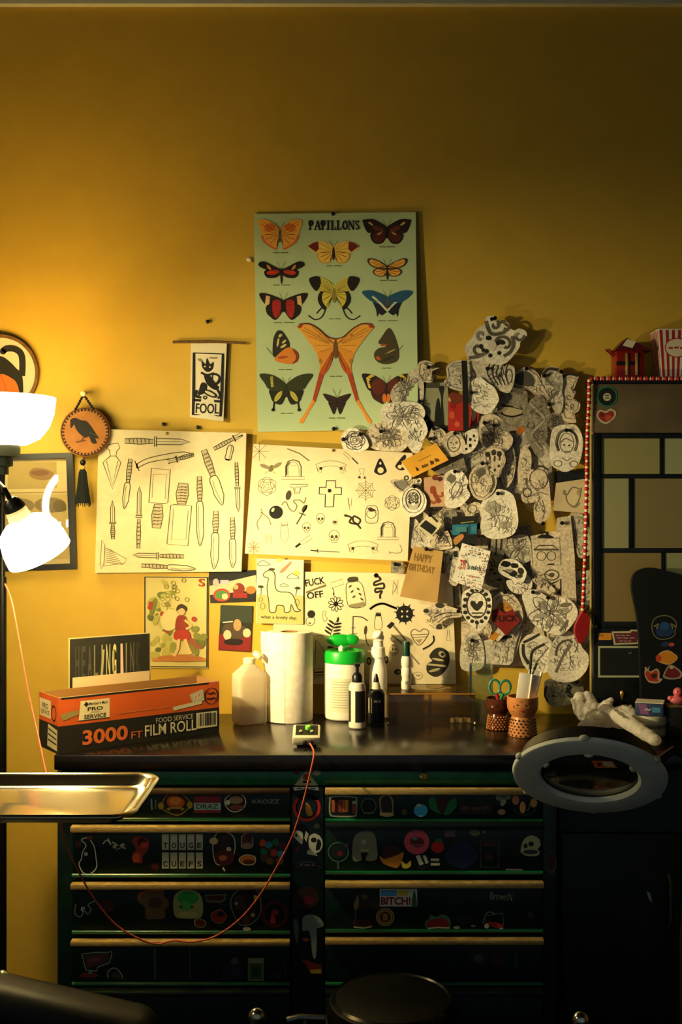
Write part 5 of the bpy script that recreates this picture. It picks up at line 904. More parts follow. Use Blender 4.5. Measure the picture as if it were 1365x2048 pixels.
def bf(x, y, h): return BA+BU*(x*BL_)-BV*h+Vector((0, 0, BH_*(1-y)))
fr = [('r', 0, .0, 1, .51, 'c2531a'), ('r', 0, .51, 1, .995, '15130f'), ('r', .02, .0, .93, .045, '17120c'), ('l', [(.0,.003),(1,.003)], .008, 'd8c090'),
 ('p', [(.13,.10),(.30,.10),(.30,.46),(.118,.46)], 'd8cba0'), ('r', .118, .445, .30, .465, '2a2018'), ('p', [(.148,.17),(.163,.12),(.178,.17),(.163,.22)], '1c160e'), ('t', "Member's Mark", .235, .165, .11, .055, '241a10', 0, .02), ('t', 'PRO', .215, .26, .09, .07, '241a10', 0, .03), ('t', 'FOOD', .215, .325, .05, .03, '241a10', 0, .0), ('t', 'SERVICE', .215, .395, .13, .075, '241a10', 0, .02),
 ('p', [(.01,.30),(.115,.25),(.12,.34),(.03,.42)], '8a7a48'), ('l', [(.35,.40),(.68,.385)], .012, 'cc7a48'),
 ('p', [(.69,.40),(.885,.33),(.885,.40),(.70,.47)], 'cdbf9a'), ('p', [(.80,.20),(.89,.12),(.90,.34),(.82,.36)], 'b8ac88'), ('p', [(.83,.22),(.87,.20),(.875,.28),(.835,.30)], 'd8c8b0'), ('l', [(.84,.28),(.845,.22),(.86,.27),(.865,.21)], .008, 'a83a28'),
 ('c', .945, .27, .044, .155, .008, '1c130c', 0, 0, 360, 28), ('l', [(0.921, 0.22), (0.934, 0.2136)], 0.0336, '1c130c'), ('l', [(0.9377, 0.22), (0.9507, 0.2264)], 0.0336, '1c130c'), ('l', [(0.9543, 0.22), (0.9673, 0.2136)], 0.0336, '1c130c'), ('l', [(0.9162, 0.32), (0.9318, 0.3136)], 0.0336, '1c130c'), ('l', [(0.9362, 0.32), (0.9518, 0.3264)], 0.0336, '1c130c'), ('l', [(0.9562, 0.32), (0.9718, 0.3136)], 0.0336, '1c130c'),
 ('t', '3000', .275, .765, .27, .27, 'd0662a', 0, .03), ('t', 'FT', .465, .83, .07, .13, 'd0662a', 0, .01), ('t', 'FOOD SERVICE', .705, .615, .24, .09, 'cfc3a0', 0, .0), ('t', 'FILM ROLL', .68, .785, .33, .21, 'd8cca8', 0, .01),
 ('r', .845, .57, .985, .87, 'd8cca8')]
x = .86
g = random.Random(3)
while x < .975: w_ = g.choice((.003, .005, .008)); fr.append(('r', x, .59, x+w_, .83, '1c1812')); x += w_+g.choice((.003, .004, .006))
print_on(fbx, 'front_print', fr, bf, lift=.0004)
def bl(x, y, h): return BA+BV*(x*BW_)-BU*h+Vector((0, 0, BH_*(1-y)))       # x from the front corner backwards
print_on(fbx, 'end_print', [('r', 0, 0, 1, .5, 'c2531a'), ('r', 0, .5, 1, .995, '15130f'), ('r', .36, .10, .97, .42, 'd4c79c'), ('t', 'PRO', .66, .22, -.3, .1, '241a10', 0, .02), ('t', 'SERVICE', .66, .33, -.45, .08, '241a10', 0, .01), ('c', .2, .3, .12, .13, .03, '1c130c'), ('p', [(.02,.58),(.5,.52),(.55,.92),(.04,.95)], 'cdbf98'), ('l', [(.06,.66),(.48,.60)], .03, '2a2418'), ('l', [(.06,.75),(.5,.70)], .03, '2a2418'), ('l', [(.06,.84),(.5,.80)], .03, '2a2418')], bl, lift=.0004)
hc = thing('lettered_card', 'black card lettered HEALING INK standing behind the film roll box', 'card', bp(.20, .145, 0))
def hm(x, y, h): return bp(.09, .145, .0)+BU*(x*.25)-BV*h+Vector((0, 0, .284-y*.128))
V = [hm(x, y, -k*.003) for k in (0, 1) for x, y in ((0, 0), (1, 0), (1, 2.21), (0, 2.21))]
b = MB(); b.add(V, [(0, 3, 2, 1), (4, 5, 6, 7), (0, 1, 5, 4), (1, 2, 6, 5), (2, 3, 7, 6), (3, 0, 4, 7)], mat('b8a878', .7)); b.build('card', hc, smooth=False)
hl = [('r', .012, .02, .988, 2.18, '1a1a17')]
for i, ch in enumerate('HEALING INK'):
    if ch == ' ': continue
    t = i/10; k = 1-min(1, abs(t-.58)/.42); cc = '%02x%02x%02x' % (int(52+150*k), int(52+142*k), int(46+90*k))
    hl.append(('t', ch, .10+.074*i, .56, .05 if ch != 'I' else .014, .74, cc, 0, .02))
hl += [('p', [(.40,.30),(.425,.30),(.40,.98),(.37,.98)], '9a9268'), ('p', [(.62,.20),(.645,.20),(.66,.96),(.62,.96)], 'd0b0a0'), ('r', .53, .3, .545, .9, '8a8460')]
print_on(hc, 'lettering', hl, hm)
wc = thing('white_card', 'pale card strip showing between the HEALING INK card and the film roll box', 'card', bp(.20, .137, 0))
b = MB(); slabx(b,  .098, .332, .135, .138, .0006, .175, mat('cdb48e', .8)); b.build('card', wc, smooth=False)
# ================================================================ bottles and tubs on the worktop
def base(px, py, z=TOP):
    """point on a level at height z that the photo shows at px,py"""
    s = (py-1024)/(EYE-z); return Vector(((px-682.5)/s, -(D-F/s), z)), s
def L_(parent, name, prof, m, c, n=32, label=None, **k):
    o = MB().lathe(prof, m, c, n, **k).build(name, parent)
    if label: o['label'] = label
    return o
# isopropyl bottle
c, s = base(499, 1446); u = 1/s
ab = thing('alcohol_bottle', 'cloudy plastic alcohol bottle, half full, left of the paper towels', 'bottle', c)
PL = clear('fff8ea', .06, .3, .72, 'f6ecd2')
Mz = Matrix.Rotation(R(28), 4, 'Z')
def sqprof(mb, rows, m, c, M, n=32):
    """rows: (half width x, half depth y, z, squareness)"""
    V = []; fs = []
    for hx, hy, z, e in rows:
        for i in range(n):
            a = 2*math.pi*i/n; ca, sa = math.cos(a), math.sin(a)
            V.append(Vector(c)+M @ Vector((hx*math.copysign(abs(ca)**e, ca), hy*math.copysign(abs(sa)**e, sa), z)))
    for k in range(len(rows)-1): fs += [(k*n+i, k*n+(i+1) % n, (k+1)*n+(i+1) % n, (k+1)*n+i) for i in range(n)]
    fs += [tuple(range(n))[::-1], tuple((len(rows)-1)*n+i for i in range(n))]
    mb.add(V, fs, m); return mb
h = 31*u; hd = h*.74
b = MB(); sqprof(b, [(h*.9, hd*.9, .0005, .3), (h, hd, .006, .28), (h, hd, 92*u, .28), (h*.98, hd*.98, 98*u, .3), (h*.42, h*.42, 117*u, .9), (h*.36, h*.36, 119*u, 1)], PL, c, Mz); b.build('bottle_body', ab, ang=50)
b = MB(); sqprof(b, [(h*.94, hd*.93, .003, .28), (h*.95, hd*.94, 38*u, .28)], clear('e8d8a8', .05, .1, .5, 'd8c698'), c, Mz); b.build('alcohol', ab, ang=50)['label'] = 'darker liquid in the lower half'
CAPM = mat('e8dcb8', .4)
b = MB(); b.lathe([(.36*h, 119*u), (.40*h, 120*u), (.40*h, 129*u), (.3*h, 131*u), (0, 131*u)], CAPM, c, 20); b.lathe([(0, 0), (.34*h, .001), (.36*h, 10*u), (.2*h, 12*u), (0, 12*u)], CAPM, c+Vector((.45*h, 0, 131*u)), 16, M=Matrix.Rotation(R(38), 4, 'Y')); b.build('flip_cap', ab)
fx = Mz @ Vector((1, 0, 0)); fy = Mz @ Vector((0, -1, 0))
lab = lambda x, y, hh: c+fx*(h+hh)+(fy*-1)*((x-.5)*2*hd*.75)+Vector((0, 0, y*95*u))
print_on(ab, 'side_label', [('l', [(0.21, 0.8), (0.34, 0.7888)], 0.0588, '4a5a50'), ('l', [(0.3767, 0.8), (0.5067, 0.8112)], 0.0588, '4a5a50'), ('l', [(0.5433, 0.8), (0.6733, 0.7888)], 0.0588, '4a5a50'), ('r', .2, .5, .8, .53, '6a6a50'), ('r', .2, .58, .7, .6, '6a6a50'), ('r', .45, .2, .8, .32, '2a8a58')], lab, lift=.0006)
# paper towels
c, s = base(579, 1439); u = 1/s
pt = thing('paper_towel_roll', 'tall white paper towel roll with its loose sheet lifted', 'paper towel', c)
PTM = noisy('f0e6d0', 'e6dac0', 60, .95, .25, 2)
r = 47*u; H_ = 176*u
b = MB(); b.lathe([(18*u, .0005), (r*.98, .0005), (r, .004), (r, H_-.003), (r*.98, H_), (18*u, H_), (17*u, H_-.03), (17*u, .0005)], PTM, c, 48); b.build('roll', pt, ang=50)
b = MB(); b.lathe([(17.2*u, .001), (17.2*u, H_+.0005), (15.8*u, H_+.0005), (15.8*u, .001)], mat('8a5c30', .9), c, 28); b.build('core', pt)
V = []; n = 10; m_ = 14
for j in range(m_+1):
    z = .002+(H_+.001)*(j/m_); lift = 1-.55*(1-j/m_)
    for i in range(n+1):
        a = R(262-7.5*i); q = c+Vector((r*1.012*math.cos(a), r*1.012*math.sin(a), 0))
        out = (i/n)**2*.014*(.35+.65*abs(math.sin(j*.35+.5)))*lift
        V.append(Vector((q.x-out*1.1, q.y-.35*out, c.z+z)))
b = MB(); b.add(V, [(j*(n+1)+i, j*(n+1)+i+1, (j+1)*(n+1)+i+1, (j+1)*(n+1)+i) for j in range(m_) for i in range(n)], PTM); b.build('loose_sheet', pt, ang=60)
# wipes tub
c, s = base(689, 1436); u = 1/s
wt = thing('wipes_tub', 'white wipes tub with an open green lid', 'tub', c)
r = 40*u
L_(wt, 'tub_body', [(r*.9, .0005), (r*.97, .004), (r, .012), (r, 111*u), (r*.97, 115*u), (0, 115*u)], mat('eee4cc', .45), c, 40)
GL_ = mat('11a02a', .35)
b = MB(); b.lathe([(r*1.0, 112*u), (r*1.04, 113*u), (r*1.04, 131*u), (r*.98, 136*u), (r*.7, 137*u), (r*.66, 134*u), (0, 134*u)], GL_, c, 44); b.build('lid', wt)
b = MB()
b.ball(c+Vector((-8*u, .012, 155*u)), (28*u, 7*u, 12*u), GL_, 20, 10); b.ball(c+Vector((14*u, .012, 156*u)), (16*u, 7*u, 11*u), GL_, 18, 10)
b.box(c+Vector((-2*u, .012, 141*u)), (12*u, .006, 16*u), GL_, bev=.001); b.build('lid_flap', wt)
b = MB(); b.lathe([(5*u, 0), (6*u, 8*u), (2*u, 12*u), (0, 12*u)], mat('e8e0c8', .9), c+Vector((-6*u, -.012, 134*u)), 12); b.build('wipe_tip', wt)
def cyl(c, r, z0): return lambda x, y, hh: c+Vector(((r+hh)*math.sin(x), -(r+hh)*math.cos(x), z0+y))
lab = []
lab += [('p', [(-.75+.05*i, 18*u) for i in range(26)]+[(.5-.05*i, 84*u) for i in range(26)], 'd6cfae')]
lab += [('r', -.62, (78-5*i)*u, -.62+(.9 if i % 3 else 1.02), (76.4-5*i)*u, 'a8a288') for i in range(11)]
a = Art(cyl(c, r, 0), lift=.0005)
for q in lab:
    if q[0] == 'p':
        k = 26
        for i in range(k-1):
            x0_, x1_ = -.75+1.25*i/(k-1), -.75+1.25*(i+1)/(k-1); hh = a.h; a.poly([(x0_, 18*u), (x1_, 18*u), (x1_, 84*u), (x0_, 84*u)], q[2]); a.h = hh
        a.h += .0002
    else:
        for i in range(8):
            hh = a.h; x0_ = q[1]+(q[3]-q[1])*i/8; x1_ = q[1]+(q[3]-q[1])*(i+1)/8; a.poly([(x0_, q[4]), (x1_, q[4]), (x1_, q[2]), (x0_, q[2])], q[5]); a.h = hh
a.build('label', wt, smooth=False)
# small pump bottle
c, s = base(715, 1456); u = 1/s
pbt = thing('pump_bottle', 'small white pump bottle with a dark label and black pump', 'bottle', c); r = 17*u
L_(pbt, 'bottle_body', [(r*.85, .0005), (r, .004), (r, 82*u), (r*.85, 90*u), (r*.42, 94*u), (r*.42, 97*u), (0, 97*u)], mat('d8cfb8', .4), c)
b = MB()
for i in range(10):
    x0_, x1_ = -.25+1.35*i/10, -.25+1.35*(i+1)/10; f = cyl(c, r, 0); b.add([f(x0_, 14*u, .0006), f(x1_, 14*u, .0006), f(x1_, 76*u, .0006), f(x0_, 76*u, .0006)], [(0, 1, 2, 3)], mat('161412', .5))
for i in range(4):
    x0_, x1_ = -1.35+.5*i/4, -1.35+.5*(i+1)/4; f = cyl(c, r, 0); b.add([f(x0_, 14*u, .0006), f(x1_, 14*u, .0006), f(x1_, 76*u, .0006), f(x0_, 76*u, .0006)], [(0, 1, 2, 3)], mat('2a2018', .5))
b.build('label', pbt, smooth=False)
b = MB(); b.lathe([(r*.62, 92*u), (r*.62, 104*u), (r*.4, 110*u), (r*.2, 112*u), (r*.2, 124*u), (0, 124*u)], mat('0d0c0b', .35), c, 22)
b.box(c+Vector((0, -.004, 127*u)), (11*u, .020, 7*u), mat('0d0c0b', .35), bev=.002); b.build('pump', pbt)
# dropper ink bottle
c, s = base(753, 1446); u = 1/s
ib = thing('ink_bottle', 'black dropper ink bottle with a white-lettered label', 'bottle', c); r = 17*u
L_(ib, 'bottle_body', [(r*.9, .0005), (r, .003), (r, 58*u), (r*.8, 66*u), (r*.5, 69*u), (0, 69*u)], mat('0e0d0c', .35), c)
L_(ib, 'neck', [(r*.55, 66*u), (r*.5, 74*u), (r*.36, 82*u), (0, 82*u)], mat('d0c4a8', .4), c, 20)
L_(ib, 'dropper_tip', [(r*.34, 82*u), (r*.3, 88*u), (r*.14, 98*u), (0, 99*u)], mat('14110e', .4), c, 16)
f = cyl(c, r, 0); a = Art(f, lift=.0006); a.poly([(-1.1, 22*u), (-.55, 22*u), (-.55, 52*u), (-1.1, 52*u)], 'd8ceb0'); a.line([(-.3, 46*u), (.1, 46*u)], 5*u, 'cfc4a4'); a.line([(.2, 46*u), (.5, 46*u)], 5*u, 'cfc4a4'); a.line([(-.3, 34*u), (.6, 34*u)], 1.6*u, 'a89c80'); a.line([(-.3, 28*u), (.5, 28*u)], 1.6*u, 'a89c80'); a.build('label', ib, smooth=False)
# tall white foam bottle
c, s = base(757, 1435); u = 1/s
sb = thing('foam_bottle', 'tall white squeeze bottle with a slanted white cap behind the ink bottle', 'bottle', c); r = 18*u; WP = mat('efe6d2', .4)
L_(sb, 'bottle_body', [(r*.9, .0005), (r, .004), (r, 82*u), (r*.95, 100*u), (r*.66, 116*u), (r*.66, 122*u), (0, 122*u)], WP, c)
b = MB(); b.lathe([(r*.80, 121*u), (r*.82, 124*u), (r*.74, 140*u), (r*.58, 142*u), (r*.55, 152*u), (r*.62, 154*u), (0, 156*u)], WP, c, 26); b.build('pump_collar', sb)
b = MB(); b.ball(c+Vector((-1*u, -.004, 166*u)), (12*u, 15*u, 8*u), WP, 20, 10, Matrix.Rotation(R(-30), 4, 'Y')); b.ball(c+Vector((3*u, 0, 160*u)), (9*u, 9*u, 9*u), WP, 16, 8); b.build('cap', sb)
# acrylic box, knobs inside, dish and marker on it
c, s = base(862, 1446); u = 1/s
ax_ = thing('acrylic_box', 'clear acrylic display box on the worktop', 'box', c)
AC = clear('f4ead0', .05, .03, .05, 'b8a078'); hw, hh, dep = 86*u, 60*u, .11
yb, yf = c.y+dep-.03, c.y-.03
for nm, q, sz in (('front_pane', (c.x, yf, c.z+hh/2), (2*hw, .004, hh)), ('back_pane', (c.x, yb, c.z+hh/2), (2*hw, .004, hh)), ('side_pane', (c.x-hw, (yf+yb)/2, c.z+hh/2), (.004, dep-.006, hh)), ('side_pane', (c.x+hw, (yf+yb)/2, c.z+hh/2), (.004, dep-.006, hh)), ('lid_pane', (c.x, (yf+yb)/2, c.z+hh+.0025), (2*hw+.01, dep+.01, .004)), ('divider', (c.x, (yf+yb)/2, c.z+hh/2), (.003, dep-.01, hh-.002))):
    b = MB(); b.box(q, sz, AC); b.build(nm, ax_, smooth=False)
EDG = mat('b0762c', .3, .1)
b = MB(); b.tube([(c.x-hw-.004, yf-.004, c.z+hh+.0025), (c.x+hw+.004, yf-.004, c.z+hh+.0025)], .0022, EDG, 6); b.build('amber_edge', ax_)['label'] = 'amber polished front edge of the lid'  # even amber colour along the front edge of the lid
b = MB()
for x_ in (-hw, hw): b.ball((c.x+x_, yf-.003, c.z+.006), .004, mat('d8c898', .2, .3), 10, 6)
b.build('corner_feet', ax_)
g = random.Random(8)
for i, w_ in enumerate(('leftmost', 'second from the left', 'middle one', 'second from the right', 'rightmost')):
    kx = c.x+hw*(.52+.1*i); q_ = Vector((kx, c.y+.005+.006*(i % 2), c.z+.0012))
    L_(thing('ink_pot', 'tiny white ink pot in the acrylic box, %s of five' % w_, 'ink pot', q_, 'white ink pots in the acrylic box'), 'pot_body', [(.007, 0), (.0075, .004), (.0075, .010), (.006, .013), (0, .013)], mat('d8d2bc', .4), q_, 14)
zl = c.z+hh+.005
ds = thing('glass_dish', 'shallow clear glass dish on the acrylic box', 'dish', (c.x-.005, (yf+yb)/2, zl))
L_(ds, 'dish', [(0, 0), (.035, 0), (.055, .006), (.058, .009), (.053, .008), (.034, .003), (0, .003)], clear('fff0d0', .16, .03, .06, 'd8c090'), (c.x-.005, (yf+yb)/2, zl), 40)
mq = Vector((c.x-46*u, (yf+yb)/2-.02, zl))
if True:
    mq = Vector((P(813, 1385, -yb-0).x, (yf+yb)/2+.02, zl)); u2 = 1/S(-mq.y)
    mq.x = (813-682.5)*u2
    mk = thing('marker_bottle', 'slim white dauber bottle with a dark green cap on the acrylic box', 'bottle', mq); r = 10*u2
    L_(mk, 'bottle_body', [(r*.9, 0), (r, .003), (r, 14*u2), (r*.86, 18*u2), (r*.86, 24*u2), (r, 28*u2), (r, 40*u2), (r*.86, 44*u2), (r, 48*u2), (r, 60*u2), (r*.8, 66*u2), (0, 66*u2)], mat('e2d8c0', .35), mq, 24)
    L_(mk, 'cap', [(r*.78, 66*u2), (r*.78, 92*u2), (r*.7, 95*u2), (0, 95*u2)], mat('0a3a24', .35), mq, 22)
# tall acrylic holder
c, s = base(963, 1446); u = 1/s
th = thing('acrylic_holder', 'tall clear acrylic tube holder with a blue edge beside the pen pots', 'holder', c)
AC2 = clear('eef4ea', .05, .04, .10, 'b8b898'); w_, h_ = 21*u, 118*u
for nm, q, sz, m in (('front_pane', (c.x, c.y-.022, c.z+h_*.42), (2*w_, .003, h_*.84), AC2), ('back_pane', (c.x, c.y+.022, c.z+h_/2), (2*w_, .003, h_), AC2), ('side_pane', (c.x-w_, c.y, c.z+h_/2), (.003, .04, h_), clear('8ab0c8', .08, .04, .12, '5a8098')), ('side_pane', (c.x+w_, c.y, c.z+h_/2), (.003, .04, h_), AC2)):
    b = MB(); b.box((q[0], q[1], q[2]+.0005), sz, m); b.build(nm, th, smooth=False)
# the two face pots
def pot(px, py, label, body, dotc, dots, sc, face):
    c, s = base(px, py); u = 1/s*sc; t = thing('face_pot', label, 'pot', c)
    L_(t, 'pot_body', [(28*u, .0005), (29*u, .003), (27*u, 20*u), (24*u, 34*u), (22*u, 40*u), (26*u, 46*u), (31*u, 56*u), (32*u, 68*u), (31*u, 80*u), (29*u, 80.5*u), (28*u, 74*u), (0, 52*u)], body, c, 36)
    b = MB(); k = 0
    for j in range(6):
        z = (4+6*j)*u; rr = (28.7-.75*j)*u if j < 4 else (25.8-1.1*(j-4))*u
        for i in range(20):
            a = 2*math.pi*(i+.5*(j % 2))/20; b.ball(c+Vector((rr*math.cos(a), rr*math.sin(a), z)), (2.0 if dots else 2.6)*u, dotc, 6, 4)
    b.build('dot_pattern', t)['kind'] = 'stuff'
    f = lambda x, y, hh: c+Vector(((31.6*u+hh)*math.sin(x), -(31.6*u+hh)*math.cos(x), y*u))
    if face: print_on(t, 'painted_face', face, f, lift=.0012)
    return t, c, u
pot1, c1, u1 = pot(997, 1458, 'dark glossy brown face-shaped pot holding scissors', mat('4a2010', .15, 0, .6), mat('b07034', .2), 0, .78, [('e', -.3, 66, .09, 3, '1c0c06'), ('e', .25, 66, .09, 3, '1c0c06'), ('L', [(-.15,57),(0,55),(.15,57)], 1.5, '1c0c06')])
g = random.Random(2)
pot2, c2, u2 = pot(1046, 1471, 'terracotta face-shaped pot with freckles holding white packets', mat('b8743e', .35), mat('4a2c14', .5), 1, .98, [('l', [(-.62,70),(-.36,71.5)], 1.8, '3a1c0c'), ('l', [(-.1,71),(.16,70)], 1.8, '3a1c0c'), ('e', -.48, 67, .06, 1.6, '2a140a'), ('e', .03, 67, .06, 1.6, '2a140a'), ('e', -.25, 56, .09, 2, 'a03a24'), ('L', [(-.24,66),(-.28,61),(-.2,60.5)], 1, '8a4a24')]+[('e', g.uniform(-1, .9), g.uniform(52, 76), .03, 1, '7a4420') for i in range(26)])
# packets in the terracotta pot
for i, (dx, a, hh, lb) in enumerate(((-.004, 8, .098, 'left white paper packet standing in the terracotta pot'), (.012, 14, .108, 'right white paper packet with a rolled edge in the terracotta pot'))):
    t = thing('paper_packet', lb, 'packet', c2+Vector((dx, .004-.012*i+.006, 60*u2)))
    M = Matrix.Rotation(R(a), 4, 'Y'); b = MB(); q = c2+Vector((dx, .002+.008*i, 57*u2))
    b.box(q+M @ Vector((0, 0, hh/2)), (.036, .0035, hh), mat('ece2cc', .7), M, bev=.001); b.build('packet', t)
    b = MB(); b.tube([q+M @ Vector((.018, -.002, 0.01)), q+M @ Vector((.018, -.002, hh))], .003, mat('ece2cc', .7), 8); b.build('folded_edge', t)
    if i == 1: pass
for i, (x_, tilt, h_, col, lb) in enumerate(((-.012, -22, .135, '15161a', 'dark pen leaning left out of the terracotta pot'), (.016, 6, .15, '2a2418', 'dark pen upright at the back of the terracotta pot'))):
    q = c2+Vector((x_, .012, 58*u2)); M = Matrix.Rotation(R(-tilt if i else 28), 4, 'Y') if i else Matrix.Rotation(R(-26), 4, 'Y')
    M = Matrix.Rotation(R(24 if i == 0 else 4), 4, 'Y')
    t = thing('pen', lb.replace('leaning left', 'leaning right'), 'pen', q)
    b = MB(); b.tube([q, q+M @ Vector((0, 0, h_*.8)), q+M @ Vector((0, 0, h_))], [.0045, .0045, .003], mat(col, .35), 10); b.build('barrel', t)
# scissors in the brown pot
def sciss(q, lb, col, col2, a1, px_off):
    t = thing('scissors', lb, 'scissors', q)
    for sgn in (-1, 1):
        M = Matrix.Rotation(R(sgn*9+a1), 4, 'Y'); b = MB()
        b.add([q+M @ Vector(v) for v in ((-.006*sgn, .001*sgn, -.01), (.004*sgn, .001*sgn, -.01), (.005*sgn, .001*sgn, .035), (-.004*sgn, .001*sgn, .035))], [(0, 1, 2, 3)], mat('b8b8b0', .25, .9)); b.build('blade', t)
        cq = q+M @ Vector((.006*sgn, 0, .058)); b = MB()
        b.tube([cq+M @ Vector((.0155*math.cos(x), 0, .021*math.sin(x))) for x in [2*math.pi*i/20 for i in range(20)]], .0038, mat(col if sgn < 0 else col2, .4), 8, True)
        b.tube([q+M @ Vector((0, 0, .02)), q+M @ Vector((.004*sgn, 0, .04))], .005, mat('b8301c' if sgn < 0 else '1a8a3a', .4), 8); b.build('handle', t)
    return t
sciss(c1+Vector((.002, -.002, 58*u1)), 'green-handled scissors standing in the brown pot', '2a7a68', '2a7a60', 3, 0)
# tattoo power supply at the front edge
c, s = base(613, 1497); u = 1/s
ps = thing('power_supply', 'small cream power unit with a green display at the front edge of the worktop', 'power unit', c+Vector((0, .03, 0)))
Mx = Matrix.Rotation(R(24), 4, 'X') @ Matrix.Rotation(R(0), 4, 'Z')
q = c+Vector((0, .034, .030))
b = MB(); b.box(q, (56*u, .062, .026), mat('cfc4a0', .45), Mx, bev=.005); b.build('case', ps)
b = MB(); b.box(q+Mx @ Vector((0, 0.002, .0135)), (44*u, .044, .002), mat('15140f', .4), Mx); b.build('face_plate', ps)
b = MB(); b.lathe([(.008, 0), (.008, .006), (.006, .009), (0, .009)], emit('7ac83a', .15), q+Mx @ Vector((.004, .008, .0145)), 16, Mx); b.build('green_knob', ps)['label'] = 'bright green knob'
b = MB()
for i in range(2):
    b.lathe([(.0045, 0), (.0045, .003), (0, .003)], mat('a8a070', .4), q+Mx @ Vector((-.016+.03*i, -.006, .0145)), 12, Mx)
b.build('button', ps)
b = MB()
for i in range(2): b.lathe([(.006, 0), (.006, .012), (0, .012)], mat('11100e', .4), q+Mx @ Vector((-.004+.016*i, -.031, -.002)), 12, Mx @ Matrix.Rotation(R(90), 4, 'X'))
b.build('socket', ps)
b = MB(); b.box(c+Vector((0, .04, .008)), (40*u, .04, .016), mat('14130f', .4), bev=.003); b.build('stand', ps)
# ================================================================ gloves, jar, duck
c, s = base(1236, 1476); u = 1/s
def caps(mb, pts, rs, m, flat=.8):
    mb.tube(pts, rs, m, 10); mb.ball(pts[0], rs[0], m, 10, 6); mb.ball(pts[-1], rs[-1], m, 10, 6)
def gpt(px, py, d): return P(px, py, d)
GV = clear('fff8ee', .03, .5, .85, 'ece4d4')
def glove(name, label, palm, fingers, d, mat_=GV):
    t = thing(name, label, 'glove', gpt(palm[0][0], palm[0][1], d)); b = MB()
    for (x, y, r, dd) in palm: b.ball(gpt(x, y, d+dd), (r/680, r/680*.7, r/680), mat_, 14, 8)
    for f in fingers: caps(b, [gpt(x, y, d+dd) for x, y, r, dd in f], [r/690 for x, y, r, dd in f], mat_)
    o = b.build('glove_body', t)
    rm_ = o.modifiers.new('r', 'REMESH'); rm_.mode = 'VOXEL'; rm_.voxel_size = .0035
    sm = o.modifiers.new('s', 'SMOOTH'); sm.iterations = 5
    tx = bpy.data.textures.new('crumple', 'CLOUDS'); tx.noise_scale = .02
    dp = o.modifiers.new('d', 'DISPLACE'); dp.texture = tx; dp.strength = .008; dp.mid_level = .5
    dg = bpy.context.evaluated_depsgraph_get(); me = bpy.data.meshes.new_from_object(o.evaluated_get(dg)); o.modifiers.clear(); o.data = me
    dz = TOP+.0012-min(v.co.z for v in me.vertices)
    for v in me.vertices: v.co.z += max(0, dz)*(1 if v.co.z < TOP+.05 else .6)
    me.polygons.foreach_set('use_smooth', [True]*len(me.polygons)); return t
glove('disposable_glove', 'crumpled translucent glove in front of the pile, one finger lying out to the right', [(1215,1448,24,0),(1240,1452,22,.01),(1190,1452,20,0)], [[(1236,1446,15,.07),(1258,1462,14,.20),(1290,1484,13,.27),(1312,1497,11,.30)],[(1240,1440,13,0),(1258,1434,13,.01),(1268,1446,12,.02),(1262,1456,10,.03)],[(1200,1450,13,.02),(1178,1462,12,.04),(1166,1470,10,.05)]], .26)
glove('disposable_glove', 'translucent glove at the left of the pile with a wide blunt finger standing up', [(1170,1440,20,0),(1188,1434,18,.01)], [[(1162,1436,15,0),(1156,1416,15,0),(1160,1404,13,.0)],[(1176,1436,13,.01),(1182,1412,13,.0),(1176,1400,11,0)],[(1198,1436,12,.01),(1214,1424,11,.02),(1222,1412,9,.02)]], .16)
glove('disposable_glove', 'translucent glove at the back of the pile with the tallest finger', [(1216,1424,17,0),(1206,1432,17,0)], [[(1208,1420,12,0),(1202,1398,12,0),(1199,1382,11,0)],[(1216,1420,12,0),(1215,1398,12,0),(1206,1380,10,0)],[(1222,1426,11,0),(1227,1406,10,.01)]], .09)
c, s = base(1303, 1471); u = 1/s
jr = thing('cream_jar', 'squat white lidded jar carrying a small box', 'jar', c); r = 31*u
L_(jr, 'jar_body', [(r*.92, .0005), (r, .003), (r, 26*u), (0, 26*u)], mat('6f6c58', .4), c, 36)
b = MB(); f = cyl(c, r, 0); b.add([f(-1.2+2*i/12, y_, .0006) for y_ in (6*u, 19*u) for i in range(13)], [(i, i+1, i+14, i+13) for i in range(12)], mat('a8a080', .6)); b.build('label', jr)
L_(jr, 'lid', [(r*1.02, 26*u), (r*1.04, 28*u), (r*1.04, 39*u), (r, 42*u), (0, 42*u)], mat('b8b298', .45), c, 36)
sbx = thing('small_box', 'small white-topped box with blue and pink sides on the jar', 'box', c+Vector((0, 0, 42.5*u)))
M = Matrix.Rotation(R(-20), 4, 'Z'); b = MB(); q = c+Vector((-2*u, 0, 42.5*u+13*u)); b.box(q, (54*u, 44*u, 25*u), mat('2a3858', .5), M, bev=.0008); b.build('box_body', sbx)
b = MB(); b.box(q+Vector((0, 0, 13*u)), (54*u, 44*u, 1.2*u), mat('d8cfb4', .6), M); b.build('box_top', sbx)
print_on(sbx, 'printing', [('p', [(.2,.1),(.5,.1),(.4,.9),(.1,.9)], '7a4a78'), ('r', .6, .3, .9, .7, '3a7a9a'), ('l', [(0.354, 0.5), (0.406, 0.468)], 0.168, 'b8b0b8'), ('l', [(0.4207, 0.5), (0.4727, 0.532)], 0.168, 'b8b0b8'), ('l', [(0.4873, 0.5), (0.5393, 0.468)], 0.168, 'b8b0b8')], lambda x, y, h: q+M @ Vector(((x-.5)*54*u, -22*u-h, (y-.5)*25*u)), lift=.0006)
c, s = base(1352, 1472); u = 1/s
dbx = thing('dark_box', 'dark box at the right edge under the pink duck', 'box', c)
b = MB(); b.box(c+Vector((6*u, 0, 31*u)), (54*u, .06, 61*u), mat('1a1712', .5), bev=.002); b.build('box_body', dbx)
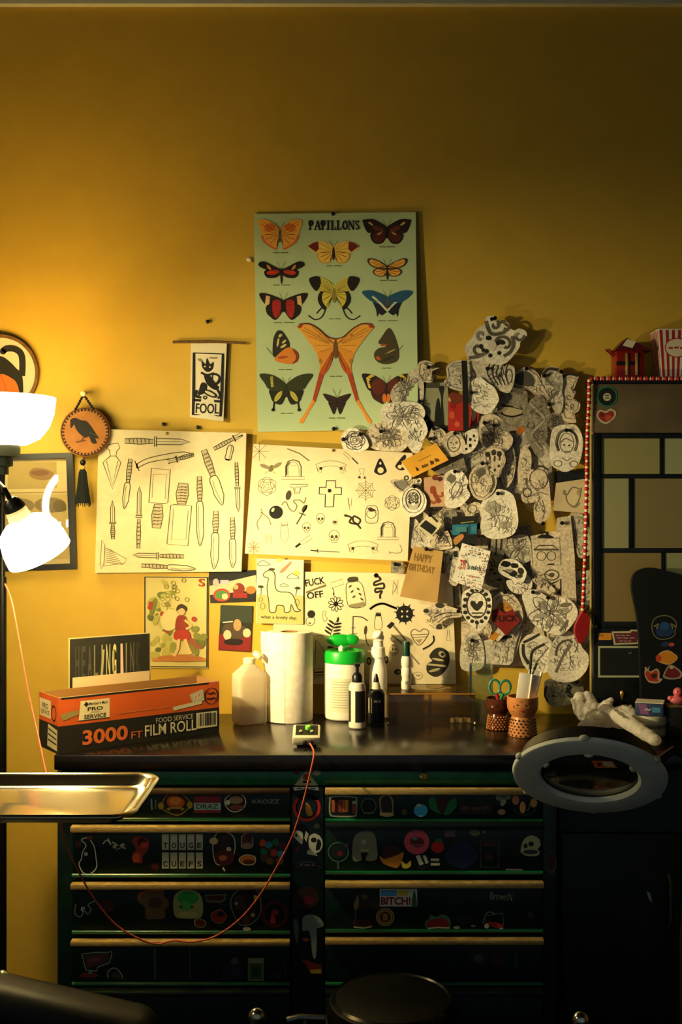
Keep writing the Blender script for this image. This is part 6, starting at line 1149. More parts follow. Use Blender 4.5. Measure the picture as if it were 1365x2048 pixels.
b = MB(); b.box(c+Vector((6*u, 0, 62*u)), (56*u, .062, 3*u), mat('6a5c30', .5), bev=.001); b.build('box_lid', dbx)
dk = thing('rubber_duck', 'small pink rubber duck on the dark box', 'duck', c+Vector((2*u, 0, 64*u)))
PK = mat('d06468', .35); q = c+Vector((4*u, -.004, 64*u))
b = MB(); b.ball(q+Vector((0, 0, 9*u)), (17*u, 13*u, 9*u), PK, 20, 12); b.ball(q+Vector((-15*u, 0, 12*u)), (6*u, 6*u, 5*u), PK, 12, 8); b.ball(q+Vector((15*u, 0, 13*u)), (5*u, 5*u, 4*u), PK, 12, 8)
b.ball(q+Vector((0, -2*u, 24*u)), 10*u, PK, 18, 10); b.build('duck_body', dk)
b = MB(); b.ball(q+Vector((-1*u, -12*u, 22*u)), (5*u, 5*u, 2.2*u), mat('b83a24', .35), 12, 6); b.build('beak', dk)
b = MB()
for x_ in (-4, 4): b.ball(q+Vector((x_*u, -10*u, 27*u)), 1.5*u, mat('1a0c0a', .3), 8, 5)
b.build('eyes', dk)
c, s = base(1245, 1440); u = 1/s
kb = thing('brass_finial', 'tiny brass-topped dark bottle behind the gloves', 'bottle', c)
L_(kb, 'bottle_body', [(9*u, 0.0005), (10*u, .003), (10*u, 30*u), (3*u, 36*u), (2.4*u, 42*u), (0, 42*u)], mat('12100c', .3), c, 16)
L_(kb, 'brass_cap', [(2.4*u, 42*u), (3*u, 46*u), (5*u, 50*u), (5*u, 56*u), (3*u, 59*u), (0, 60*u)], mat('d8a848', .25, .8), c, 16)
# ================================================================ tray on its stand
TZ = 1.037; ty0, ty1 = -1.49, -1.16; tx1 = -.375
tr = thing('instrument_tray', 'shiny steel instrument tray on a stand at the lower left', 'tray', (-.66, -1.325, TZ-.03))
STL = mat('c8c0ac', .16, 1)
def rr(x0, x1, y0, y1, r, n=6):
    L = []
    for cx, cy, a0 in ((x1-r, y1-r, 0), (x0+r, y1-r, 90), (x0+r, y0+r, 180), (x1-r, y0+r, 270)):
        L += [(cx+r*math.cos(R(a0+90*i/n)), cy+r*math.sin(R(a0+90*i/n))) for i in range(n+1)]
    return L
b = MB(); V = []; rings = [(.0, .045, -.003), (.004, .045, .001), (.010, .043, 0), (.016, .04, -.004), (.026, .035, -.018), (.040, .03, -.0225)]
x0_ = -.94
for ins, r_, z_ in rings: V += [(x, y, TZ+z_) for x, y in rr(x0_+ins, tx1-ins, ty0+ins, ty1-ins, r_)]
n = 28
fs = [(k*n+i, k*n+(i+1) % n, (k+1)*n+(i+1) % n, (k+1)*n+i) for k in range(len(rings)-1) for i in range(n)]
fs.append(tuple((len(rings)-1)*n+i for i in range(n)))
N = len(V); V2 = [(x, y, z-.0012) for x, y, z in V]
fs = fs+[tuple(i+N for i in f)[::-1] for f in fs]+[(i, i+N, (i+1) % n+N, (i+1) % n) for i in range(n)]
b.add(V+V2, fs, STL); b.build('tray_pan', tr, ang=50)
b = MB(); b.tube([(-1.02, -1.325, .03), (-1.02, -1.325, TZ-.03)], .012, mat('8a887e', .2, 1), 14); b.tube([(-1.02, -1.325, TZ-.031), (-.55, -1.325, TZ-.031)], .008, mat('8a887e', .2, 1), 10); b.build('stand_post', tr)
b = MB(); b.tube([(-1.30, -1.16, .03), (-1.02, -1.325, .035), (-.76, -1.14, .03)], .014, mat('15150f', .4), 10); b.tube([(-1.02, -1.325, .035), (-1.02, -1.62, .03)], .014, mat('15150f', .4), 10); b.build('stand_base', tr)
# ================================================================ pink clip cord
cd = MB(); pts = [P(10,1168,.55), P(24,1205,.58), P(40,1290,.60), P(58,1390,.64), P(76,1470,.70), P(90,1535,.80), P(105,1595,.90), P(120,1640,.92), P(132,1690,.88), P(158,1745,.82), P(190,1800,.78), P(230,1848,.74), P(275,1876,.72), P(312,1888,.70), P(348,1881,.70), P(385,1884,.70), P(432,1872,.69), P(480,1838,.68), P(520,1790,.67), P(556,1730,.66), P(585,1672,.66), P(605,1610,.655), P(620,1550,.65), P(628,1512,.64), P(626,1497,.60), P(620,1487,.565)]
cd.tube([Vector(p) for p in spline([tuple(p) for p in pts], 6, False)], .0023, mat('c4583f', .5), 8)
tag(cd.build('clip_cord'), 'thin pink cord drooping in front of the drawers to the power unit', 'cord')
# ================================================================ ring magnifier lamp
rl = thing('ring_lamp', 'grey ring magnifier lamp head tilted in front of the worktop at the right', 'lamp', P(1178, 1557, 1.0))
C0 = P(1179, 1557, 1.0); a_ = R(50)
nrm = Vector((-.15, -math.cos(a_), -math.sin(a_))).normalized()
M = nrm.to_track_quat('Z', 'Y').to_matrix().to_4x4() @ Matrix.Rotation(R(0), 4, 'Z')
GRY = noisy('d0d2c8', 'c4c7bc', 30, .55, .02); RB = .171; RI = .107
b = MB(); b.ring([(RI, -.006), (RI+.006, .002), (RB-.008, .003), (RB-.002, .0), (RB, -.008), (RI+.002, -.010)], GRY, C0, 64, M); b.build('diffuser_ring', rl)
b = MB(); b.ring([(RI-.004, -.012), (RI+.004, -.009), (RB-.012, -.009), (RB-.006, -.014), (RB-.018, -.045), (RI+.034, -.046), (RI+.004, -.022)], mat('15171a', .3), C0, 64, M); b.build('housing', rl)
b = MB(); k = [(0, -.007), (.04, -.0075), (.08, -.0090), (RI-.001, -.011), (RI-.001, -.014), (.08, -.016), (.04, -.0175), (0, -.018)]
b.lathe(k, clear('f0f6f0', .03, .02), C0, 48, M); b.build('lens', rl)
CLP = mat('c0bda4', .45)
for i in range(6):
    an = R(60*i+33); e1 = M @ Vector((math.cos(an), math.sin(an), 0)); b = MB()
    b.ball(C0+e1*(RB-.001)+nrm*-.006, (.012, .008, .007), CLP, 10, 6, M @ Matrix.Rotation(an+R(90), 4, 'Z')); b.build('rim_clip', rl)
for i in range(3):
    an = R(60*i+30); e1 = M @ Vector((math.cos(an), math.sin(an), 0)); b = MB()
    b.ball(C0+e1*(RI+.001), (.011, .006, .006), CLP, 10, 6, M @ Matrix.Rotation(an+R(90), 4, 'Z')); b.build('lens_clip', rl)
e1 = Vector((1, 0, 0)); b = MB(); h0 = C0-nrm*.03+Vector((.14, 0, 0))
b.tube([h0, h0+Vector((.06, .03, .03)), h0+Vector((.12, .04, .0))], .010, mat('1a1c1c', .35), 10); b.build('yoke', rl)
b = MB(); b.tube([h0+Vector((.12, .04, 0)), (.78, -.98, .62), (.78, -.98, .03)], .013, mat('15171a', .35), 10); b.lathe([(0, 0), (.17, 0), (.17, .02), (.03, .03), (0, .03)], mat('101212', .5), (.78, -.98, 0), 36); b.build('stand', rl)
# ================================================================ stools and chair in the dark foreground
LEA = noisy('060808', '040505', 40, .5, .08, spec=.2)
def stool(x, y, z, r, label):
    t = thing('round_stool', label, 'stool', (x, y, 0))
    L_(t, 'seat', [(0, z-.075), (r*.9, z-.075), (r, z-.06), (r*1.01, z-.03), (r*.97, z-.008), (r*.85, z), (0, z+.002)], LEA, (x, y, 0), 48)
    b = MB(); b.ring([(r*1.0, -.004), (r*1.035, 0), (r*1.0, .004)], mat('4a4a40', .3, .8), (x, y, z-.05), 48); b.build('rim_band', t); b = MB(); b.ring([(r*.86, z-.003), (r*.90, z+.0015), (r*.94, z-.004), (r*.90, z-.009)], mat('0a0c0c', .18, 0, .8), (x, y, 0), 64); b.build('seat_piping', t)
    L_(t, 'column', [(0, .08), (.03, .08), (.025, z-.08), (0, z-.076)], mat('2a2a28', .3, .9), (x, y, 0), 20)
    for i in range(5):
        an = 2*math.pi*i/5+.3; b = MB(); b.tube([(x, y, .10), (x+.22*math.cos(an), y+.22*math.sin(an), .065)], [.02, .012], mat('14140f', .4), 10); b.ball((x+.22*math.cos(an), y+.22*math.sin(an), .028), .026, mat('0d0d0c', .5), 12, 8); b.build('star_leg', t)
stool(.118, -.93, .464, .150, 'black round stool seat just in front of the right drawers')
ch = thing('client_chair', 'black padded client chair with chrome fittings at the bottom edge', 'chair', (-.10, -1.60, 0))
CHR = mat('b8b6a4', .2, 1)
def pad(name, c, sz, M, bev): b = MB(); b.box(c, sz, LEA, M, bev, 5); return b.build(name, ch, ang=60)
pad('seat_pad', (-.05, -1.62, .50), (.95, .50, .11), Matrix.Rotation(R(0), 4, 'Y'), .045)
pad('armrest', (-.58, -1.25, .562), (.42, .13, .11), Matrix.Rotation(R(13), 4, 'Y'), .045)
b = MB(); b.tube([(-.57, -1.25, .53), (-.57, -1.30, .47), (-.48, -1.50, .46)], .016, mat('2a2c2a', .3, .8), 10); b.build('arm_bracket', ch)
b = MB(); b.lathe([(0, .0), (.26, .0), (.25, .03), (.05, .05), (.045, .45), (0, .45)], mat('2a2c2a', .3, .8), (-.05, -1.62, 0), 32); b.build('pedestal', ch)
b = MB(); b.tube([(-.36, -1.42, .47), (-.345, -1.42, .612), (-.30, -1.42, .622), (-.235, -1.42, .618), (-.22, -1.42, .47)], .007, CHR, 10); b.build('glint_rail', ch)  # chrome piece added to give a glint along the bottom
for px_, py_ in ((514, 2034), (1162, 2041)):
    q = P(px_, py_, 1.40); b = MB(); b.ball(q, (.016, .014, .017), CHR, 16, 10); b.tube([(q.x, q.y, .50), q], .006, CHR, 8); b.build('glint_knob', ch)  # two added chrome balls, each standing for a glint
b = MB(); b.tube([P(575, 2040, 1.40), P(600, 2034, 1.40), P(650, 2036, 1.40)], .006, mat('6a6a60', .3, .9), 8); b.tube([P(612, 2035, 1.40), (P(612, 2035, 1.40).x, -1.40, .50)], .005, CHR, 8); b.build('glint_bar', ch)  # added bar for one more glint in the dark foreground
b = MB(); q = P(4, 1968, 1.22); b.ball(q, (.020, .02, .028), mat('a8b49a', .25, 1), 16, 10); b.tube([q, (q.x, -1.25, .60)], .007, CHR, 8); b.build('arm_glint_knob', ch)  # pale greenish metal ball added as the glint at the far left
# ================================================================ ring light behind the camera, mirrored in the frame glass
q = Vector((-1.365, -2.05, 1.66))
rg = thing('ring_light', 'glowing ring light standing in the room', 'lamp', (q.x, q.y, 0))
M = Matrix.Rotation(R(21), 4, 'Y') @ Matrix.Rotation(R(-64), 4, 'Z') @ Matrix.Rotation(R(90), 4, 'X')
b = MB(); b.tube([q+M @ Vector((.15*math.cos(2*math.pi*i/40), .15*math.sin(2*math.pi*i/40), 0)) for i in range(40)], .016, emit('fff0d0', 32), 10, True); b.build('ring_tube', rg)
b = MB(); b.tube([(q.x, q.y, .02), (q.x, q.y, q.z-.16)], .012, BM, 10); b.lathe([(0, 0), (.16, 0), (.15, .02), (0, .025)], BM, (q.x, q.y, 0), 28); b.build('stand', rg)
# ================================================================ stickers on the tool chest (they move with their drawer)
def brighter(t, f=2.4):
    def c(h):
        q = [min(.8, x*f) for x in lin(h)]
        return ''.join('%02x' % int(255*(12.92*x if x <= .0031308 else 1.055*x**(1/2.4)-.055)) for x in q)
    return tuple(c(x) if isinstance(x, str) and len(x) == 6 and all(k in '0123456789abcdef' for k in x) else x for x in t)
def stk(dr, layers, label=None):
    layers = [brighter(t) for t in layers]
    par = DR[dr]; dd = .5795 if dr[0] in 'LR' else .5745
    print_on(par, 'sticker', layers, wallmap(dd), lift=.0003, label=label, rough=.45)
E1 = 'a8a88c'; E2 = '5a6a58'
def bl2(x, y, rx, ry, sd, edge, fill, extra=()): return [('b', x, y, rx, ry, sd, edge), ('b', x, y, rx-2, ry-2, sd, fill)]+list(extra)
stk('L0', bl2(351, 1607, 33, 25, 3, '7a6a14', '1c1408', [('b', 351, 1604, 20, 15, 4, '8a3a10'), ('e', 351, 1602, 12, 8, 'b8601c'), ('e', 351, 1618, 18, 4, '7a6a14'), ('e', 322, 1612, 6, 7, '7a6a14'), ('e', 380, 1610, 6, 7, '7a6a14'), ('r', 340, 1618, 362, 1623, '1a0c08')]), 'gold badge with an orange centre')
stk('L0', [('r', 388, 1592, 442, 1606, '5a1a1c'), ('r', 388, 1606, 442, 1620, '6a8478'), ('r', 388, 1620, 442, 1626, '5a1a1c'), ('t', 'DRAZ', 415, 1613, 44, 10, '2a3430', 0, .02)], 'striped red and grey sticker')
stk('L0', bl2(470, 1605, 24, 21, 8, 'b0a888', '1c1610', [('e', 472, 1600, 14, 8, '6a5c40'), ('e', 474, 1615, 14, 5, '5a2a20'), ('e', 456, 1605, 5, 5, 'a89c78')]), 'helmet-shaped sticker with a pale edge')
stk('L0', [('t', 'KROZZ', 532, 1603, 54, 8, '5f665c', 0, .01)], 'small spaced lettering')
stk('L0', [('l', [(303,1598),(304,1620)], 3, '6a7460'), ('l', [(312,1600),(311,1618)], 3, '4a5448')], 'pale strokes by the tray')
stk('L1', [('O', [(165,1705),(172,1690),(163,1680),(176,1676),(188,1692),(192,1715),(193,1735),(180,1748),(166,1745),(158,1728),(163,1718)], 2, E1), ('e', 172, 1708, 4, 4, '7a8470'), ('e', 157, 1688, 7, 7, '3a1a18'), ('e', 180, 1676, 6, 5, '4a2420')], 'black cat-shaped sticker outlined in white')
stk('L1', [('L', [(206,1688),(214,1680),(222,1690),(216,1676)], 2, E1), ('L', [(224,1684),(236,1692),(232,1700),(246,1688),(250,1698)], 3, '8a8c70'), ('l', [(225.52, 1694), (232.28, 1692.88)], 5.88, '7a7c62'), ('l', [(234.187, 1694), (240.947, 1695.12)], 5.88, '7a7c62'), ('l', [(242.853, 1694), (249.613, 1692.88)], 5.88, '7a7c62')], 'scrawled white sticker')
stk('L1', [('P', [(264,1680),(280,1672),(298,1682),(296,1700),(286,1712),(284,1726),(266,1722),(266,1706),(272,1698)], '6a2216'), ('e', 284, 1684, 9, 10, '2a0f0c'), ('P', [(266,1710),(278,1706),(280,1722),(267,1724)], '9a3c18'), ('e', 288, 1690, 8, 6, '8a3018')], 'dark red figure sticker')
stk('L1', [('e', 311, 1733, 8, 7, '3a1414')], 'small maroon sticker')
tl = []
for j, wrd in enumerate(('TOUGE', 'CUEFS')):
    for i, chh in enumerate(wrd):
        x_, y_ = 324+17*i, 1668+37*j; tl += [('r', x_, y_, x_+14, y_+32, '858770'), ('t', chh, x_+7, y_+23, 9, 11, '1c201c', 0, .03)]
stk('L1', tl, 'block of ten letter tiles')
stk('L1', bl2(447, 1698, 28, 40, 5, E1, '15110d', [('b', 447, 1682, 18, 16, 6, '1f1a14'), ('b', 428, 1682, 9, 8, 7, '8a7e5a'), ('b', 448, 1715, 22, 18, 8, '3a1610'), ('b', 446, 1716, 9, 6, 9, '8a4a28'), ('b', 458, 1698, 6, 5, 2, '9a8a64'), ('l', [(446,1735),(450,1742)], 3, E1)]), 'tall dark sticker of two beasts, white-edged')
stk('L1', bl2(495, 1681, 15, 18, 2, '7a7260', '3a241c', [('e', 494, 1692, 13, 6, '6a5444'), ('e', 498, 1675, 7, 7, '281812')]), 'small brown pet sticker')
stk('L1', bl2(496, 1720, 20, 13, 6, 'a89c74', '9a5a1c', [('e', 498, 1724, 12, 5, '4a200c')]), 'orange bread-like sticker')
cl_ = [('b', 545, 1704, 30, 28, 4, '241a10')]
for i, (x_, y_, cc) in enumerate(((526,1686,'8a3014'),(538,1690,'1f5a68'),(552,1684,'1a4a30'),(566,1690,'3a1a2a'),(528,1704,'14502c'),(548,1706,'8a2a14'),(562,1708,'1a6880'),(540,1722,'4a3210'),(560,1722,'5a3412'),(528,1716,'3a2a10'))): cl_.append(('b', x_, y_, 8, 8, i, cc))
stk('L1', cl_, 'multicoloured lettered sticker')
stk('L2', [('L', [(152,1808),(150,1826),(160,1834),(168,1822),(165,1815),(176,1828),(182,1818),(176,1810),(190,1802)], 2, E2), ('e', 166, 1818, 4, 5, '8a9a88')], 'thin outlined script sticker')
stk('L2', [('b', 212, 1812, 18, 14, 3, '2a1414')], 'dim red sticker by the cord')
stk('L2', [('P', [(277,1796),(290,1782),(310,1779),(327,1780),(328,1792),(336,1800),(338,1812),(330,1820),(330,1836),(310,1838),(292,1836),(290,1814),(279,1806)], '4a3a20'), ('L', [(277,1800),(280,1788),(300,1781),(326,1780)], 3.5, '7a3a20'), ('e', 310, 1806, 14, 12, '31261a')], 'brown toast-shaped sticker')
stk('L2', [('P', [(347,1800),(356,1784),(375,1779),(395,1784),(405,1800),(406,1826),(398,1836),(370,1837),(350,1832)], '788048'), ('e', 376, 1796, 22, 13, '1f7a34'), ('e', 372, 1812, 12, 10, '3a8a3a'), ('e', 362, 1814, 3, 3, '2a3a1a'), ('e', 384, 1814, 3, 3, '2a3a1a'), ('e', 376, 1829, 20, 5, '8a8c54')], 'green and yellow rounded ghost-like sticker')
stk('L2', [('p', [(409,1790),(454,1788),(450,1802),(440,1806),(414,1804)], '4a4a3a'), ('p', [(412,1792),(450,1791),(446,1801),(416,1801)], '2a1a14')], 'small dark banner sticker')
stk('L2', bl2(400, 1846, 14, 11, 4, '5a6a50', '4a1a16'), 'small red creature sticker')
stk('L2', bl2(438, 1833, 17, 16, 7, '5a5a4c', '6a1818', [('b', 442, 1828, 9, 6, 2, '1c1210')]), 'red apple-like sticker')
stk('L2', bl2(493, 1812, 34, 44, 9, E2, '15100c', [('b', 480, 1806, 14, 18, 2, '2a2218'), ('e', 473, 1807, 3, 3, '8a8458'), ('b', 512, 1796, 5, 7, 4, '8a8448'), ('b', 502, 1832, 14, 16, 5, '241a12'), ('e', 506, 1830, 4, 4, '8a7c50'), ('b', 492, 1840, 8, 10, 3, '3a2818'), ('e', 494, 1858, 8, 4, E1)]), 'large dark three-faced sticker, white-edged')
stk('L2', [('c', 550, 1828, 24, 24, 7, '3a1216'), ('P', [(541,1845),(543,1828),(547,1826),(552,1845)], '8a2a1c'), ('e', 551, 1825, 7, 7, '6a1c18')], 'dark red ring sticker')
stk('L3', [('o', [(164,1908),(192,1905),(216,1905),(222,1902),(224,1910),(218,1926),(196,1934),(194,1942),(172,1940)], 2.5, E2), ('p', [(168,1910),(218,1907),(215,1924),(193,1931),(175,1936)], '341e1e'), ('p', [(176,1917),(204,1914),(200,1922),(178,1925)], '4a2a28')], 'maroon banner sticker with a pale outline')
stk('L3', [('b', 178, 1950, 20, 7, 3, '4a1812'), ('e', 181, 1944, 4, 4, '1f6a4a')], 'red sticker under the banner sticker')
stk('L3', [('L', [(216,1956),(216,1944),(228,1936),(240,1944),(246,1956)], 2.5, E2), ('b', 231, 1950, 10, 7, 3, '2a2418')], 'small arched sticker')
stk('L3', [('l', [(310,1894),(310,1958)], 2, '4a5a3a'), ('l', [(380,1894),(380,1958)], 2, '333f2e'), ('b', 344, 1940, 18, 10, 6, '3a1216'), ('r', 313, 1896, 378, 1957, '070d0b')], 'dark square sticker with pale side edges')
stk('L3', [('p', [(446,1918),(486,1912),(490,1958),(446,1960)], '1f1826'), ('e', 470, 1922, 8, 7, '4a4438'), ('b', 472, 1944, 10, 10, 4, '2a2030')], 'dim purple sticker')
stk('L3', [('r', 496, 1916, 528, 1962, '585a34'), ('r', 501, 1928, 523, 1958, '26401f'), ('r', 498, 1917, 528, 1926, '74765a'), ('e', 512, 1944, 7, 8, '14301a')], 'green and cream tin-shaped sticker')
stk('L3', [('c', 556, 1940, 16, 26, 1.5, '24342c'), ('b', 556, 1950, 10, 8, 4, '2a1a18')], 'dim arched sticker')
# centre post
stk('C', [('p', [(613,1527+50),(613,1526+50),(613,1526+50)], '000000')] if False else [('p', [(587,1582),(615,1578),(640,1582),(640,1600),(600,1600)], '07110d')], 'dark patch')
stk('C', [('c', 614, 1615, 24, 24, 8, '8a2018'), ('c', 614, 1615, 21, 21, 2, 'b84a34'), ('P', [(612,1605),(620,1612),(626,1628),(618,1632),(612,1622)], '8a6428')], 'round red sticker with a dark middle')
stk('C', [('P', [(586,1664),(592,1652),(604,1648),(614,1654),(620,1668),(612,1680),(603,1690),(594,1682)], '090d0c'), ('P', [(587,1670),(592,1662),(600,1662),(606,1668),(605,1688),(596,1682)], 'a8a684'), ('e', 593, 1671, 2.5, 3, '10130f'), ('p', [(612,1662),(618,1668),(613,1684),(609,1676)], '96957a')], 'black and white face sticker')
stk('C', [('P', [(618,1676),(628,1667),(640,1672),(646,1686),(642,1700),(632,1706),(620,1700)], 'aaa888'), ('e', 628, 1680, 6, 5, '11130f'), ('P', [(636,1678),(643,1686),(640,1698),(632,1700)], '11130f'), ('p', [(616,1700),(630,1704),(636,1712),(614,1708)], '9a997c')], 'skull sticker with one dark eye')
stk('C', [('e', 595, 1699, 4, 4, '5a1a1c'), ('e', 634, 1652, 6, 5, '4a4638')], 'two small dots')
stk('C', [('L', [(592,1732),(606,1724),(628,1726),(642,1736)], 4, '3a3430'), ('l', [(594.88, 1730), (606.32, 1729.2)], 4.2, '4a443e'), ('l', [(609.547, 1730), (620.987, 1730.8)], 4.2, '4a443e'), ('l', [(624.213, 1730), (635.653, 1729.2)], 4.2, '4a443e')], 'dim lettered sticker')
stk('C', [('e', 614, 1795, 25, 22, '21150f'), ('b', 618, 1800, 12, 10, 4, '401018')], 'round dark brown sticker')
stk('C', [('P', [(605,1852),(607,1834),(622,1829),(640,1836),(648,1850),(640,1856),(634,1858),(634,1880),(632,1915),(626,1912),(622,1880),(618,1862),(606,1862)], '5f6c62'), ('e', 612, 1879, 7, 4, '6a3a1a'), ('P', [(587,1842),(594,1840),(598,1856),(596,1884),(592,1884)], '3a4844')], 'grey mushroom sticker with a long stem')
stk('C', [('p', [(602,1918),(644,1930),(645,1948),(622,1946)], '4a1512'), ('p', [(620,1940),(643,1938),(643,1947),(622,1947)], '7a6a18')], 'red sticker with a yellow strip')
# right bank
stk('R0', [('P', [(659,1600),(662,1593),(686,1591),(712,1594),(715,1600),(714,1628),(708,1634),(670,1634),(659,1628)], '6a7460'), ('P', [(662,1600),(665,1595),(686,1594),(710,1596),(712,1602),(711,1627),(706,1631),(671,1631),(662,1626)], '15120f'), ('r', 664, 1600, 670, 1624, '8a4418'), ('r', 677, 1600, 684, 1624, '6a2416'), ('r', 685, 1600, 690, 1624, '7a4430'), ('r', 691, 1600, 697, 1624, '9a5a18'), ('r', 704, 1610, 713, 1627, '5a2818'), ('r', 705, 1602, 712, 1608, '7a8068')], 'framed row of orange bottles sticker')
stk('R0', [('c', 738, 1612, 15, 15, 1.6, '4a5446'), ('e', 738, 1612, 13, 13, '070b0a'), ('l', [(728,1626),(748,1626)], 2.5, '4a5040')], 'small black crystal-ball sticker')
stk('R0', [('P', [(759,1600),(766,1590),(780,1590),(787,1602),(787,1624),(789,1630),(776,1634),(760,1630),(761,1622)], '6a6448'), ('P', [(762,1602),(768,1593),(779,1593),(784,1604),(784,1624),(772,1628),(764,1622)], '1c1812'), ('e', 773, 1629, 13, 4, '8a744c')], 'domed jar sticker')
stk('R0', [('e', 809, 1624, 6, 6, '3a3014'), ('b', 795, 1592, 7, 5, 3, '361a18')], 'tiny dim stickers')
stk('R0', [('e', 842, 1621, 14, 13, '2a7ab0'), ('b', 838, 1611, 6, 4, 3, '7a8468'), ('e', 842, 1632, 5, 2, '6a9ab0')], 'round bright blue sticker')
stk('R0', [('P', [(858,1600),(868,1594),(878,1610),(885,1628),(862,1618)], '12502a'), ('P', [(910,1596),(914,1612),(900,1628),(888,1628),(896,1606)], '12502a'), ('P', [(874,1600),(886,1598),(898,1602),(890,1622),(885,1628),(876,1616)], '2a1014')], 'green-winged heart sticker')
stk('R0', [('r', 918, 1604, 986, 1628, '1a1410'), ('l', [(923.2, 1617), (938.8, 1615.8)], 6.3, '3a2a22'), ('l', [(943.2, 1617), (958.8, 1618.2)], 6.3, '3a2a22'), ('l', [(963.2, 1617), (978.8, 1615.8)], 6.3, '3a2a22')], 'dim brown lettered sticker')
stk('R0', [('e', 1000, 1594, 8, 8, '4f5a4c'), ('e', 1016, 1592, 7, 7, '56604c'), ('e', 1007, 1605, 5, 8, '6a7258', 30), ('e', 1004, 1624, 8, 6, '7a5a48')], 'pale bone-shaped sticker')
stk('R0', [('c', 1050, 1610, 24, 20, 1.4, '3a382a', 0, 20, 160), ('e', 1032, 1600, 7, 10, '8a5a40'), ('e', 1046, 1615, 6, 12, 'a0703c'), ('e', 1068, 1606, 7, 9, '8a6838'), ('l', [(1056,1622),(1062,1606)], 2, '5a5448')], 'sticker of small warm-toned figures')
stk('R1', [('c', 677, 1704, 20, 19, 3, '2f4a44'), ('e', 677, 1704, 16, 15, '0e1714'), ('e', 680, 1707, 6, 5, '4a1620'), ('l', [(676,1722),(677,1738)], 5, '343c38'), ('e', 693, 1691, 4, 5, '4a3a30')], 'round mirror-shaped sticker')
stk('R1', [('P', [(705,1700),(708,1676),(720,1664),(738,1662),(750,1670),(754,1690),(755,1716),(744,1722),(732,1720),(734,1708),(728,1704),(722,1708),(724,1720),(708,1722)], '5c5c4a'), ('e', 728, 1684, 5, 5, '7a7a64'), ('l', [(722,1701),(738,1701)], 5, '7a785c'), ('p', [(722,1705),(738,1705),(733,1713),(726,1713)], '0c120f')], 'grey arched creature sticker')
stk('R1', [('P', [(760,1712),(770,1718),(784,1712),(800,1706),(808,1706),(804,1722),(796,1735),(784,1734),(766,1726)], '8a5a18'), ('P', [(764,1706),(772,1694),(790,1692),(804,1704),(790,1712),(774,1716)], '2a1810')], 'brown-capped ochre sticker')
stk('R1', [('P', [(804,1722),(813,1728),(822,1721),(822,1732),(813,1737),(805,1734)], '9a8a34')], 'small yellow sticker')
stk('R1', [('e', 834, 1684, 25.5, 25, '9a3a44'), ('b', 834, 1684, 16, 12, 4, '3f1c20'), ('b', 830, 1677, 6, 4, 2, '5a5a4c'), ('l', [(824.44, 1690), (830.16, 1689.52)], 2.52, '8a3a40'), ('l', [(831.773, 1690), (837.493, 1690.48)], 2.52, '8a3a40'), ('l', [(839.107, 1690), (844.827, 1689.52)], 2.52, '8a3a40')], 'round pink sticker with a dark motif')
stk('R1', [('e', 876, 1694, 13, 12, '8a1c18'), ('e', 878, 1681, 8, 4, '1f4a2a')], 'round red fruit sticker')
stk('R1', [('P', [(829,1716),(834,1710),(852,1711),(862,1714),(866,1716),(880,1716),(880,1732),(860,1734),(846,1740),(834,1736),(828,1726)], '0c110f'), ('p', [(832,1712),(840,1710),(848,1728),(840,1731)], 'a3a184'), ('p', [(846,1711),(852,1711),(858,1725),(852,1728)], 'a3a184'), ('r', 862, 1717, 879, 1722, '9a987c'), ('r', 862, 1726, 880, 1731, '9a987c')], 'black and white striped sticker')
stk('R1', [('r', 890, 1655, 911, 1674, '463a38')], 'small dull pink square sticker')
stk('R1', [('b', 922, 1710, 36, 28, 3, '0f1a2e')], 'large dark blue sticker')
stk('R1', [('b', 950, 1665, 12, 8, 4, '4f523c'), ('e', 968, 1664, 3, 3, '5a604a')], 'dim flower sticker')
stk('R1', [('o', [(962,1682),(998,1682),(998,1734),(962,1734)], 2, '35302a'), ('r', 966, 1685, 994, 1692, '381c1c'), ('b', 978, 1714, 10, 8, 4, '2a1618')], 'dim card-shaped sticker')
stk('R1', [('o', [(1000,1657),(1036,1656),(1038,1710),(1002,1711)], 1.5, '242823'), ('l', [(1012,1739),(1046,1740)], 3.5, '55504a')], 'black rectangular sticker')
stk('R1', [('P', [(1042,1700),(1048,1680),(1062,1671),(1077,1676),(1082,1690),(1076,1698),(1080,1704),(1076,1711),(1056,1712),(1044,1706)], '7a7c58'), ('e', 1063, 1688, 5.5, 5, '0c110f'), ('e', 1052, 1692, 4, 5, '14180f'), ('e', 1062, 1704, 15, 4.5, '1f2630')], 'cream skull sticker')
stk('R2', [('b', 726, 1802, 22, 20, 3, '24201a'), ('P', [(712,1800),(716,1790),(718,1808),(712,1822),(708,1808)], '6a5a34'), ('e', 730, 1794, 6, 5, '3f3c2c')], 'dim portrait sticker')
stk('R2', [('r', 760, 1778, 835, 1813, 'aaa992'), ('r', 762, 1780, 794, 1792, '3a7a9a'), ('e', 806, 1786, 12, 6, 'b88a30'), ('r', 766, 1795, 830, 1811, 'b3a88e'), ('t', 'BITCH!', 792, 1802, 60, 16, '641a22', 0, .04), ('P', [(824,1812),(826,1790),(829,1782),(832,1790),(834,1812)], '28482c')], 'rectangular sticker lettered BITCH')
stk('R2', [('e', 771, 1834, 18.5, 18, '7a7448'), ('e', 771, 1834, 16, 15.5, '2a1c10'), ('c', 771, 1834, 13, 12.5, 3, '8a6424'), ('r', 766, 1827, 776, 1841, '7a5420')], 'round gold and brown badge')
stk('R2', [('P', [(707,1846),(712,1836),(718,1838),(740,1840),(746,1848),(742,1855),(710,1855)], '2a1418'), ('l', [(708,1854),(728,1856),(744,1853)], 3, '8a8c70'), ('L', [(708,1848),(712,1834),(710,1822)], 1.5, '4a4f40')], 'dark boot-shaped sticker')
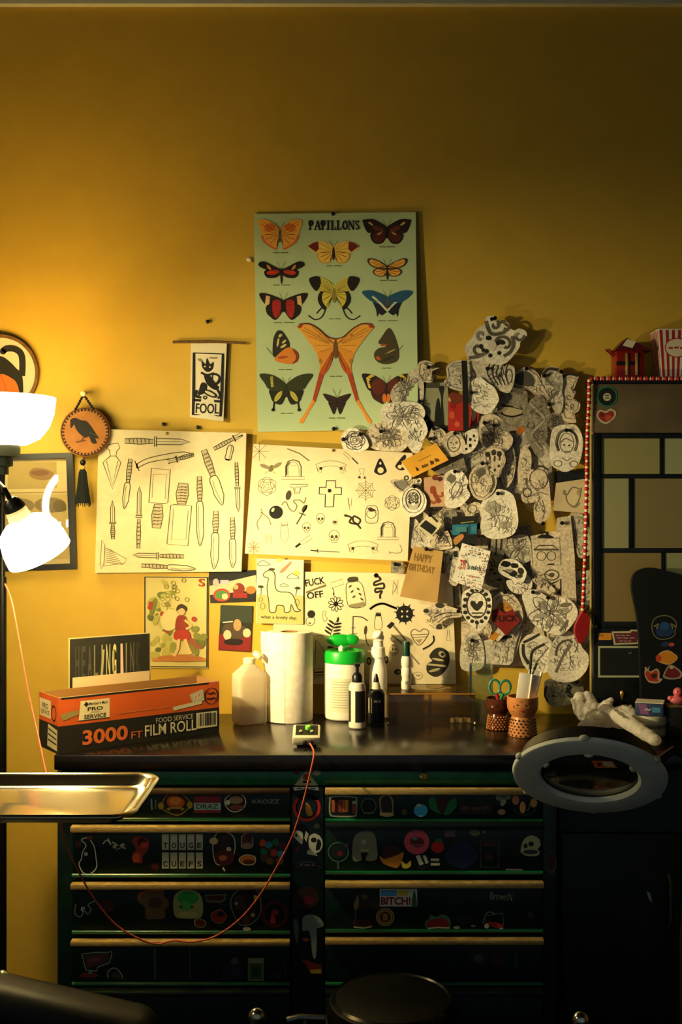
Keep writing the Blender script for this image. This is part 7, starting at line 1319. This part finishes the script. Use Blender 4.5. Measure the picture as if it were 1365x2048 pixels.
stk('R2', [('P', [(850,1846),(858,1838),(862,1830),(874,1834),(882,1829),(894,1831),(902,1842),(900,1856),(886,1858),(872,1856),(856,1858)], '3a5a3c'), ('P', [(854,1847),(862,1840),(874,1838),(886,1836),(898,1844),(897,1854),(884,1855),(872,1853),(857,1855)], '6a1c16'), ('l', [(857,1857),(876,1855),(900,1856)], 2.5, 'b0a884')], 'red crown-like sticker with a pale edge')
stk('R2', [('e', 914, 1855, 7, 3, '8a8c74'), ('e', 947, 1852, 5, 2.5, '5a6450'), ('b', 930, 1838, 20, 12, 4, '0c1510')], 'dim dark sticker')
stk('R2', [('L', [(966,1848),(972,1830),(980,1824),(992,1828)], 2, '5a6a50'), ('o', [(970,1832),(1006,1826),(1008,1850),(1000,1858),(986,1846),(974,1852)], 1.6, '5a6450'), ('P', [(974,1846),(988,1844),(1006,1850),(1004,1858),(994,1856)], '8a241c'), ('e', 974, 1852, 5, 5, '9a9a80'), ('l', [(1000,1858),(1007,1856)], 3, 'b8b090')], 'red bow-shaped sticker with white edges')
stk('R2', [('t', 'BrownN', 1003, 1793, 44, 15, '6a6e5c', 4, -.0)], 'scrawled signature sticker')
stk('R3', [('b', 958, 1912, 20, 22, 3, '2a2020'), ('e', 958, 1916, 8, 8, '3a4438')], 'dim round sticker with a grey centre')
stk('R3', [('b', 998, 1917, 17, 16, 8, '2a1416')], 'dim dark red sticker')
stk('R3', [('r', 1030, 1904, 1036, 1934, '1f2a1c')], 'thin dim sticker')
stk('R2', [('e', 1062, 1830, 6, 7, '2a1c20')], 'tiny dim spot')
stk('E', [('b', 1102, 1725, 13, 24, 4, '2a3a2c'), ('b', 1102, 1724, 11, 21, 4, '2a1216')], 'dark red oval sticker')
print_on(chest, 'sticker', [('p', [(613,1541),(637,1571),(589,1571)], 'b8ad88'), ('e', 613, 1554, 7, 7, '8a4418'), ('r', 606, 1562, 622, 1566, '1c1812')], wallmap(.5708), label='white triangle sticker on the green rail')
stk('C', [('r', 588, 1574, 638, 1581, 'b8ad88'), ('l', [(593.8, 1577.5), (604.2, 1577.1)], 2.1, '2a241a'), ('l', [(607.133, 1577.5), (617.533, 1577.9)], 2.1, '2a241a'), ('l', [(620.467, 1577.5), (630.867, 1577.1)], 2.1, '2a241a')], 'white strip sticker lettered in black')
print_on(chest, 'sticker', [('e', 594, 1545, 5, 5, '6a1c1c'), ('e', 634, 1546, 8, 5, 'a8a488')], wallmap(.5708))
print_on(chest, 'sticker', [('b', 1103, 1562, 17, 15, 5, 'c0bda0'), ('b', 1103, 1562, 15, 13, 5, '14140f'), ('b', 1103, 1562, 11, 9, 2, 'b8b498'), ('e', 1099, 1560, 3.5, 4, '14140f'), ('e', 1107, 1567, 3, 3, '14140f'), ('l', [(1106,1548),(1109,1543)], 3, 'c0bda0')], wallmap(.5708), label='round pale skull sticker seen through the lens')
